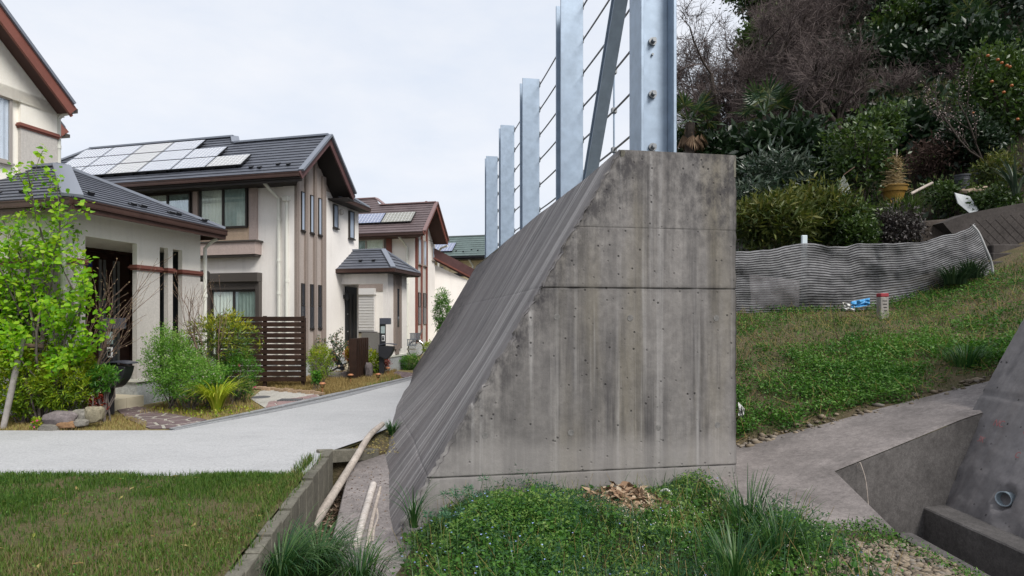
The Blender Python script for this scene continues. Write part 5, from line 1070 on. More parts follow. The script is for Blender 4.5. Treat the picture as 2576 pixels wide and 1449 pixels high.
cs.box(x0-0.01, x0+0.36, bc.y-0.135, bc.y+0.135, 0.675, 0.70); cs.box(x0-0.02, x0+0.37, bc.y-0.137, bc.y-0.11, 0.90, 0.92); cs.box(x0-0.02, x0+0.37, bc.y+0.11, bc.y+0.137, 0.90, 0.92)
for k in range(5): cs.hexa([(x0+0.30, bc.y-0.12+0.05*k, 0.72), (x0+0.32, bc.y-0.12+0.05*k, 0.72), (x0+0.32, bc.y-0.09+0.05*k, 0.72), (x0+0.30, bc.y-0.09+0.05*k, 0.72), (x0+0.44, bc.y-0.12+0.05*k, 1.06), (x0+0.46, bc.y-0.12+0.05*k, 1.06), (x0+0.46, bc.y-0.09+0.05*k, 1.06), (x0+0.44, bc.y-0.09+0.05*k, 1.06)])
cs.build('child_seat', M_BASK, bk)
cb = MB(); x1 = bc.x-0.30
for k in range(6): cb.box(x1+k*0.06, x1+k*0.06+0.03, bc.y-0.17, bc.y-0.155, 0.44, 0.68)
cb.box(x1-0.01, x1+0.345, bc.y-0.175, bc.y-0.15, 0.66, 0.69); cb.box(x1-0.01, x1+0.345, bc.y-0.175, bc.y-0.15, 0.43, 0.46); cb.box(x1, x1+0.33, bc.y-0.15, bc.y-0.06, 0.43, 0.45); cb.build('basket', M_BASK, bk)
MB().tube([(bb_[0]-0.02, bc.y-0.08, 0.29), (bb_[0]-0.02, bc.y-0.05, 0.29)], 0.08, 18).build('chainring', M_CHR, bk); MB().obox(((bb_[0]+bc.x)/2, bc.y-0.05, 0.30), (1, 0, 0), (0, 1, 0), (0, 0, 1), 0.24, 0.012, 0.03).build('chain_guard', M_CHR, bk)
# ------------------------------------------------------------------ bamboo and sticks in the ditch
M_BAM = m_concrete('dry_bamboo', (0.35, 0.31, 0.275), 0.25, 25, 0.35); M_BAMW = m_concrete('bleached_bamboo', (0.47, 0.43, 0.40), 0.22, 25, 0.35); M_BRANCH = m_concrete('bleached_branch', (0.38, 0.33, 0.29), 0.25, 40)
def smooth_path(pts, n=40):
    pts = [Vector(p) for p in pts]; out_ = []
    ex = [pts[0]*2-pts[1]]+pts+[pts[-1]*2-pts[-2]]; seg = len(pts)-1
    for i in range(n+1):
        t = i/n*seg; k = min(int(t), seg-1); f = t-k; p0, p1, p2, p3 = ex[k:k+4]
        out_.append(0.5*((2*p1)+(p2-p0)*f+(2*p0-5*p1+4*p2-p3)*f*f+(3*p1-p0-3*p2+p3)*f**3))
    return out_
def bamboo(label, pts, r0, r1, nodes, mat):
    path_ = smooth_path(pts, 60); t = thing('bamboo_pole', label, 'bamboo pole', pts[0], 'dry bamboo lying in the ditch'); rr = []
    for i in range(61): rr.append((r0+(r1-r0)*i/60)*(1+0.05*abs(math.sin(math.pi*nodes*i/60))**6*0))
    MB().tube(path_, rr, 14).build('culm', mat, t, sm=True)
    for k in range(1, nodes):
        i = int(60*k/nodes); ax_ = (path_[min(i+1, 60)]-path_[i-1]).normalized(); MB().torus(path_[i], ax_, rr[i]*0.99, rr[i]*0.075, 18, 6).build('node_ring', M_BRANCH, t, sm=True)
    return t
A_, B_ = G(786, 1328, -0.45), G(962, 1067, 0.10)
def on_line(x, y):
    """point of the pole over a given spot of the ditch, on the straight line between its two ends"""
    best = min((abs(CX+F*q.x/q.y-x), q.y) for q in (A_.lerp(B_, k/200) for k in range(201)))[1]; return P(x, y, best)
bamboo('long dry bamboo pole lying across the ditch beam toward the road', [A_, on_line(844, 1234), on_line(890, 1160), on_line(929, 1097), B_], 0.046, 0.034, 11, M_BAM)
bamboo('short pale bamboo pole lying on the concrete slab', [G(895, 1372, -0.36), G(915, 1300, -0.32), G(939, 1219, -0.25)], 0.031, 0.036, 6, M_BAMW)
def branch(label, pts, r0, r1):
    p_ = smooth_path(pts, 30); o = MB().tube(p_, [r0+(r1-r0)*i/30 for i in range(31)], 8).build('dry_branch', M_BRANCH, None, sm=True); tag(o, label, 'branch', 'dry branches in the ditch'); return o
branch('thin pale branch lying right of the short bamboo pole', [G(924, 1378, -0.37), G(936, 1310, -0.33), G(948, 1260, -0.30), G(957, 1226, -0.27)], 0.020, 0.014)
branch('short crooked branch at the very foot of the slanted wall', [G(938, 1362, -0.37), G(941, 1330, -0.35), G(950, 1305, -0.34), G(948, 1280, -0.32)], 0.011, 0.012)
branch('short broken stick leaning beside the kerb panels', [G(751, 1300, -0.15), G(757, 1345, -0.36)], 0.008, 0.012); branch('thin bent twig standing against the kerb', [G(742, 1230, -0.1), G(752, 1262, -0.2), G(756, 1300, -0.35)], 0.005, 0.007)
# ------------------------------------------------------------------ near vegetation
L_TREE = leaf_mat('young_tree_leaf', [(0.09, 0.24, 0.010), (0.17, 0.38, 0.013), (0.26, 0.48, 0.016), (0.32, 0.44, 0.04)], 0.45)
L_AZA = leaf_mat('azalea_leaf', [(0.07, 0.15, 0.012), (0.17, 0.28, 0.015), (0.30, 0.38, 0.02), (0.40, 0.38, 0.03)], 0.35)
L_DARKE = leaf_mat('dark_evergreen_leaf', [(0.014, 0.035, 0.012), (0.022, 0.055, 0.014), (0.04, 0.075, 0.015), (0.14, 0.13, 0.02)], 0.2, 0.35)
L_FINE = leaf_mat('fine_shrub_leaf', [(0.055, 0.16, 0.02), (0.10, 0.25, 0.03), (0.18, 0.35, 0.05), (0.34, 0.44, 0.15)], 0.35)
L_PHOT = leaf_mat('photinia_leaf', [(0.025, 0.07, 0.02), (0.07, 0.14, 0.02), (0.25, 0.29, 0.02), (0.45, 0.40, 0.03)], 0.3, 0.35)
L_GREEN = leaf_mat('mid_green_leaf', [(0.02, 0.08, 0.012), (0.05, 0.15, 0.02), (0.09, 0.24, 0.025), (0.16, 0.32, 0.03)], 0.35)
L_RED = leaf_mat('red_leaf', [(0.10, 0.012, 0.012), (0.22, 0.02, 0.02), (0.35, 0.05, 0.03), (0.14, 0.10, 0.02)], 0.3)
L_CORAL = leaf_mat('coral_leaf', [(0.45, 0.08, 0.05), (0.5, 0.2, 0.05), (0.35, 0.35, 0.04), (0.25, 0.3, 0.03)], 0.3)
L_STRAP = leaf_mat('strap_leaf', [(0.16, 0.27, 0.02), (0.34, 0.41, 0.03), (0.52, 0.53, 0.09)], 0.3)
L_DRYG = leaf_mat('dry_grass', [(0.20, 0.14, 0.055), (0.30, 0.22, 0.09), (0.36, 0.29, 0.13), (0.22, 0.24, 0.05)], 0.2, 0.8, 0.1)
L_GRASS = leaf_mat('lawn_grass', [(0.03, 0.075, 0.012), (0.055, 0.12, 0.018), (0.10, 0.165, 0.026), (0.20, 0.155, 0.08)], 0.3, 0.6, 0.2)
L_WEED = leaf_mat('weed_leaf', [(0.014, 0.058, 0.011), (0.038, 0.115, 0.017), (0.08, 0.19, 0.028), (0.14, 0.26, 0.055)], 0.3, 0.5, 0.25)
L_LONG = leaf_mat('long_grass', [(0.012, 0.05, 0.016), (0.025, 0.085, 0.022), (0.05, 0.12, 0.03), (0.10, 0.17, 0.05)], 0.3, 0.4, 0.4)
L_BLUEF = flat_mat('blue_petal', (0.30, 0.38, 0.68), 0.6); L_PINKF = flat_mat('pink_petal', (0.65, 0.08, 0.22), 0.5); L_WHITEF = flat_mat('white_petal', (0.75, 0.68, 0.62), 0.6)
M_BARK = rough_mat('grey_bark', (0.13, 0.11, 0.10), 0.3, 14, 0.9, 30, 0.5); M_TWIG = leaf_mat('twig', [(0.10, 0.065, 0.05), (0.16, 0.11, 0.085), (0.22, 0.16, 0.12)], 0.0, 0.9, 0.1); M_BUD = flat_mat('bud', (0.40, 0.30, 0.17), 0.7)

def grow(segs, tips, p, d, L, r, lev, cfg):
    """recursive limb; cfg: children count, spread, length ratio, bend, up"""
    n = cfg.get('steps', 3); q = Vector(p); d = Vector(d).normalized()
    for i in range(n):
        d = (d+Vector((random.gauss(0, 1), random.gauss(0, 1), random.gauss(0, 1)))*cfg['bend']+Vector((0, 0, cfg['up']))).normalized()
        e = q+d*L/n; ra = r*(1-0.35*i/n); rb = r*(1-0.35*(i+1)/n); segs.append((q.copy(), e.copy(), ra, rb, lev)); 
        if lev <= 1: tips.append((e.copy(), d.copy()))
        if lev > 0 and i >= cfg.get('first', 0):
            for _ in range(cfg['kids']):
                if random.random() < cfg.get('prob', 0.8):
                    ax_ = d.orthogonal().normalized(); ax_.rotate(Matrix.Rotation(random.uniform(0, 6.283), 3, d)); c = (d*math.cos(cfg['spread'])+ax_*math.sin(cfg['spread'])*random.uniform(0.7, 1.2)).normalized()
                    grow(segs, tips, e, c, L*cfg['ratio']*random.uniform(0.7, 1.15), rb*cfg.get('rr', 0.6), lev-1, cfg)
        q = e
    tips.append((q.copy(), d.copy()))
def seg_mesh(name, segs, mat, parent, minr=0.0, n=5):
    A = np.array([s[0][:] for s in segs]); B = np.array([s[1][:] for s in segs]); ra = np.maximum([s[2] for s in segs], minr); rb = np.maximum([s[3] for s in segs], minr)
    return sticks(name, A, B, ra, rb, mat, parent, n)
def clumps(center, radii, nc, per, rc, shell=0.5, lump=0.3, up=0.25, seed=0.0, rcut=None):
    d = rdir(nc); k = 1+lump*(fbm(d[:, 0]*2+seed, d[:, 1]*2+d[:, 2]*1.7+seed)-0.5)*2
    r = shell+(1-shell)*rng.random(nc)**0.6; C = np.asarray(center)+d*(r*k)[:, None]*np.asarray(radii)
    P_ = np.repeat(C, per, 0)+rng.normal(size=(nc*per, 3))*rc; O = np.repeat(d, per, 0)
    D = unit(O*0.5+rng.normal(size=(nc*per, 3))*0.55+np.array([0, 0, up])); 
    rv = np.clip(0.55*np.repeat(rng.random(nc), per)+0.45*rng.random(nc*per)+0.18*np.repeat(d[:, 2], per)*1.0-0.05, 0, 1)
    return P_, D, rv, C
def stems(base, C, n, r, mat, parent, name='stem'):
    """woody stems from a base to some of the clumps"""
    mb = MB(); base = Vector(base)
    for i in rng.choice(len(C), min(n, len(C)), False):
        c = Vector(C[i]); b0 = base+Vector((random.gauss(0, 0.04), random.gauss(0, 0.04), 0)); m = b0.lerp(c, 0.5)+Vector((random.gauss(0, 0.05), random.gauss(0, 0.05), 0.06)); mb.tube([b0, m, c], [r, r*0.7, r*0.3], 5)
    return mb.build(name, mat, parent)
def shrub(label, x0, x1, y0, y1, d, nc, per, rc, size, mat, T=T_LEAF, shell=0.45, lump=0.3, group=None, depth=None, name='shrub', nst=14, szv=0.35, flowers=None, up=0.25):
    c = P((x0+x1)/2, (y0+y1)/2, d); rx = (x1-x0)*d/F/2; rz = (y1-y0)*d/F/2; ry = depth or rx*0.8
    t = thing(name, label, 'shrub', (c.x, c.y, max(0, c.z-rz)), group)
    Pt, D, rv, C = clumps(c, (rx*0.93, ry, rz*0.93), nc, per, rc, shell, lump, up, seed=x0*0.01); Pt[:, 2] = np.maximum(Pt[:, 2], 0.01)
    leaf_mesh('foliage', Pt, D, size*(1+szv*(rng.random(len(Pt))-0.5)*2), mat, t, T, rv)
    stems((c.x, c.y, -0.01 if c.z-rz < 0.6 else c.z-rz), C, nst, 0.012, M_BARK, t)
    if flowers:
        fm, nf, fs = flowers; idx = rng.choice(len(C), nf); fpz = C[idx]+np.array([0, -0.04, 0.03])+rng.normal(size=(nf, 3))*0.02
        k = 5; leaf_mesh('flowers', np.repeat(fpz, k, 0), unit(rng.normal(size=(nf*k, 3))+np.array([0, -0.8, 0.4])), fs, fm, t, T_ROUND)
    return t
# young tree with heart shaped leaves
tb = P(102, 1062, 8.45); tb.z = 0; yt = thing('young_tree', 'young slender tree with bright green heart shaped leaves by the porch', 'tree', tb)
segs, tips = [], []; cfg = dict(kids=1, spread=0.62, ratio=0.52, bend=0.06, up=0.05, steps=5, prob=0.85, first=1, rr=0.6)
random.seed(21)
TS = 0.74
for (dx, dy, L, r) in ((-0.12, 0.02, 3.0, 0.028), (0.03, 0.05, 3.45, 0.032), (0.22, 0.0, 2.6, 0.024), (-0.30, -0.05, 2.3, 0.022), (0.36, -0.1, 1.9, 0.02), (0.10, -0.15, 2.2, 0.02), (-0.16, 0.1, 2.7, 0.02), (0.45, 0.05, 1.5, 0.016), (0.2, 0.1, 3.0, 0.02), (-0.42, 0.0, 1.7, 0.016), (-0.05, -0.2, 1.6, 0.016)):
    grow(segs, tips, (tb.x+dx*0.15, tb.y+dy*0.15, 0.0), (dx*1.25, dy, 1.0), L*TS, r, 2, cfg)
seg_mesh('trunk', segs, M_BARK, yt, 0.003)
tp = np.array([t[0][:] for t in tips]); td = np.array([t[1][:] for t in tips]); keep = tp[:, 2] > 0.75; tp, td = tp[keep], td[keep]; k = 7
pts = np.repeat(tp, k, 0)+rng.normal(size=(len(tp)*k, 3))*0.055; dr = unit(np.repeat(td, k, 0)*0.3+rng.normal(size=pts.shape)*0.6+np.array([0, -0.25, -0.35]))
leaf_mesh('crown', pts, dr, 0.062*(0.6+0.8*rng.random(len(pts))), L_TREE, yt, T_HEART, nrm=unit(np.array([0, -0.6, 0.9])+rng.normal(size=pts.shape)*0.4))
print('young tree leaves', len(pts))
shrub('dense dark evergreen shrub with bronze tips at the left edge behind the stake', -90, 112, 690, 900, 8.9, 420, 8, 0.03, 0.085, L_DARKE, group='garden shrubs', nst=8)
shrub('broad yellow green azalea with a few pink buds behind the rocks', -40, 165, 850, 1058, 8.5, 1000, 9, 0.022, 0.050, L_AZA, shell=0.5, group='garden shrubs', flowers=(L_PINKF, 26, 0.022))
shrub('bright yellow green shrub beside the mailbox post over the boulder', 88, 246, 890, 1030, 8.5, 640, 9, 0.024, 0.066, L_AZA, shell=0.5, group='garden shrubs', T=T_NARROW)
shrub('fresh green pointed leaf shrub touching the mailbox', 222, 292, 922, 985, 8.6, 110, 9, 0.025, 0.075, L_GREEN, group='garden shrubs', T=T_NARROW)
shrub('tiny azalea seedling with pink buds at the road edge', 82, 108, 1052, 1084, 8.05, 34, 9, 0.012, 0.038, L_AZA, group='garden shrubs', flowers=(L_PINKF, 5, 0.02), nst=4)
shrub('small dark red leaved plant at the foot of the mailbox post', 228, 262, 985, 1040, 8.6, 60, 6, 0.02, 0.045, L_RED, group='garden shrubs', nst=5)
# bare twiggy shrub before the door
bb0 = P(178, 1058, 8.7); bb0.z = 0; bs = thing('bare_shrub', 'leafless twiggy shrub with pale buds in front of the brown door', 'shrub', bb0); segs, tips = [], []
cfg = dict(kids=2, spread=0.45, ratio=0.5, bend=0.07, up=0.04, steps=4, prob=0.75, first=1, rr=0.6)
for (dx, dy, L) in ((-0.05, 0, 2.1), (0.18, 0.05, 2.2), (0.33, 0, 2.1), (0.46, -0.1, 1.9), (0.26, 0.1, 2.3)): grow(segs, tips, (bb0.x+dx*0.3, bb0.y+dy, 0), (dx*1.1, dy, 1), L*0.70, 0.012, 2, cfg)
seg_mesh('stem', segs, M_TWIG, bs, 0.0022, 4); tp = np.array([t[0][:] for t in tips]); td = np.array([t[1][:] for t in tips]); leaf_mesh('buds', tp, td+rng.normal(size=td.shape)*0.3, 0.028, M_BUD, bs, T_NARROW)['kind'] = 'stuff'
# shrubs between the path and the slat fence
shrub('airy light green fine leaved shrub in front of the porch columns', 366, 500, 808, 1000, 9.8, 1000, 12, 0.032, 0.030, L_FINE, shell=0.35, lump=0.5, group='garden shrubs')
shrub('variegated fine leaved bush spreading low before the plinth', 385, 575, 880, 1015, 9.7, 800, 12, 0.034, 0.030, L_FINE, shell=0.35, lump=0.5, group='garden shrubs')
shrub('tall glossy shrub with yellow new leaves and bare twigs before the fence', 462, 650, 775, 935, 10.7, 420, 9, 0.03, 0.075, L_PHOT, shell=0.5, lump=0.35, group='garden shrubs', T=T_NARROW)
shrub('rounded mid green azalea in front of the slat fence', 540, 652, 880, 1005, 10.5, 520, 9, 0.022, 0.050, L_GREEN, group='garden shrubs', T=T_NARROW, flowers=(L_PINKF, 3, 0.04))
shrub('loose shrub with small white bell flowers beside the strap leaf clump', 490, 565, 925, 1000, 9.9, 240, 7, 0.025, 0.034, L_FINE, group='garden shrubs', flowers=(L_WHITEF, 60, 0.018))
tw = P(560, 960, 10.5); segs, tips = [], []; tws = thing('bare_twigs', 'brown bare twigs standing up through the glossy shrub', 'shrub', (tw.x, tw.y, 0))
for k in range(5): grow(segs, tips, (tw.x+random.gauss(0, 0.1), tw.y-0.35, 0.35), (random.gauss(-0.15, 0.25), -0.15, 1), 1.15, 0.010, 2, cfg)
seg_mesh('stem', segs, M_TWIG, tws, 0.0022, 4); tp = np.array([t[0][:] for t in tips]); td = np.array([t[1][:] for t in tips]); leaf_mesh('buds', tp, td, 0.022, M_BUD, tws, T_NARROW)['kind'] = 'stuff'
c = G(546, 1036); n = 170; an = rng.random(n)*6.283; sc_ = thing('strap_leaf_clump', 'fountain of arching yellow green strap leaves at the path edge', 'plant', c)
blades('leaf_blade', np.array(c)+np.stack([np.cos(an), np.sin(an), an*0], 1)*rng.random((n, 1))*0.07, np.stack([np.cos(an), np.sin(an), an*0], 1), 0.62+0.25*rng.random(n), 0.58+0.36*rng.random(n), 0.024, L_STRAP, sc_, 7)['kind'] = 'stuff'
# around the solar house entrance
shrub('fern leaved shrub with golden tips beside the slat fence end', 768, 836, 862, 960, 13.0, 320, 8, 0.03, 0.05, L_AZA, group='garden shrubs', T=T_NARROW)
gtb = G(813, 949); gn = thing('gnarled_tree', 'small gnarled garden tree with bronze leaf tips', 'tree', gtb); segs, tips = [], []; random.seed(5)
for (dx, dy, L) in ((0.45, 0, 0.75), (-0.3, 0.1, 0.6), (0.9, -0.1, 0.62), (0.1, 0.1, 0.7)): grow(segs, tips, gtb, (dx, dy, 0.9), L, 0.03, 2, dict(kids=2, spread=0.7, ratio=0.55, bend=0.14, up=0.0, steps=3, prob=0.8, rr=0.55))
seg_mesh('trunk', segs, M_BARK, gn, 0.004); tp = np.array([t[0][:] for t in tips]); tp = np.repeat(tp[tp[:, 2] > 0.3], 4, 0); leaf_mesh('crown', tp+rng.normal(size=tp.shape)*0.03, rng.normal(size=tp.shape)+np.array([0, 0, 0.5]), 0.055, leaf_mat('bronze_green_leaf', [(0.02, 0.07, 0.03), (0.05, 0.12, 0.05), (0.12, 0.16, 0.06), (0.35, 0.16, 0.08)], 0.3), gn)
shrub('small coral and yellow leaved shrub left of the slatted screen', 865, 893, 877, 905, 14.6, 90, 7, 0.025, 0.05, L_CORAL, group='garden shrubs', nst=6)
shrub('yellow green shrub behind the standing stone', 917, 962, 880, 942, 15.6, 240, 8, 0.03, 0.05, L_AZA, group='garden shrubs')
shrub('bright red leaved shrub below the second mailbox', 952, 977, 893, 936, 16.0, 110, 8, 0.03, 0.05, L_RED, group='garden shrubs')
shrub('neat rounded green shrub in front of the bicycle', 1005, 1062, 890, 938, 17.4, 420, 9, 0.03, 0.035, L_GREEN, group='garden shrubs')
shrub('leafy sprig beyond the round shrub by the maroon house wall', 1062, 1092, 858, 895, 20, 90, 8, 0.03, 0.05, L_AZA, group='garden shrubs', nst=5)
shrub('narrow upright green shrub with orange tips before the garage wing', 1092, 1134, 722, 850, 22.5, 330, 9, 0.05, 0.10, L_GREEN, group='garden shrubs', T=T_NARROW, up=-0.2)
shrub('tuft of fresh green broad leaves in the dry grass', 785, 808, 936, 962, 12.2, 40, 7, 0.02, 0.06, L_GREEN, group='garden shrubs', nst=4)
# dry grass in the gardens
def in_poly(x, y, poly):
    c = np.zeros(len(x), bool)
    for i in range(len(poly)):
        (x1, y1), (x2, y2) = poly[i], poly[i-1]; c ^= ((y1 > y) != (y2 > y)) & (x < (x2-x1)*(y-y1)/(y2-y1+1e-9)+x1)
    return c
def scatter(n, x0, x1, y0, y1, poly=None, dens=None):
    x = rng.uniform(x0, x1, n); y = rng.uniform(y0, y1, n); k = np.ones(n, bool)
    if poly is not None: k &= in_poly(x, y, poly)
    if dens is not None: k &= rng.random(n) < dens(x, y)
    return x[k], y[k]
def grass(name, x, y, z, L, W, mat, lean=0.35, seg=2, rv=None, label=None):
    n = len(x); an = rng.random(n)*6.283; o = np.stack([np.cos(an), np.sin(an), 0*an], 1)
    ob = blades(name, np.stack([x, y, z], 1), o, L*(0.5+rng.random(n)), np.clip(rng.normal(lean, 0.15, n), 0.02, 0.9), W, mat, None, seg, rv); ob['kind'] = 'stuff'
    if label: ob['label'] = label
    return ob
g1 = [(-12, 7.95), (-4.9, 7.95), (-5.2, 8.5), (-6.0, 9.2), (-12, 9.3)]
x, y = scatter(24000, -9.5, -4.8, 7.95, 9.3, g1); grass('dry_grass', x, y, x*0-0.01, 0.045, 0.006, L_DRYG, 0.5, label='dry straw coloured grass under the shrubs and garden')
g2 = [tuple(G(*q).xy) for q in ((345, 1040), (460, 1044), (526, 1057), (660, 1030), (628, 1003), (640, 985), (500, 985))]
x, y = scatter(16000, -7, -3.6, 8.5, 13, g2); grass('dry_grass', x, y, x*0-0.01, 0.075, 0.006, L_DRYG, 0.5)
g3 = [tuple(G(*q).xy) for q in ((640, 972), (720, 980), (818, 992), (860, 988), (974, 961), (1010, 950), (985, 940), (1000, 932), (930, 930), (770, 945), (640, 958))]
x, y = scatter(60000, -6.2, -2, 11, 18, g3); rv = np.clip(rng.random(len(x))*0.6+0.6*smooth01((x+3.7)/0.9)*smooth01((15.5-y)/2)*rng.random(len(x)), 0, 1); grass('dry_grass', x, y, x*0-0.01, 0.085, 0.008, L_DRYG, 0.5, rv=rv)
x, y = scatter(9000, -4.2, -2.0, 12, 15.5, g3, lambda x, y: smooth01((x+3.35)*3)*0.9); grass('green_grass', x, y, x*0-0.01, 0.06, 0.009, L_GREEN, 0.4)
x, y = scatter(700, -5.8, -3.9, 8.6, 9.9, [tuple(G(*q).xy) for q in ((340, 1030), (430, 1045), (530, 1055), (650, 1035), (640, 1020), (420, 1020), (350, 1020))]); leaf_mesh('weeds', np.stack([x, y, rng.random(len(x))*0.06], 1), rdir(len(x))+np.array([0, 0, 0.4]), 0.045, L_AZA)['kind'] = 'stuff'
# ------------------------------------------------------------------ lawn at bottom left
x, y = scatter(120000, -5.2, -1.65, 3.2, 5.68, None, lambda x, y: (x < kx(y)-0.0)*np.clip(0.26+2.2*(fbm(x*1.5+3, y*1.5)-0.40), 0.09, 1)); z = lawn_h(x, y)-0.004
rv = np.clip(rng.random(len(x))*0.7+1.6*np.clip(fbm(x*1.1+9, y*1.1)-0.50, 0, 1), 0, 1); grass('lawn_grass', x, y, z, 0.045, 0.0055, L_GRASS, 0.45, 2, rv, 'rough green and brown lawn grass in front of the road')
x, y = scatter(16000, -5.2, -1.65, 3.2, 5.66, None, lambda x, y: (x < kx(y))*np.clip(2.2*(fbm(x*1.5, y*1.5+7)-0.45), 0, 1)); leaf_mesh('lawn_weeds', np.stack([x, y, lawn_h(x, y)+rng.random(len(x))*0.035], 1), rdir(len(x))+np.array([0, 0, 0.3]), 0.020, L_WEED)['kind'] = 'stuff'
x, y = scatter(120, -5.0, -1.8, 3.3, 5.6, None, lambda x, y: (x < kx(y)-0.02)*1.0); n = len(x); leaf_mesh('dead_leaves', np.stack([x, y, lawn_h(x, y)+0.025], 1), rdir(n)*np.array([1, 1, 0.2]), 0.03+0.05*rng.random(n), L_DRYG, None, T_NARROW)['kind'] = 'stuff'
n = 1500; y = rng.uniform(3.2, 6.3, n); x = kx(y)-0.05-0.05*np.abs(rng.normal(size=n))+0.10*(rng.random(n) < 0.12); grass('kerb_grass', x, y, lawn_h(x, y)*0+0.015, 0.07, 0.006, L_GRASS, 0.5, 3)
# ------------------------------------------------------------------ foreground weeds
def fgmask(x, y): 
    wy = 5.08+(x+0.975)*0.17; return (y < wy-0.02)*(x > -1.5)*(x < pit_left(y)-0.05)
def wh(x, y): return (0.04+0.30*fbm(x*1.6+2, y*1.6)**1.4)*(0.55+0.45*smooth01((x+0.9)/0.7))+0.10*np.exp(-((x+0.1)/0.5)**2-((y-4.5)/0.4)**2)
def wdens(x, y):
    d = np.clip(0.55+1.2*(fbm(x*2.3, y*2.3+4)-0.42), 0.1, 1); d = d*(1-0.93*np.exp(-(((x-0.93)/0.42)**2+((y-4.95)/0.22)**2)**2))
    d = d*smooth01((x+0.98-0.25*(4.4-y))/0.45)*np.where(x > 1.75, np.clip((4.35-y)*3+0.1, 0, 1)*np.clip((2.25-x)*3+0.0, 0.0, 1), 1); return d*fgmask(x, y)
L_WEED2 = leaf_mat('pale_weed_leaf', [(0.05, 0.12, 0.025), (0.10, 0.19, 0.035), (0.17, 0.27, 0.06), (0.24, 0.32, 0.10)], 0.35, 0.5, 0.25); L_WEED3 = leaf_mat('blue_green_weed', [(0.015, 0.05, 0.022), (0.03, 0.085, 0.04), (0.06, 0.13, 0.06)], 0.3, 0.5, 0.25)
def pd(x, y, k): return smooth01((fbm(x*1.5+11*k, y*1.5+5*k)-0.40)/0.22)
for (nm, N_, mt, TT, s0, s1, hk, k, flat_) in (('weeds', 210000, L_WEED, T_ROUND, 0.010, 0.017, 0.85, 1, 0.35), ('pale_weeds', 70000, L_WEED2, T_LEAF, 0.012, 0.026, 1.15, 2, 0.6), ('cleaver_weeds', 60000, L_WEED3, T_NARROW, 0.016, 0.030, 1.35, 3, 0.8), ('broad_weeds', 12000, L_WEED, T_HEART, 0.024, 0.04, 1.0, 4, 0.4)):
    x, y = scatter(N_, -1.4, 2.7, 3.0, 5.55, None, lambda x, y: wdens(x, y)*pd(x, y, k)); n = len(x); h = wh(x, y)*hk*(0.6+0.8*fbm(x*4, y*4+k)); u = rng.random(n)**0.6; z = fg_h(x, y)+h*u
    leaf_mesh(nm, np.stack([x, y, z], 1), unit(rng.normal(size=(n, 3))*np.array([1, 1, flat_])+np.array([0, 0, 0.12])), s0+(s1-s0)*2*rng.random(n)**1.5, mt, None, TT, np.clip(0.1+0.6*u*rng.random(n)+0.7*(fbm(x*3, y*3)-0.35), 0, 1), unit(rng.normal(size=(n, 3))*0.5+np.array([0, -0.25, 1])))['kind'] = 'stuff'
x, y = scatter(2600, -1.2, 2.2, 3.0, 5.3, None, wdens); grass('weed_grass', x, y, fg_h(x, y), 0.24, 0.0055, L_LONG, 0.35, 5)
x, y = scatter(700, -1.2, 2.2, 3.0, 5.3, None, wdens); n = len(x); z = fg_h(x, y); sticks('dead_stems', np.stack([x, y, z], 1), np.stack([x+rng.normal(size=n)*0.09, y+rng.normal(size=n)*0.06, z+0.16+0.12*rng.random(n)], 1), 0.0022, 0.0012, L_DRYG)['kind'] = 'stuff'
x, y = scatter(9000, -1.3, 2.0, 3.0, 5.4, None, wdens); n = len(x); z = fg_h(x, y); top = z+wh(x, y)*1.2*rng.random(n); sticks('weed_stems', np.stack([x, y, z], 1), np.stack([x+rng.normal(size=n)*0.03, y+rng.normal(size=n)*0.03, top], 1), 0.0018, 0.0012, L_WEED)['kind'] = 'stuff'
def fdens(x, y): return wdens(x, y)*(0.75*np.exp(-((x+0.45)/0.75)**2)+0.1)
x, y = scatter(650, -1.3, 2.2, 3.1, 5.2, None, fdens); n = len(x); z = fg_h(x, y)+wh(x, y)*1.04+0.01; k = 4; an = np.tile(np.arange(k)*math.pi/2, n)+np.repeat(rng.random(n)*6, k)
leaf_mesh('blue_flowers', np.repeat(np.stack([x, y, z], 1), k, 0), np.stack([np.cos(an), np.sin(an)-0.35, 0.5+0*an], 1), 0.0085, L_BLUEF, None, T_ROUND)['kind'] = 'stuff'
x, y = scatter(900, -0.6, 2.2, 3.1, 5.0, None, lambda x, y: wdens(x, y)*smooth01((x-0.3)/0.8)); n = len(x); z = fg_h(x, y)+wh(x, y)*1.05+0.01; leaf_mesh('white_flowers', np.repeat(np.stack([x, y, z], 1), 3, 0)+rng.normal(size=(3*n, 3))*0.006, rdir(3*n)+np.array([0, -0.5, 0.8]), 0.006, L_WHITEF, None, T_ROUND)['kind'] = 'stuff'
# feathery mugwort clumps by the wall
for i, (px, py, s_) in enumerate(((1190, 1235, 1.0), (1130, 1290, 0.8))):
    c = P(px, py, 4.85 if i == 0 else 4.6); n = 420; t = thing('mugwort_plant', ['feathery grey green herb standing tallest against the wall end', 'lower feathery herb at the left of the weeds'][i], 'plant', (c.x, c.y, -0.12), 'feathery herbs by the wall')
    base = np.array([c.x, c.y, c.z-0.02]); cen = base+rng.normal(size=(14, 3))*np.array([0.10, 0.07, 0.05])*s_; pp_ = np.repeat(cen, 30, 0); dd = unit(rng.normal(size=pp_.shape)*np.array([1, 1, 0.5])+np.array([0, 0, 0.3])); leaf_mesh('foliage', pp_+dd*0.03*rng.random((len(pp_), 1)), dd, 0.035, leaf_mat('grey_green_leaf', [(0.04, 0.11, 0.06), (0.07, 0.17, 0.09), (0.12, 0.24, 0.13)], 0.3), t, T_NARROW)
    sticks('stem', np.tile([c.x, c.y, -0.13], (14, 1)), cen, 0.003, 0.002, L_WEED, t)
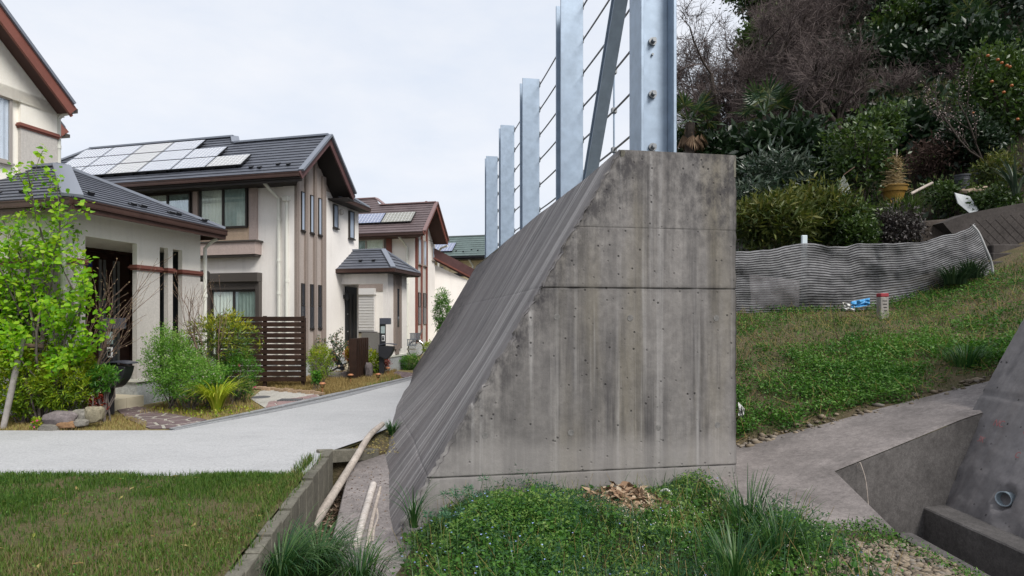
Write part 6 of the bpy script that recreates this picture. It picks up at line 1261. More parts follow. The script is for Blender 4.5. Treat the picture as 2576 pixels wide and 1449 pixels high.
def tuft(label, c, n, L, droop, w, mat, spread=0.08, dirb=None, name='grass_tuft', seg=8, group='tufts of long grass'):
    an = rng.random(n)*6.283; o = np.stack([np.cos(an), np.sin(an), 0*an], 1)
    if dirb is not None: o = unit(o+np.array(dirb))
    t = thing(name, label, 'grass', c, group); blades('leaf_blade', np.array(c)+o*rng.random((n, 1))*spread, o, L*(0.55+0.6*rng.random(n)), np.clip(rng.normal(droop, 0.17, n), 0.05, 0.95), w, mat, t, seg)['kind'] = 'stuff'; return t
tuft('large drooping dark green grass tuft at the bottom, hiding the ditch end', G(800, 1440, -0.34), 420, 0.46, 0.84, 0.009, L_LONG, 0.16, (0.1, -0.1, 0))
tuft('wide arching grass tuft at the bottom edge right of the largest tuft', G(905, 1462, -0.36), 200, 0.36, 0.86, 0.009, L_LONG, 0.18)
tuft('arching grass tuft spilling over the near end of the kerb', G(705, 1462, -0.25), 260, 0.50, 0.82, 0.009, L_LONG, 0.16)
tuft('dark grass tuft leaning on the foot of the slanted wall', G(1040, 1325, -0.2), 46, 0.42, 0.6, 0.010, L_LONG, 0.04)
tuft('long bright grass tuft at the near right corner of the wall', G(1880, 1330, 0.0), 120, 0.40, 0.42, 0.009, L_LONG, 0.16, (0.4, 0, 0))
tuft('long grass blades spilling onto the path at bottom right', G(1960, 1400, 0.0), 110, 0.42, 0.5, 0.009, L_STRAP if False else L_LONG, 0.14, (0.25, 0.1, 0))
tuft('low green grass tuft at the bottom edge left of the pebbles', G(1850, 1455, 0.0), 120, 0.34, 0.5, 0.008, L_LONG, 0.2)
tuft('small dark green sprig growing at the top of the ditch', G(988, 1095, -0.05), 60, 0.22, 0.5, 0.02, L_LONG, 0.05, (-0.3, -0.3, 0))
# ditch litter
x, y = scatter(2600, -2.1, -1.4, 4.3, 7.0, None, lambda x, y: (x > kx(y)+0.11)*(x < slabx(y)+0.02)*1.0); n = len(x); leaf_mesh('leaf_litter', np.stack([x, y, -0.51+0.10*rng.random(n)], 1), rdir(n)*np.array([1, 1, 0.4]), 0.03+0.06*rng.random(n), leaf_mat('brown_litter', [(0.05, 0.03, 0.02), (0.10, 0.065, 0.045), (0.20, 0.15, 0.11), (0.30, 0.24, 0.19)], 0.0, 0.9, 0.1), None, T_NARROW)['kind'] = 'stuff'
x, y = scatter(900, -2.0, -1.2, 6.9, 8.4, None, lambda x, y: (x > -1.95+0.1*(y-7))*1.0); n = len(x); leaf_mesh('yellow_litter', np.stack([x, y, np.interp(y, [6.9, 8.6], [-0.065, -0.02])], 1), rdir(n)*np.array([1, 1, 0.2]), 0.018+0.012*rng.random(n), leaf_mat('yellow_litter', [(0.20, 0.16, 0.05), (0.35, 0.30, 0.10), (0.15, 0.11, 0.06)], 0.0, 0.9, 0.1))['kind'] = 'stuff'
x, y = scatter(500, -1.9, -0.9, 4.6, 6.9, None, lambda x, y: (x > slabx(y)+0.02)*(x < -0.975-0.17*(y-5.08))*1.0); n = len(x); leaf_mesh('slab_litter', np.stack([x, y, slabz(y)+0.004], 1), rdir(n)*np.array([1, 1, 0.1]), 0.012+0.02*rng.random(n), MATS['brown_litter'])['kind'] = 'stuff'
# heap of brown husks and scraps against the wall
hp = thing('husk_heap', 'heap of brown dry husks and scraps at the foot of the wall', 'debris heap', (0.93, 4.95, -0.1))
def heap_h(X, Y): return -0.12+0.15*np.exp(-((X-0.95)/0.33)**2-((Y-5.12)/0.28)**2)+0.05*(fbm(X*9, Y*9)-0.5)
gsx = np.linspace(0.45, 1.5, 40); gsy = np.linspace(4.62, 5.36, 26); X, Y = np.meshgrid(gsx, gsy); V = np.stack([X, Y, heap_h(X, Y)], -1).reshape(-1, 3); Fc = [(j*40+i, j*40+i+1, (j+1)*40+i+1, (j+1)*40+i) for j in range(25) for i in range(39)]
fast_mesh('mound', V, Fc, m_soil('husk_soil', (0.16, 0.10, 0.065), (0.24, 0.16, 0.11), (0.30, 0.21, 0.14), 6), hp, sm=True)
n = 900; x = rng.normal(0.95, 0.28, n); y = np.minimum(rng.normal(4.98, 0.14, n), 5.3); leaf_mesh('husks', np.stack([x, y, heap_h(x, y)+0.012], 1), rdir(n)*np.array([1, 0.6, 0.35]), 0.04+0.08*rng.random(n), leaf_mat('husk', [(0.12, 0.07, 0.045), (0.26, 0.17, 0.11), (0.38, 0.28, 0.19), (0.46, 0.38, 0.28)], 0.0, 0.9, 0.1), hp)['kind'] = 'stuff'
M_SCRAP = flat_mat('white_plastic_scrap', (0.6, 0.6, 0.58), 0.4)
pts = [P(1655, 1262, 5.15), P(1662, 1238, 5.15), P(1678, 1232, 5.12), P(1690, 1245, 5.1)]; o = MB().tube(smooth_path(pts, 16), 0.010, 6).build('plastic_strap', M_SCRAP, None, sm=True); tag(o, 'white plastic strap arching out of the husk heap', 'plastic scrap')
pts = [P(1372, 1262, 5.05), P(1386, 1225, 5.08), P(1392, 1222, 5.08), P(1402, 1248, 5.05), P(1406, 1262, 5.0)]; o = MB().tube(smooth_path(pts, 16), 0.005, 6).build('bent_wire', M_BLACKM, None, sm=True); tag(o, 'bent black wire loop sticking up beside the wall', 'wire')
# bank weeds and grass
def bkm(x, y): return (y > 6.9+0.05*(x-1.75)+0.10*np.sin(5*x))*(x > -0.975+2.95-0.168*(y-5.6)+0.25)*(x < 12)
x, y = scatter(230000, 1.2, 10.5, 6.85, 12.2, None, lambda x, y: bkm(x, y)*np.clip(0.04+3.6*(fbm(x*0.9+1, y*0.9)-0.42)+0.55*smooth01((9.4-y)/1.5)*smooth01((5.8-x)/1.5)+2.0*(fbm(x*4, y*4)-0.5), 0.03, 1)*(0.3+0.7*smooth01((11-y)/3))); n = len(x); u = rng.random(n)
leaf_mesh('bank_weeds', np.stack([x, y, hill_h(x, y)+u*(0.05+0.16*fbm(x*1.9, y*1.9))], 1), unit(rng.normal(size=(n, 3))*np.array([1, 1, 0.5])+np.array([0, 0, 0.3])), 0.03+0.025*rng.random(n), L_WEED, None, T_LEAF, np.clip(0.2+0.75*u*rng.random(n)+0.6*(fbm(x*2, y*2)-0.35), 0, 1))['kind'] = 'stuff'; print('bank', n)
x, y = scatter(60000, 1.2, 10.5, 6.85, 12.2, None, lambda x, y: bkm(x, y)*np.clip(4*(fbm(x*1.4+21, y*1.4)-0.52), 0.02, 1)); n = len(x); u = rng.random(n); leaf_mesh('pale_bank_weeds', np.stack([x, y, hill_h(x, y)+u*(0.06+0.22*fbm(x*3, y*3))], 1), unit(rng.normal(size=(n, 3))*np.array([1, 1, 0.6])+np.array([0, 0, 0.35])), 0.025+0.035*rng.random(n), L_WEED2, None, T_NARROW)['kind'] = 'stuff'
x, y = scatter(2600, 1.4, 10.5, 6.95, 12.2, None, bkm); n = len(x); z = hill_h(x, y); sticks('dead_bank_stems', np.stack([x, y, z], 1), np.stack([x+rng.normal(size=n)*0.12, y+rng.normal(size=n)*0.1, z+0.03+0.22*rng.random(n)**2], 1), 0.004, 0.002, L_DRYG)['kind'] = 'stuff'
L_BKG = leaf_mat('bank_grass', [(0.035, 0.09, 0.018), (0.06, 0.12, 0.026), (0.095, 0.135, 0.04), (0.18, 0.15, 0.08)], 0.2, 0.7, 0.15)
x, y = scatter(60000, 1.2, 11, 6.9, 12.6, None, lambda x, y: bkm(x, y)*np.clip(0.3+1.3*(fbm(x*1.2+8, y*1.2)-0.38), 0.05, 1)); rv = np.clip(rng.random(len(x))*0.6+0.8*np.clip(fbm(x*0.8, y*0.8+3)-0.50, 0, 1), 0, 1); grass('bank_grass', x, y, hill_h(x, y)-0.01, 0.075, 0.009, L_BKG, 0.5, 2, rv)
tuft('dark drooping grass clump on the bank by the leaning wall', Vector((5.75, 7.55, float(hill_h(5.75, 7.55)))), 260, 0.36, 0.6, 0.011, L_LONG, 0.2)
# stones: gravel at bottom right and along the path edge
M_PEB = leaf_mat('pebble', [(0.11, 0.09, 0.07), (0.18, 0.145, 0.105), (0.26, 0.21, 0.155), (0.17, 0.155, 0.14)], 0.0, 0.9, 0.2)
def stones(name, x, y, z, s):
    bm = bmesh.new(); bmesh.ops.create_icosphere(bm, subdivisions=1, radius=1.0); Tv = np.array([v.co[:] for v in bm.verts]); Tf = np.array([[v.index for v in f.verts] for f in bm.faces]); bm.free(); n = len(x); an = rng.random(n)*6.28; ca, sa = np.cos(an), np.sin(an)
    sc3 = np.stack([s*(0.7+0.6*rng.random(n)), s*(0.5+0.5*rng.random(n)), s*(0.3+0.25*rng.random(n))], 1); V = Tv[None]*sc3[:, None]*(1+0.25*(rng.random((n, len(Tv), 1))-0.5)); Vx = V[..., 0]*ca[:, None]-V[..., 1]*sa[:, None]; Vy = V[..., 0]*sa[:, None]+V[..., 1]*ca[:, None]
    V = np.stack([Vx+x[:, None], Vy+y[:, None], V[..., 2]+z[:, None]], -1); o = fast_mesh(name, V, (Tf[None]+(np.arange(n)*len(Tv))[:, None, None]).reshape(-1, 3), M_PEB, None, np.repeat(rng.random(n), len(Tf))); o['kind'] = 'stuff'; return o
x, y = scatter(2600, 1.4, 2.75, 3.2, 4.1, None, lambda x, y: (x < pit_left(y)-0.03)*smooth01((x-1.5)*3)*np.clip((4.05-y)*4, 0, 1)); stones('pebbles', x, y, np.maximum(fg_h(x, y), -0.02)+0.01, 0.014+0.016*rng.random(len(x)))
x, y = scatter(1500, 2.0, 6.5, 6.7, 7.15, None, lambda x, y: np.exp(-((y-6.88-0.05*(x-1.75))/0.10)**2)*(0.3+0.7*smooth01((4.2-x)))); stones('edge_stones', x, y, np.maximum(hill_h(x, y), 0.012)+0.012, 0.012+0.05*rng.random(len(x))**3)
x, y = scatter(9000, 1.5, 2.74, 3.1, 4.35, None, lambda x, y: (x < pit_left(y)-0.01)*np.clip(2.5*(fbm(x*2.2, y*2.2+1)-0.40)+0.8*np.exp(-((y-4.2)/0.08)**2)+0.8*np.exp(-((x-pit_left(y)+0.1)/0.12)**2), 0, 1)); n = len(x); leaf_mesh('path_weeds', np.stack([x, y, np.maximum(fg_h(x, y), 0)+rng.random(n)*0.05], 1), rdir(n)+np.array([0, 0, 0.4]), 0.022, L_WEED)['kind'] = 'stuff'
# dry stalks rising from the channel
for i, pts in enumerate(([P(2108, 1263, 5.6), P(2145, 1190, 5.55), P(2163, 1163, 5.5)], [P(2186, 1290, 5.4), P(2178, 1210, 5.45), P(2164, 1163, 5.5)])):
    o = MB().tube(smooth_path(pts, 14), 0.0045, 5).build('dry_stalk', M_BRANCH, None); tag(o, ['left leg of the bent dry stalk over the dark channel', 'right leg of the bent dry stalk over the dark channel'][i], 'stalk', 'dry stalks over the channel')
# ------------------------------------------------------------------ net, bank objects and the wooded hill
def hz(x, y): return float(hill_h(x, y))
def m_net():
    m, t, b = newmat('striped_shade_net'); u = N(t, 'ShaderNodeUVMap'); sp = N(t, 'ShaderNodeSeparateXYZ'); t.links.new(u.outputs[0], sp.inputs[0])
    w = mathn(t, 'FRACT', mathn(t, 'MULTIPLY', sp.outputs[1], 27.0), 0.0); st = ramp(t, w, [(0.42, (0, 0, 0)), (0.52, (1, 1, 1)), (0.94, (1, 1, 1)), (1.0, (0, 0, 0))])
    nz_ = noise(t, coords(t), 9, 4); lt = ramp(t, nz_, [(0.3, (0.13, 0.13, 0.138)), (0.7, (0.23, 0.23, 0.24))]); col = mixc(t, st.outputs[0], (0.02, 0.02, 0.022), lt.outputs[0])
    t.links.new(col, b.inputs['Base Color']); setin(b, Roughness=0.75); tr = N(t, 'ShaderNodeBsdfTransparent'); ms = N(t, 'ShaderNodeMixShader'); t.links.new(mathn(t, 'ADD', mathn(t, 'MULTIPLY', st.outputs[0], -0.28), 0.42), ms.inputs[0])
    t.links.new(b.outputs[0], ms.inputs[1]); t.links.new(tr.outputs[0], ms.inputs[2]); t.links.new(ms.outputs[0], t.nodes['Material Output'].inputs[0]); return m
M_NET = m_net(); YN = 12.0
topx = [1790, 1860, 1935, 2023, 2130, 2220, 2330, 2400, 2440, 2452]; topy = [632, 630, 624, 612, 620, 612, 606, 590, 572, 560]
botx = [1790, 1860, 1950, 2050, 2130, 2220, 2300, 2360, 2440, 2500]; boty = [790, 790, 790, 786, 783, 778, 768, 745, 715, 692]
nu, nv_ = 150, 46; V = []; UV = []
for j in range(nv_+1):
    f = j/nv_
    for i in range(nu+1):
        g = i/nu; xt = 1790+662*g; xb = 1790+710*g; yt = np.interp(xt, topx, topy)+16*(float(fbm(g*9, 3.3))-0.5); yb = np.interp(xb, botx, boty); x_ = xt+(xb-xt)*(1-f); y_ = yb+(yt-yb)*f
        dd = YN+0.22*(float(fbm(g*7, f*2.5))-0.5)+0.05*(float(fbm(g*30, f*2))-0.5)-0.10*math.sin(math.pi*f)*max(0, math.sin((x_-1900)*0.018))+0.25*(1-f)*0-0.10*math.exp(-((x_-2225)/18)**2)*(f)
        V.append(tuple(P(x_, y_, dd))); UV.append((g*6, f+0.05*(float(fbm(g*5, f*1.5+7))-0.5)+0.02*(float(fbm(g*14, f*2+3))-0.5)))
Fc = [(j*(nu+1)+i, j*(nu+1)+i+1, (j+1)*(nu+1)+i+1, (j+1)*(nu+1)+i) for j in range(nv_) for i in range(nu)]
net = fast_mesh('shade_net', V, Fc, M_NET, None, sm=True, uv=UV); tag(net, 'black and silver striped shade net draped along the bank', 'net')
mod = net.modifiers.new('thickness', 'SOLIDIFY'); mod.thickness = 0.006
eg = [P(2446, 566, 11.9), P(2462, 585, 11.85), P(2480, 625, 11.8), P(2494, 660, 11.8), P(2498, 692, 11.8)]; o = MB().tube(smooth_path(eg, 24), 0.022, 6).build('net_rope', flat_mat('bright_rope', (0.32, 0.32, 0.32), 0.6), None, sm=True); tag(o, 'pale twisted rope along the right edge of the net', 'rope')
M_STAKE = flat_mat('white_stake', (0.55, 0.62, 0.66), 0.5)
p = P(2023, 592, 12.25); o = MB().box(p.x-0.055, p.x+0.055, p.y-0.03, p.y+0.03, 1.4, p.z).build('net_stake', M_STAKE, None, bevel=0.01); tag(o, 'pale square stake top rising behind the net', 'stake')
M_SHEET = rough_mat('white_sheet', (0.52, 0.48, 0.50), 0.15, 3, 0.6, 20, 0.2)
p = P(1960, 725, 12.9); o = MB().hexa([P(1890, 775, 12.9), P(2010, 770, 12.9), P(2010, 770, 13.1), P(1890, 775, 13.1), P(1885, 690, 13.1), P(2012, 705, 13.1), P(2012, 705, 13.3), P(1885, 690, 13.3)]).build('white_board', M_SHEET); tag(o, 'pinkish white board seen faintly through the net', 'board')
# marker, scraps
c = G(2220, 782, hz(6.9, 11.1)); yb_ = 11.1; xb_ = (2220-CX)*yb_/F; zb_ = hz(xb_, yb_); mk = thing('boundary_marker', 'concrete boundary post with a red painted top on the bank', 'marker', (xb_, yb_, zb_))
zt_ = P(2220, 738, yb_).z; MB().box(xb_-0.075, xb_+0.075, yb_-0.07, yb_+0.07, zb_-0.1, zt_-0.07).build('post', m_concrete('marker_concrete', (0.30, 0.28, 0.26)), mk, bevel=0.01); MB().box(xb_-0.077, xb_+0.077, yb_-0.072, yb_+0.072, zt_-0.068, zt_).build('red_top', flat_mat('red_paint', (0.28, 0.03, 0.04), 0.6), mk, bevel=0.01)
for k in range(4): MB().box(xb_-0.045+0.01*k, xb_+0.04, yb_-0.0725, yb_-0.0705, zt_-0.15-0.06*k, zt_-0.135-0.06*k).build('engraved_line', M_DARK, mk)
def scrap(name, label, cat, x0, x1, y0, y1, d, mat, seed):
    V = []; n = 14
    for j in range(n+1):
        for i in range(n+1): f, g = i/n, j/n; q = P(x0+(x1-x0)*f, y1+(y0-y1)*g+(y1-y0)*0.5*(f-0.5), d+0.25*float(fbm(f*4+seed, g*4))); V.append(tuple(q))
    o = fast_mesh(name, V, [(j*(n+1)+i, j*(n+1)+i+1, (j+1)*(n+1)+i+1, (j+1)*(n+1)+i) for j in range(n) for i in range(n)], mat, None, sm=True); m_ = o.modifiers.new('thickness', 'SOLIDIFY'); m_.thickness = 0.004; return tag(o, label, cat)
scrap('tarp_scrap', 'crumpled bright blue plastic tarp scrap by the marker', 'tarp', 2188, 2140, 754, 772, 11.0, flat_mat('blue_tarp', (0.06, 0.28, 0.55), 0.35), 3); scrap('plastic_scrap', 'white torn plastic beside the blue tarp scrap', 'plastic', 2120, 2150, 764, 780, 11.0, M_SCRAP, 8)
scrap('plastic_bag', 'white plastic bag caught behind the wall corner in the weeds', 'bag', 1858, 1872, 1020, 1052, 7.2, M_SCRAP, 5); scrap('green_scrap', 'small green plastic scrap at the right end of the net', 'plastic', 2500, 2516, 700, 709, 11.4, flat_mat('green_plastic', (0.03, 0.35, 0.18), 0.4), 6)
o = MB().tube(smooth_path([P(2120, 900, 9.4), P(2106, 850, 9.4), P(2090, 770, 9.4)], 12), [0.008-0.0004*i for i in range(13)], 5).build('dead_stalk', M_TWIG); tag(o, 'thin dark dead stalk standing on the bank before the net', 'stalk')
# dark block wall and steps above the net on the right
M_BLK = m_concrete('dark_block', (0.055, 0.048, 0.045), 0.35, 20)
bw = thing('block_wall', 'dark retaining wall of diagonal stone blocks at the right edge', 'wall', P(2500, 640, 13.0))
wpoly = [P(2372, 560, 13.1), P(2440, 535, 13.1), P(2640, 498, 13.1), P(2640, 700, 13.1), P(2490, 700, 13.1)]; MB().prism(wpoly, (0, 0.5, 0.0)).build('backing', M_BLK, bw)
random.seed(3)
for i in range(10):
    for j in range(14):
        cx_, cy_ = 2440+i*25+(12.5 if j % 2 else 0), 528+j*12.5
        cy_ += 0
        if cy_ > 690 or cy_ < 556-(cx_-2440)*0.19 or cx_ < 2428+(cy_-545)*0.42: continue
        q = P(cx_, cy_, 13.1); MB().obox(q, (0.7071, 0, 0.7071), (0, 1, 0), (-0.7071, 0, 0.7071), 0.0745, 0.010+0.003*random.random(), 0.0745).build('stone_block', M_BLK, bw, bevel=0.006)
st_ = thing('stone_steps', 'dark mossy stone steps at the right end of the net', 'steps', P(2540, 690, 12.0)); 
for k in range(5):
    q = P(2540, 700-k*21, 12.05+0.25*k); MB().box(q.x-0.45, q.x+0.9, q.y-0.1, q.y+0.5, q.z-0.2, q.z).build('step', M_BLK, st_, bevel=0.02)
mw = m_concrete('mossy_stone', (0.045, 0.036, 0.03), 0.35, 15); q = P(2370, 575, 13.6); o = MB().hexa([P(2310, 612, 13.3), P(2415, 600, 13.2), P(2415, 600, 13.8), P(2310, 612, 13.9), P(2318, 556, 13.5), P(2420, 548, 13.4), P(2420, 548, 14.0), P(2318, 556, 14.1)]).build('stone_terrace', mw, None, bevel=0.04); tag(o, 'low crumbling stone terrace wall behind the net', 'wall')
# ------------------------------------------------------------------ hill plants
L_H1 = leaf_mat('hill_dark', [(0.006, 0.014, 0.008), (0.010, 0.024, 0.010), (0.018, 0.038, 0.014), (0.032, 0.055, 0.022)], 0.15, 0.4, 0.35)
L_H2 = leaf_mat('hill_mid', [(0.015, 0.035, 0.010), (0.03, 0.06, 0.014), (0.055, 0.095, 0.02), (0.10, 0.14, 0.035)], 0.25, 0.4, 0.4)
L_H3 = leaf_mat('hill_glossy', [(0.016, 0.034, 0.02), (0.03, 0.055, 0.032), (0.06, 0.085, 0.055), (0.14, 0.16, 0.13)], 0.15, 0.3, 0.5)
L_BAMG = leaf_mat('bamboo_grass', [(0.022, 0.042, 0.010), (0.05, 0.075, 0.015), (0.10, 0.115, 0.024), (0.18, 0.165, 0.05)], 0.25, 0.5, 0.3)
L_PALM = leaf_mat('palm_green', [(0.012, 0.035, 0.016), (0.025, 0.06, 0.022), (0.06, 0.10, 0.035), (0.14, 0.15, 0.05)], 0.2, 0.35, 0.5); L_PALMD = leaf_mat('palm_dead', [(0.09, 0.055, 0.035), (0.16, 0.105, 0.07), (0.24, 0.17, 0.11)], 0.1, 0.8, 0.2)
L_BRN = leaf_mat('brown_brush', [(0.04, 0.026, 0.022), (0.07, 0.045, 0.038), (0.11, 0.075, 0.06)], 0.1, 0.9, 0.1); M_TWH = leaf_mat('hill_twig', [(0.05, 0.038, 0.038), (0.09, 0.07, 0.068), (0.17, 0.14, 0.13)], 0.0, 0.9, 0.1); M_BARKD = rough_mat('dark_bark', (0.05, 0.04, 0.034), 0.3, 10, 0.95, 20, 0.5)
def hill_tree(label, x, y, rx, ry, d, nc, per, rc, size, mat, T=T_LEAF, name='evergreen_tree', shell=0.4, lump=0.5, trunk=True, cat='tree', group='trees on the hill'):
    c = P(x, y, d); sx = rx*d/F; sz = ry*d/F; t = thing(name, label, cat, (c.x, c.y, min(hz(c.x, c.y), c.z-sz*0.3)), group)
    Pt, D, rv, C = clumps(c, (sx, sx*0.75, sz), nc, per, rc, shell, lump, 0.15, seed=x*0.013); leaf_mesh('crown' if cat == 'tree' else 'foliage', Pt, D, size*(0.6+0.8*rng.random(len(Pt))), mat, t, T, rv)
    if trunk:
        b = Vector((c.x, c.y, min(hz(c.x, c.y)-0.2, c.z-sz))); r = 0.05+sx*0.05; mb = MB(); m = b.lerp(c, 0.5)+Vector((random.gauss(0, 0.2), 0, 0)); mb.tube([b, m, c], [r, r*0.75, r*0.4], 7)
        for i in rng.choice(len(C), 14): mb.tube([b.lerp(c, 0.35+0.5*random.random()), Vector(C[i])], [r*0.4, r*0.12], 5)
        mb.build('trunk', M_BARKD, t)
    return t
ev = [('tall dark evergreen at the hill crest, left end against the sky', 1905, -60, 95, 110, 40, L_H2), ('dark evergreen at the top of the hill above the fallen tree', 2050, -40, 120, 120, 42, L_H1), ('broad dark evergreen at the top centre right', 2240, 10, 150, 150, 36, L_H1),
      ('green evergreen crown near the top, right of centre', 2330, 75, 120, 100, 31, L_H2), ('dark evergreen filling the top right corner', 2500, 40, 160, 170, 29, L_H1), ('shaded dark evergreen above the grassy slope', 2300, 215, 130, 95, 27, L_H1), ('dark evergreen left of the grassy slope', 2200, 190, 100, 110, 28, L_H1),
      ('shaded evergreen behind the mandarin tree', 2430, 180, 120, 100, 25, L_H1), ('dark bushy evergreen under the bare branches', 2070, 350, 110, 80, 25, L_H1), ('dark evergreen low behind the pale bush', 1960, 400, 110, 70, 20, L_H1), ('dark evergreen behind the palms at the hill foot', 1800, 425, 110, 70, 22.5, L_H1), ('dark leafy crown among the bare twigs', 1930, 110, 70, 60, 36, L_H2), ('small dark evergreen behind the citrus tree', 2260, 360, 70, 60, 20, L_H1), ('dark evergreen in the middle of the hill behind the twigs', 2060, 190, 120, 90, 34, L_H1)]
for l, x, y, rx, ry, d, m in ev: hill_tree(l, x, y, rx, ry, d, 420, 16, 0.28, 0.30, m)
hill_tree('mandarin tree with orange fruit at the right edge', 2520, 250, 95, 130, 18.5, 420, 14, 0.14, 0.16, L_H2, name='mandarin_tree')
M_ORG = flat_mat('mandarin_fruit', (0.30, 0.085, 0.015), 0.5)
ft_ = [o for o in COL.objects if o.name == 'mandarin_tree'][0]
for (x, y) in ((2510, 150), (2520, 158), (2533, 165), (2540, 168), (2525, 232), (2431, 306), (2448, 285), (2476, 375), (2495, 205), (2485, 140), (2560, 300), (2545, 215)):
    c = P(x, y, 17.0); MB().lathe(c, [(0.001, -0.042), (0.032, -0.03), (0.045, 0), (0.032, 0.03), (0.001, 0.042)], 10).build('fruit', M_ORG, ft_, sm=True)
hill_tree('small dense dark green tree on the slope above the bins', 2440, 352, 65, 62, 17.0, 320, 14, 0.10, 0.12, L_H1, name='dense_tree'); hill_tree('light green leafy citrus tree beside the yellow tub', 2165, 395, 78, 100, 15.3, 240, 12, 0.13, 0.13, L_H2, name='citrus_tree', shell=0.3, lump=0.7); hill_tree('upper crown of leafy green shoots above the citrus tree', 2235, 310, 38, 55, 15.6, 90, 12, 0.10, 0.13, L_H2, name='citrus_tree', shell=0.3, lump=0.7)
hill_tree('pale glossy loquat bush behind the wall corner', 1945, 440, 85, 50, 15.0, 130, 12, 0.13, 0.22, L_H3, T_NARROW, 'loquat_bush', cat='bush', group='bushes at the hill foot', trunk=False); hill_tree('lower glossy bush with blue grey leaves next to the wall', 1895, 505, 60, 45, 14.3, 110, 12, 0.12, 0.20, L_H3, T_NARROW, 'loquat_bush', cat='bush', group='bushes at the hill foot', trunk=False)
hill_tree('yellowish bamboo grass thicket right of the wall corner', 1935, 560, 105, 62, 13.4, 300, 14, 0.12, 0.19, L_BAMG, T_NARROW, 'bamboo_grass', cat='bush', group='bushes at the hill foot', trunk=False); hill_tree('yellow green bamboo grass behind the net stake', 2055, 535, 90, 62, 13.7, 260, 14, 0.12, 0.18, L_BAMG, T_NARROW, 'bamboo_grass', cat='bush', group='bushes at the hill foot', trunk=False)
hill_tree('dark green bush behind the middle of the net', 2120, 560, 75, 62, 13.6, 320, 14, 0.09, 0.10, L_H2, T_LEAF, 'hill_bush', cat='bush', group='bushes at the hill foot', trunk=False); hill_tree('rounded green bush just above the net', 2165, 590, 42, 38, 13.0, 220, 14, 0.06, 0.08, L_H2, T_LEAF, 'hill_bush', cat='bush', group='bushes at the hill foot', trunk=False)
hill_tree('purplish small leaved bush beside the stone terrace', 2255, 575, 68, 52, 13.3, 300, 14, 0.08, 0.075, leaf_mat('purple_leaf', [(0.016, 0.016, 0.014), (0.035, 0.028, 0.028), (0.06, 0.05, 0.045), (0.10, 0.10, 0.085)], 0.1, 0.4, 0.4), T_LEAF, 'purple_bush', cat='bush', group='bushes at the hill foot', trunk=False)
hill_tree('brown dry brush on the slope between the tub and the bins', 2370, 400, 90, 42, 17.5, 200, 12, 0.14, 0.16, L_BRN, T_NARROW, 'dry_brush', cat='bush', group='bushes at the hill foot', trunk=False); hill_tree('low green weeds around the black bins', 2390, 490, 60, 28, 15.5, 130, 12, 0.10, 0.10, L_H2, T_LEAF, 'hill_bush', cat='bush', group='bushes at the hill foot', trunk=False); hill_tree('dark leafy bush beneath the strap leaved plant', 2500, 510, 55, 35, 14.5, 150, 12, 0.1, 0.10, L_H2, T_LEAF, 'hill_bush', cat='bush', group='bushes at the hill foot', trunk=False); hill_tree('reddish green brush right of the bins', 2510, 430, 50, 40, 15.3, 130, 12, 0.1, 0.13, L_BAMG, T_NARROW, 'hill_bush', cat='bush', group='bushes at the hill foot', trunk=False)
# bare deciduous trees
def bare(label, px, py, d, dirs, L, r, cfg, minr, seed):
    random.seed(seed); b = P(px, py, d); t = thing('bare_tree', label, 'tree', b, 'bare trees on the hill'); segs, tips = [], []
    for dv_ in dirs: grow(segs, tips, b, dv_, L*random.uniform(0.85, 1.1), r, 3, cfg)
    big = [s for s in segs if s[4] >= 2]; small = [s for s in segs if s[4] < 2]; seg_mesh('trunk', big, M_BARKD, t, minr, 5); seg_mesh('twigs', small, M_TWH, t, minr, 3)['kind'] = 'stuff'
    tp = np.array([s[0][:] for s in tips]); td = np.array([s[1][:] for s in tips]); k = 2; tp = np.repeat(tp, k, 0); td = np.repeat(td, k, 0)*0.6+rng.normal(size=tp.shape)*0.8; sticks('fine_twigs', tp, tp+unit(td)*0.42*(0.5+rng.random((len(tp), 1))), minr*0.8, minr*0.5, M_TWH, t)['kind'] = 'stuff'; return len(segs)
cfg = dict(kids=2, spread=0.72, ratio=0.56, bend=0.16, up=0.02, steps=4, prob=0.78, rr=0.5)
nb = 0
nb += bare('big leaning bare tree sweeping up to the left over the palms', 2160, 430, 23.0, [(-1.0, 0, 0.62), (-0.7, 0.1, 0.9)], 3.8, 0.16, cfg, 0.009, 1)
nb += bare('bare tree spreading low to the right of the leaning tree', 2130, 430, 24.0, [(0.5, 0, 0.9), (1.0, 0.1, 0.45)], 2.8, 0.10, cfg, 0.009, 2)
nb += bare('bare twiggy tree against the sky at the left of the hill', 1830, 400, 27, [(-0.10, 0, 1), (0.3, 0, 1)], 4.2, 0.15, cfg, 0.010, 3)
nb += bare('second bare twiggy tree just right of the sky edge', 1910, 330, 29, [(-0.25, 0, 1), (0.25, 0, 1)], 4.2, 0.15, cfg, 0.010, 14)
nb += bare('bare tree with reddish haze of twigs below the crest', 1990, 260, 32, [(-0.3, 0, 1), (0.4, 0, 1)], 4.2, 0.15, cfg, 0.011, 4)
nb += bare('bare tree in the upper middle of the hill', 2110, 200, 34, [(-0.3, 0, 1), (0.3, 0, 1)], 3.8, 0.15, cfg, 0.011, 5)
nb += bare('small bare tree low at the left beside the first palm', 1755, 390, 28, [(0.05, 0, 1), (0.4, 0, 0.9)], 2.7, 0.10, cfg, 0.010, 6)
nb += bare('thin bare tree on the grassy slope', 2350, 310, 24, [(0, 0, 1), (0.4, 0, 0.9)], 1.7, 0.06, cfg, 0.009, 7); print('bare segs', nb)
pk = thing('blossom_shrub', 'sparse shrub with pale pink blossom in front of the mandarin tree', 'shrub', P(2470, 400, 16.5)); segs, tips = [], []; random.seed(8)
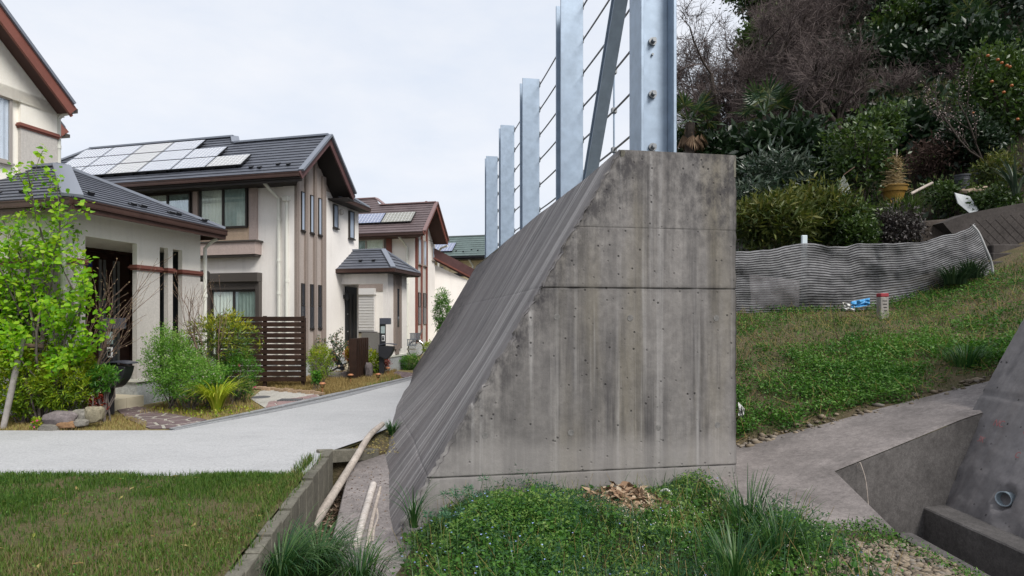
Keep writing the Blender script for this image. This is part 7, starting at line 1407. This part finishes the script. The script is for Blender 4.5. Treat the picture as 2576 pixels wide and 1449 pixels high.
for dv_ in ((-1, 0, 1.0), (-0.9, 0, 0.5), (-0.4, 0, 1)): grow(segs, tips, P(2470, 400, 16.5), dv_, 1.7, 0.025, 2, dict(kids=1, spread=0.5, ratio=0.5, bend=0.08, up=0.03, steps=4, prob=0.8, rr=0.6))
seg_mesh('stem', segs, M_BARKD, pk, 0.007); tp = np.repeat(np.array([s[0][:] for s in tips]), 2, 0); leaf_mesh('blossom', tp+rng.normal(size=tp.shape)*0.04, rdir(len(tp)), 0.028, flat_mat('pale_blossom', (0.42, 0.32, 0.31), 0.7), pk, T_ROUND)['kind'] = 'stuff'
# fan palms
def palm(label, px, py, d, s=1.0, dead=True, nf=26):
    c = P(px, py, d); t = thing('fan_palm', label, 'palm', (c.x, c.y, hz(c.x, c.y)), 'fan palms on the hill')
    def fans(name, n, el0, el1, mat, L, droop, stuff=True):
        Pn, Dn, Un, Sz = [], [], [], []
        for k in range(n):
            az = random.uniform(0, 6.283); el = random.uniform(el0, el1); ax_ = Vector((math.cos(az)*math.cos(el), math.sin(az)*math.cos(el), math.sin(el))); hub = c+ax_*L*0.75; sd_ = ax_.cross(Vector((0, 0, 1))).normalized(); nn_ = sd_.cross(ax_)
            for j in range(15):
                a_ = R(-100+200*j/14); dv_ = ax_*math.cos(a_)+sd_*math.sin(a_)-Vector((0, 0, droop*(0.4+abs(math.sin(a_))))) ; Pn.append(hub[:]); Dn.append(dv_.normalized()[:]); Un.append(nn_[:]); Sz.append(L*0.75*(1-0.25*abs(math.sin(a_))))
            Pn.append(c[:]); Dn.append(ax_[:]); Un.append(nn_[:]); Sz.append(L*0.75)
        Tp = (np.array([(0, 0, 0), (.55, .055, 0), (1, 0, -.05), (.55, -.055, 0)]), np.array([(0, 2, 1), (0, 3, 2)])); leaf_mesh(name, Pn, Dn, np.array(Sz), mat, t, Tp, None, np.array(Un))
    fans('fronds', nf, -0.3, 1.2, L_PALM, 0.85*s, 0.25); 
    if dead: fans('dead_fronds', 14, -1.35, -0.7, L_PALMD, 0.8*s, 0.7)
    MB().tube([Vector((c.x, c.y, hz(c.x, c.y)-0.3)), c-Vector((0, 0, 0.1))], [0.14*s, 0.17*s], 10).build('trunk', M_BARKD, t)
random.seed(11)
palm('fan palm at the far left, beside the bolted post', 1735, 305, 21, 1.0); palm('fan palm in front of the bare twigs, with a skirt of dead fronds', 1925, 290, 22, 1.2); palm('fan palm with faint fronds right of the leaning trunk', 2065, 258, 24, 1.0, False, 16); palm('shadowed fan palm high on the right of the hill', 2440, 60, 27, 1.1, True, 16)
n = 34; an = rng.random(n)*6.283; c = P(2556, 492, 14.0); ag = thing('strap_leaf_plant', 'rosette of long pale strap leaves at the right edge', 'plant', c); o_ = np.stack([np.cos(an), np.sin(an), 0*an], 1); blades('leaf_blade', np.array(c)+o_*0.05, o_, 0.75+0.3*rng.random(n), 0.30+0.25*rng.random(n), 0.075, L_H3, ag, 5)['kind'] = 'stuff'
pl_ = P(2115, 450, 14.6); fr = thing('palm_frond', 'single pale palm frond hanging over the bamboo grass', 'frond', pl_); Dn = [((-0.45+0.09*k)*1.0, -0.2, -1.0) for k in range(9)]; leaf_mesh('leaflets', [P(2122, 440, 14.6)[:]]*9, Dn, 0.55, L_H3, fr, (np.array([(0, 0, 0), (.55, .05, 0), (1, 0, 0), (.55, -.05, 0)]), np.array([(0, 2, 1), (0, 3, 2)])), np.full(9, 0.95), np.tile([0, -1.0, 0.2], (9, 1))); MB().tube([P(2122, 440, 14.6), P(2150, 420, 14.7)], 0.012, 5).build('stalk', M_TWIG, fr)
# yellow tub with straw, pole, bins, board
c = P(2247, 492, 15.0); yb2 = thing('yellow_tub', 'yellow plastic tub filled with straw on the slope', 'tub', c); M_YEL = rough_mat('yellow_plastic', (0.20, 0.115, 0.02), 0.2, 5, 0.5, 30, 0.1)
MB().lathe(c, [(0.20, -0.13), (0.26, 0.08), (0.29, 0.085), (0.31, 0.20), (0.33, 0.205), (0.33, 0.235), (0.29, 0.235), (0.27, 0.1)], 24).build('tub', M_YEL, yb2, sm=True); MB().obox(c+Vector((-0.1, -0.2, -0.25)), (1, 0, 0.3), (0, 1, 0), (0, 0, 1), 0.14, 0.04, 0.12).build('tub_base', M_YEL, yb2)
n = 700; hgt = rng.random(n); st2 = thing('straw_sheaf', 'tall sheaf of pale straw standing in the yellow tub', 'straw', c); sticks('straw', np.array(c)+np.stack([rng.normal(size=n)*(0.13-0.06*hgt), rng.normal(size=n)*0.1, 0.15+hgt*0.75], 1), np.array(c)+np.stack([rng.normal(size=n)*(0.20-0.10*hgt), rng.normal(size=n)*0.15, 0.05+hgt*0.95], 1), 0.006, 0.004, leaf_mat('straw', [(0.26, 0.18, 0.08), (0.38, 0.29, 0.15), (0.45, 0.37, 0.23)], 0.1, 0.8, 0.2), st2)['kind'] = 'stuff'; MB().tube([P(2253, 470, 15.0), P(2256, 375, 15.0)], 0.018, 6).build('pole', M_BRANCH, st2)
o = MB().tube([P(2290, 488, 15.2), P(2345, 460, 15.6)], 0.035, 8).build('fallen_pole', M_BRANCH, None, sm=True); tag(o, 'pale pole lying on the slope right of the yellow tub', 'pole')
M_BIN = flat_mat('black_bin', (0.035, 0.038, 0.045), 0.5)
for i, (x, y, s_) in enumerate(((2420, 470, 1.0), (2470, 455, 1.1))):
    c = P(x, y, 15.3+0.4*i); t = thing('plastic_bin', ['dark round plastic bin nearest the tilted board', 'grey tub bin behind and right of the round bin'][i], 'bin', c, 'plastic bins on the slope'); MB().lathe(c, [(0.14*s_, -0.1), (0.15*s_, 0.0), (0.17*s_, 0.26*s_), (0.19*s_, 0.265*s_), (0.19*s_, 0.3*s_), (0.15*s_, 0.3*s_), (0.14*s_, 0.1)], 20).build('tub', M_BIN, t, sm=True); MB().torus(c+Vector((0, 0, 0.16*s_)), (0, 0, 1), 0.165*s_, 0.012, 20, 6).build('rib', M_BIN, t)
q = [P(2402, 485, 14.6), P(2440, 494, 14.6), P(2462, 528, 14.4), P(2450, 545, 14.3), P(2410, 512, 14.5)]; o = MB().prism(q, (0.02, 0.06, 0.02)).build('tilted_board', flat_mat('grey_white_board', (0.38, 0.40, 0.41), 0.6), None, bevel=0.005); tag(o, 'tilted grey white board lying below the bins', 'board')
q = P(2445, 478, 15.0); o = MB().obox(q, (1, 0, 0.2), (0, 1, 0.2), (0, 0, 1), 0.26, 0.2, 0.05).build('wood_debris', rough_mat('pale_debris', (0.30, 0.23, 0.17), 0.3, 6), None, bevel=0.02); tag(o, 'pale slab of wood debris between the bins and the board', 'debris')
L_DKT = leaf_mat('dark_tuft', [(0.012, 0.03, 0.014), (0.022, 0.05, 0.02), (0.045, 0.075, 0.03)], 0.2, 0.5, 0.3)
# undergrowth over the hillside and grass tufts
x, y = scatter(90000, 5, 46, 13.5, 52, None, lambda x, y: (x/y > 0.28)*(x/y < 0.95)*np.clip(0.35+1.4*(fbm(x*0.3, y*0.3)-0.4), 0.05, 1)*np.clip(20/y, 0.2, 1)); n = len(x); leaf_mesh('undergrowth', np.stack([x, y, hill_h(x, y)+rng.random(n)*0.35], 1), rdir(n)+np.array([0, -0.3, 0.4]), 0.10+0.012*y*rng.random(n), L_H1, None, T_LEAF, np.clip(rng.random(n)*0.8+0.5*(fbm(x*0.5, y*0.5)-0.4), 0, 1))['kind'] = 'stuff'; print('undergrowth', n)
x, y = scatter(26000, 8, 24, 13.5, 26, None, lambda x, y: (x/y > 0.60)*(x/y < 0.86)*np.clip(0.4+1.2*(fbm(x*0.5, y*0.5+2)-0.4), 0.1, 1)); grass('hill_grass', x, y, hill_h(x, y), 0.16, 0.03, L_BKG, 0.5, 2)
for i, (px, py, d_, l) in enumerate(((2290, 540, 13.9, 'bright green grass clump in front of the yellow tub'), (2255, 548, 13.8, 'yellowish grass clump below the yellow tub'), (2400, 715, 11.55, 'dark round grass clump in front of the net'), (2440, 700, 11.7, 'dark grass clump at the right end of the net'))):
    c = P(px, py, d_); tuft(l, c, 200, 0.55 if i < 2 else 0.5, 0.5 if i < 2 else 0.72, 0.022, L_H2 if i < 2 else L_DKT, 0.22, None, seg=5, group='grass clumps around the net')
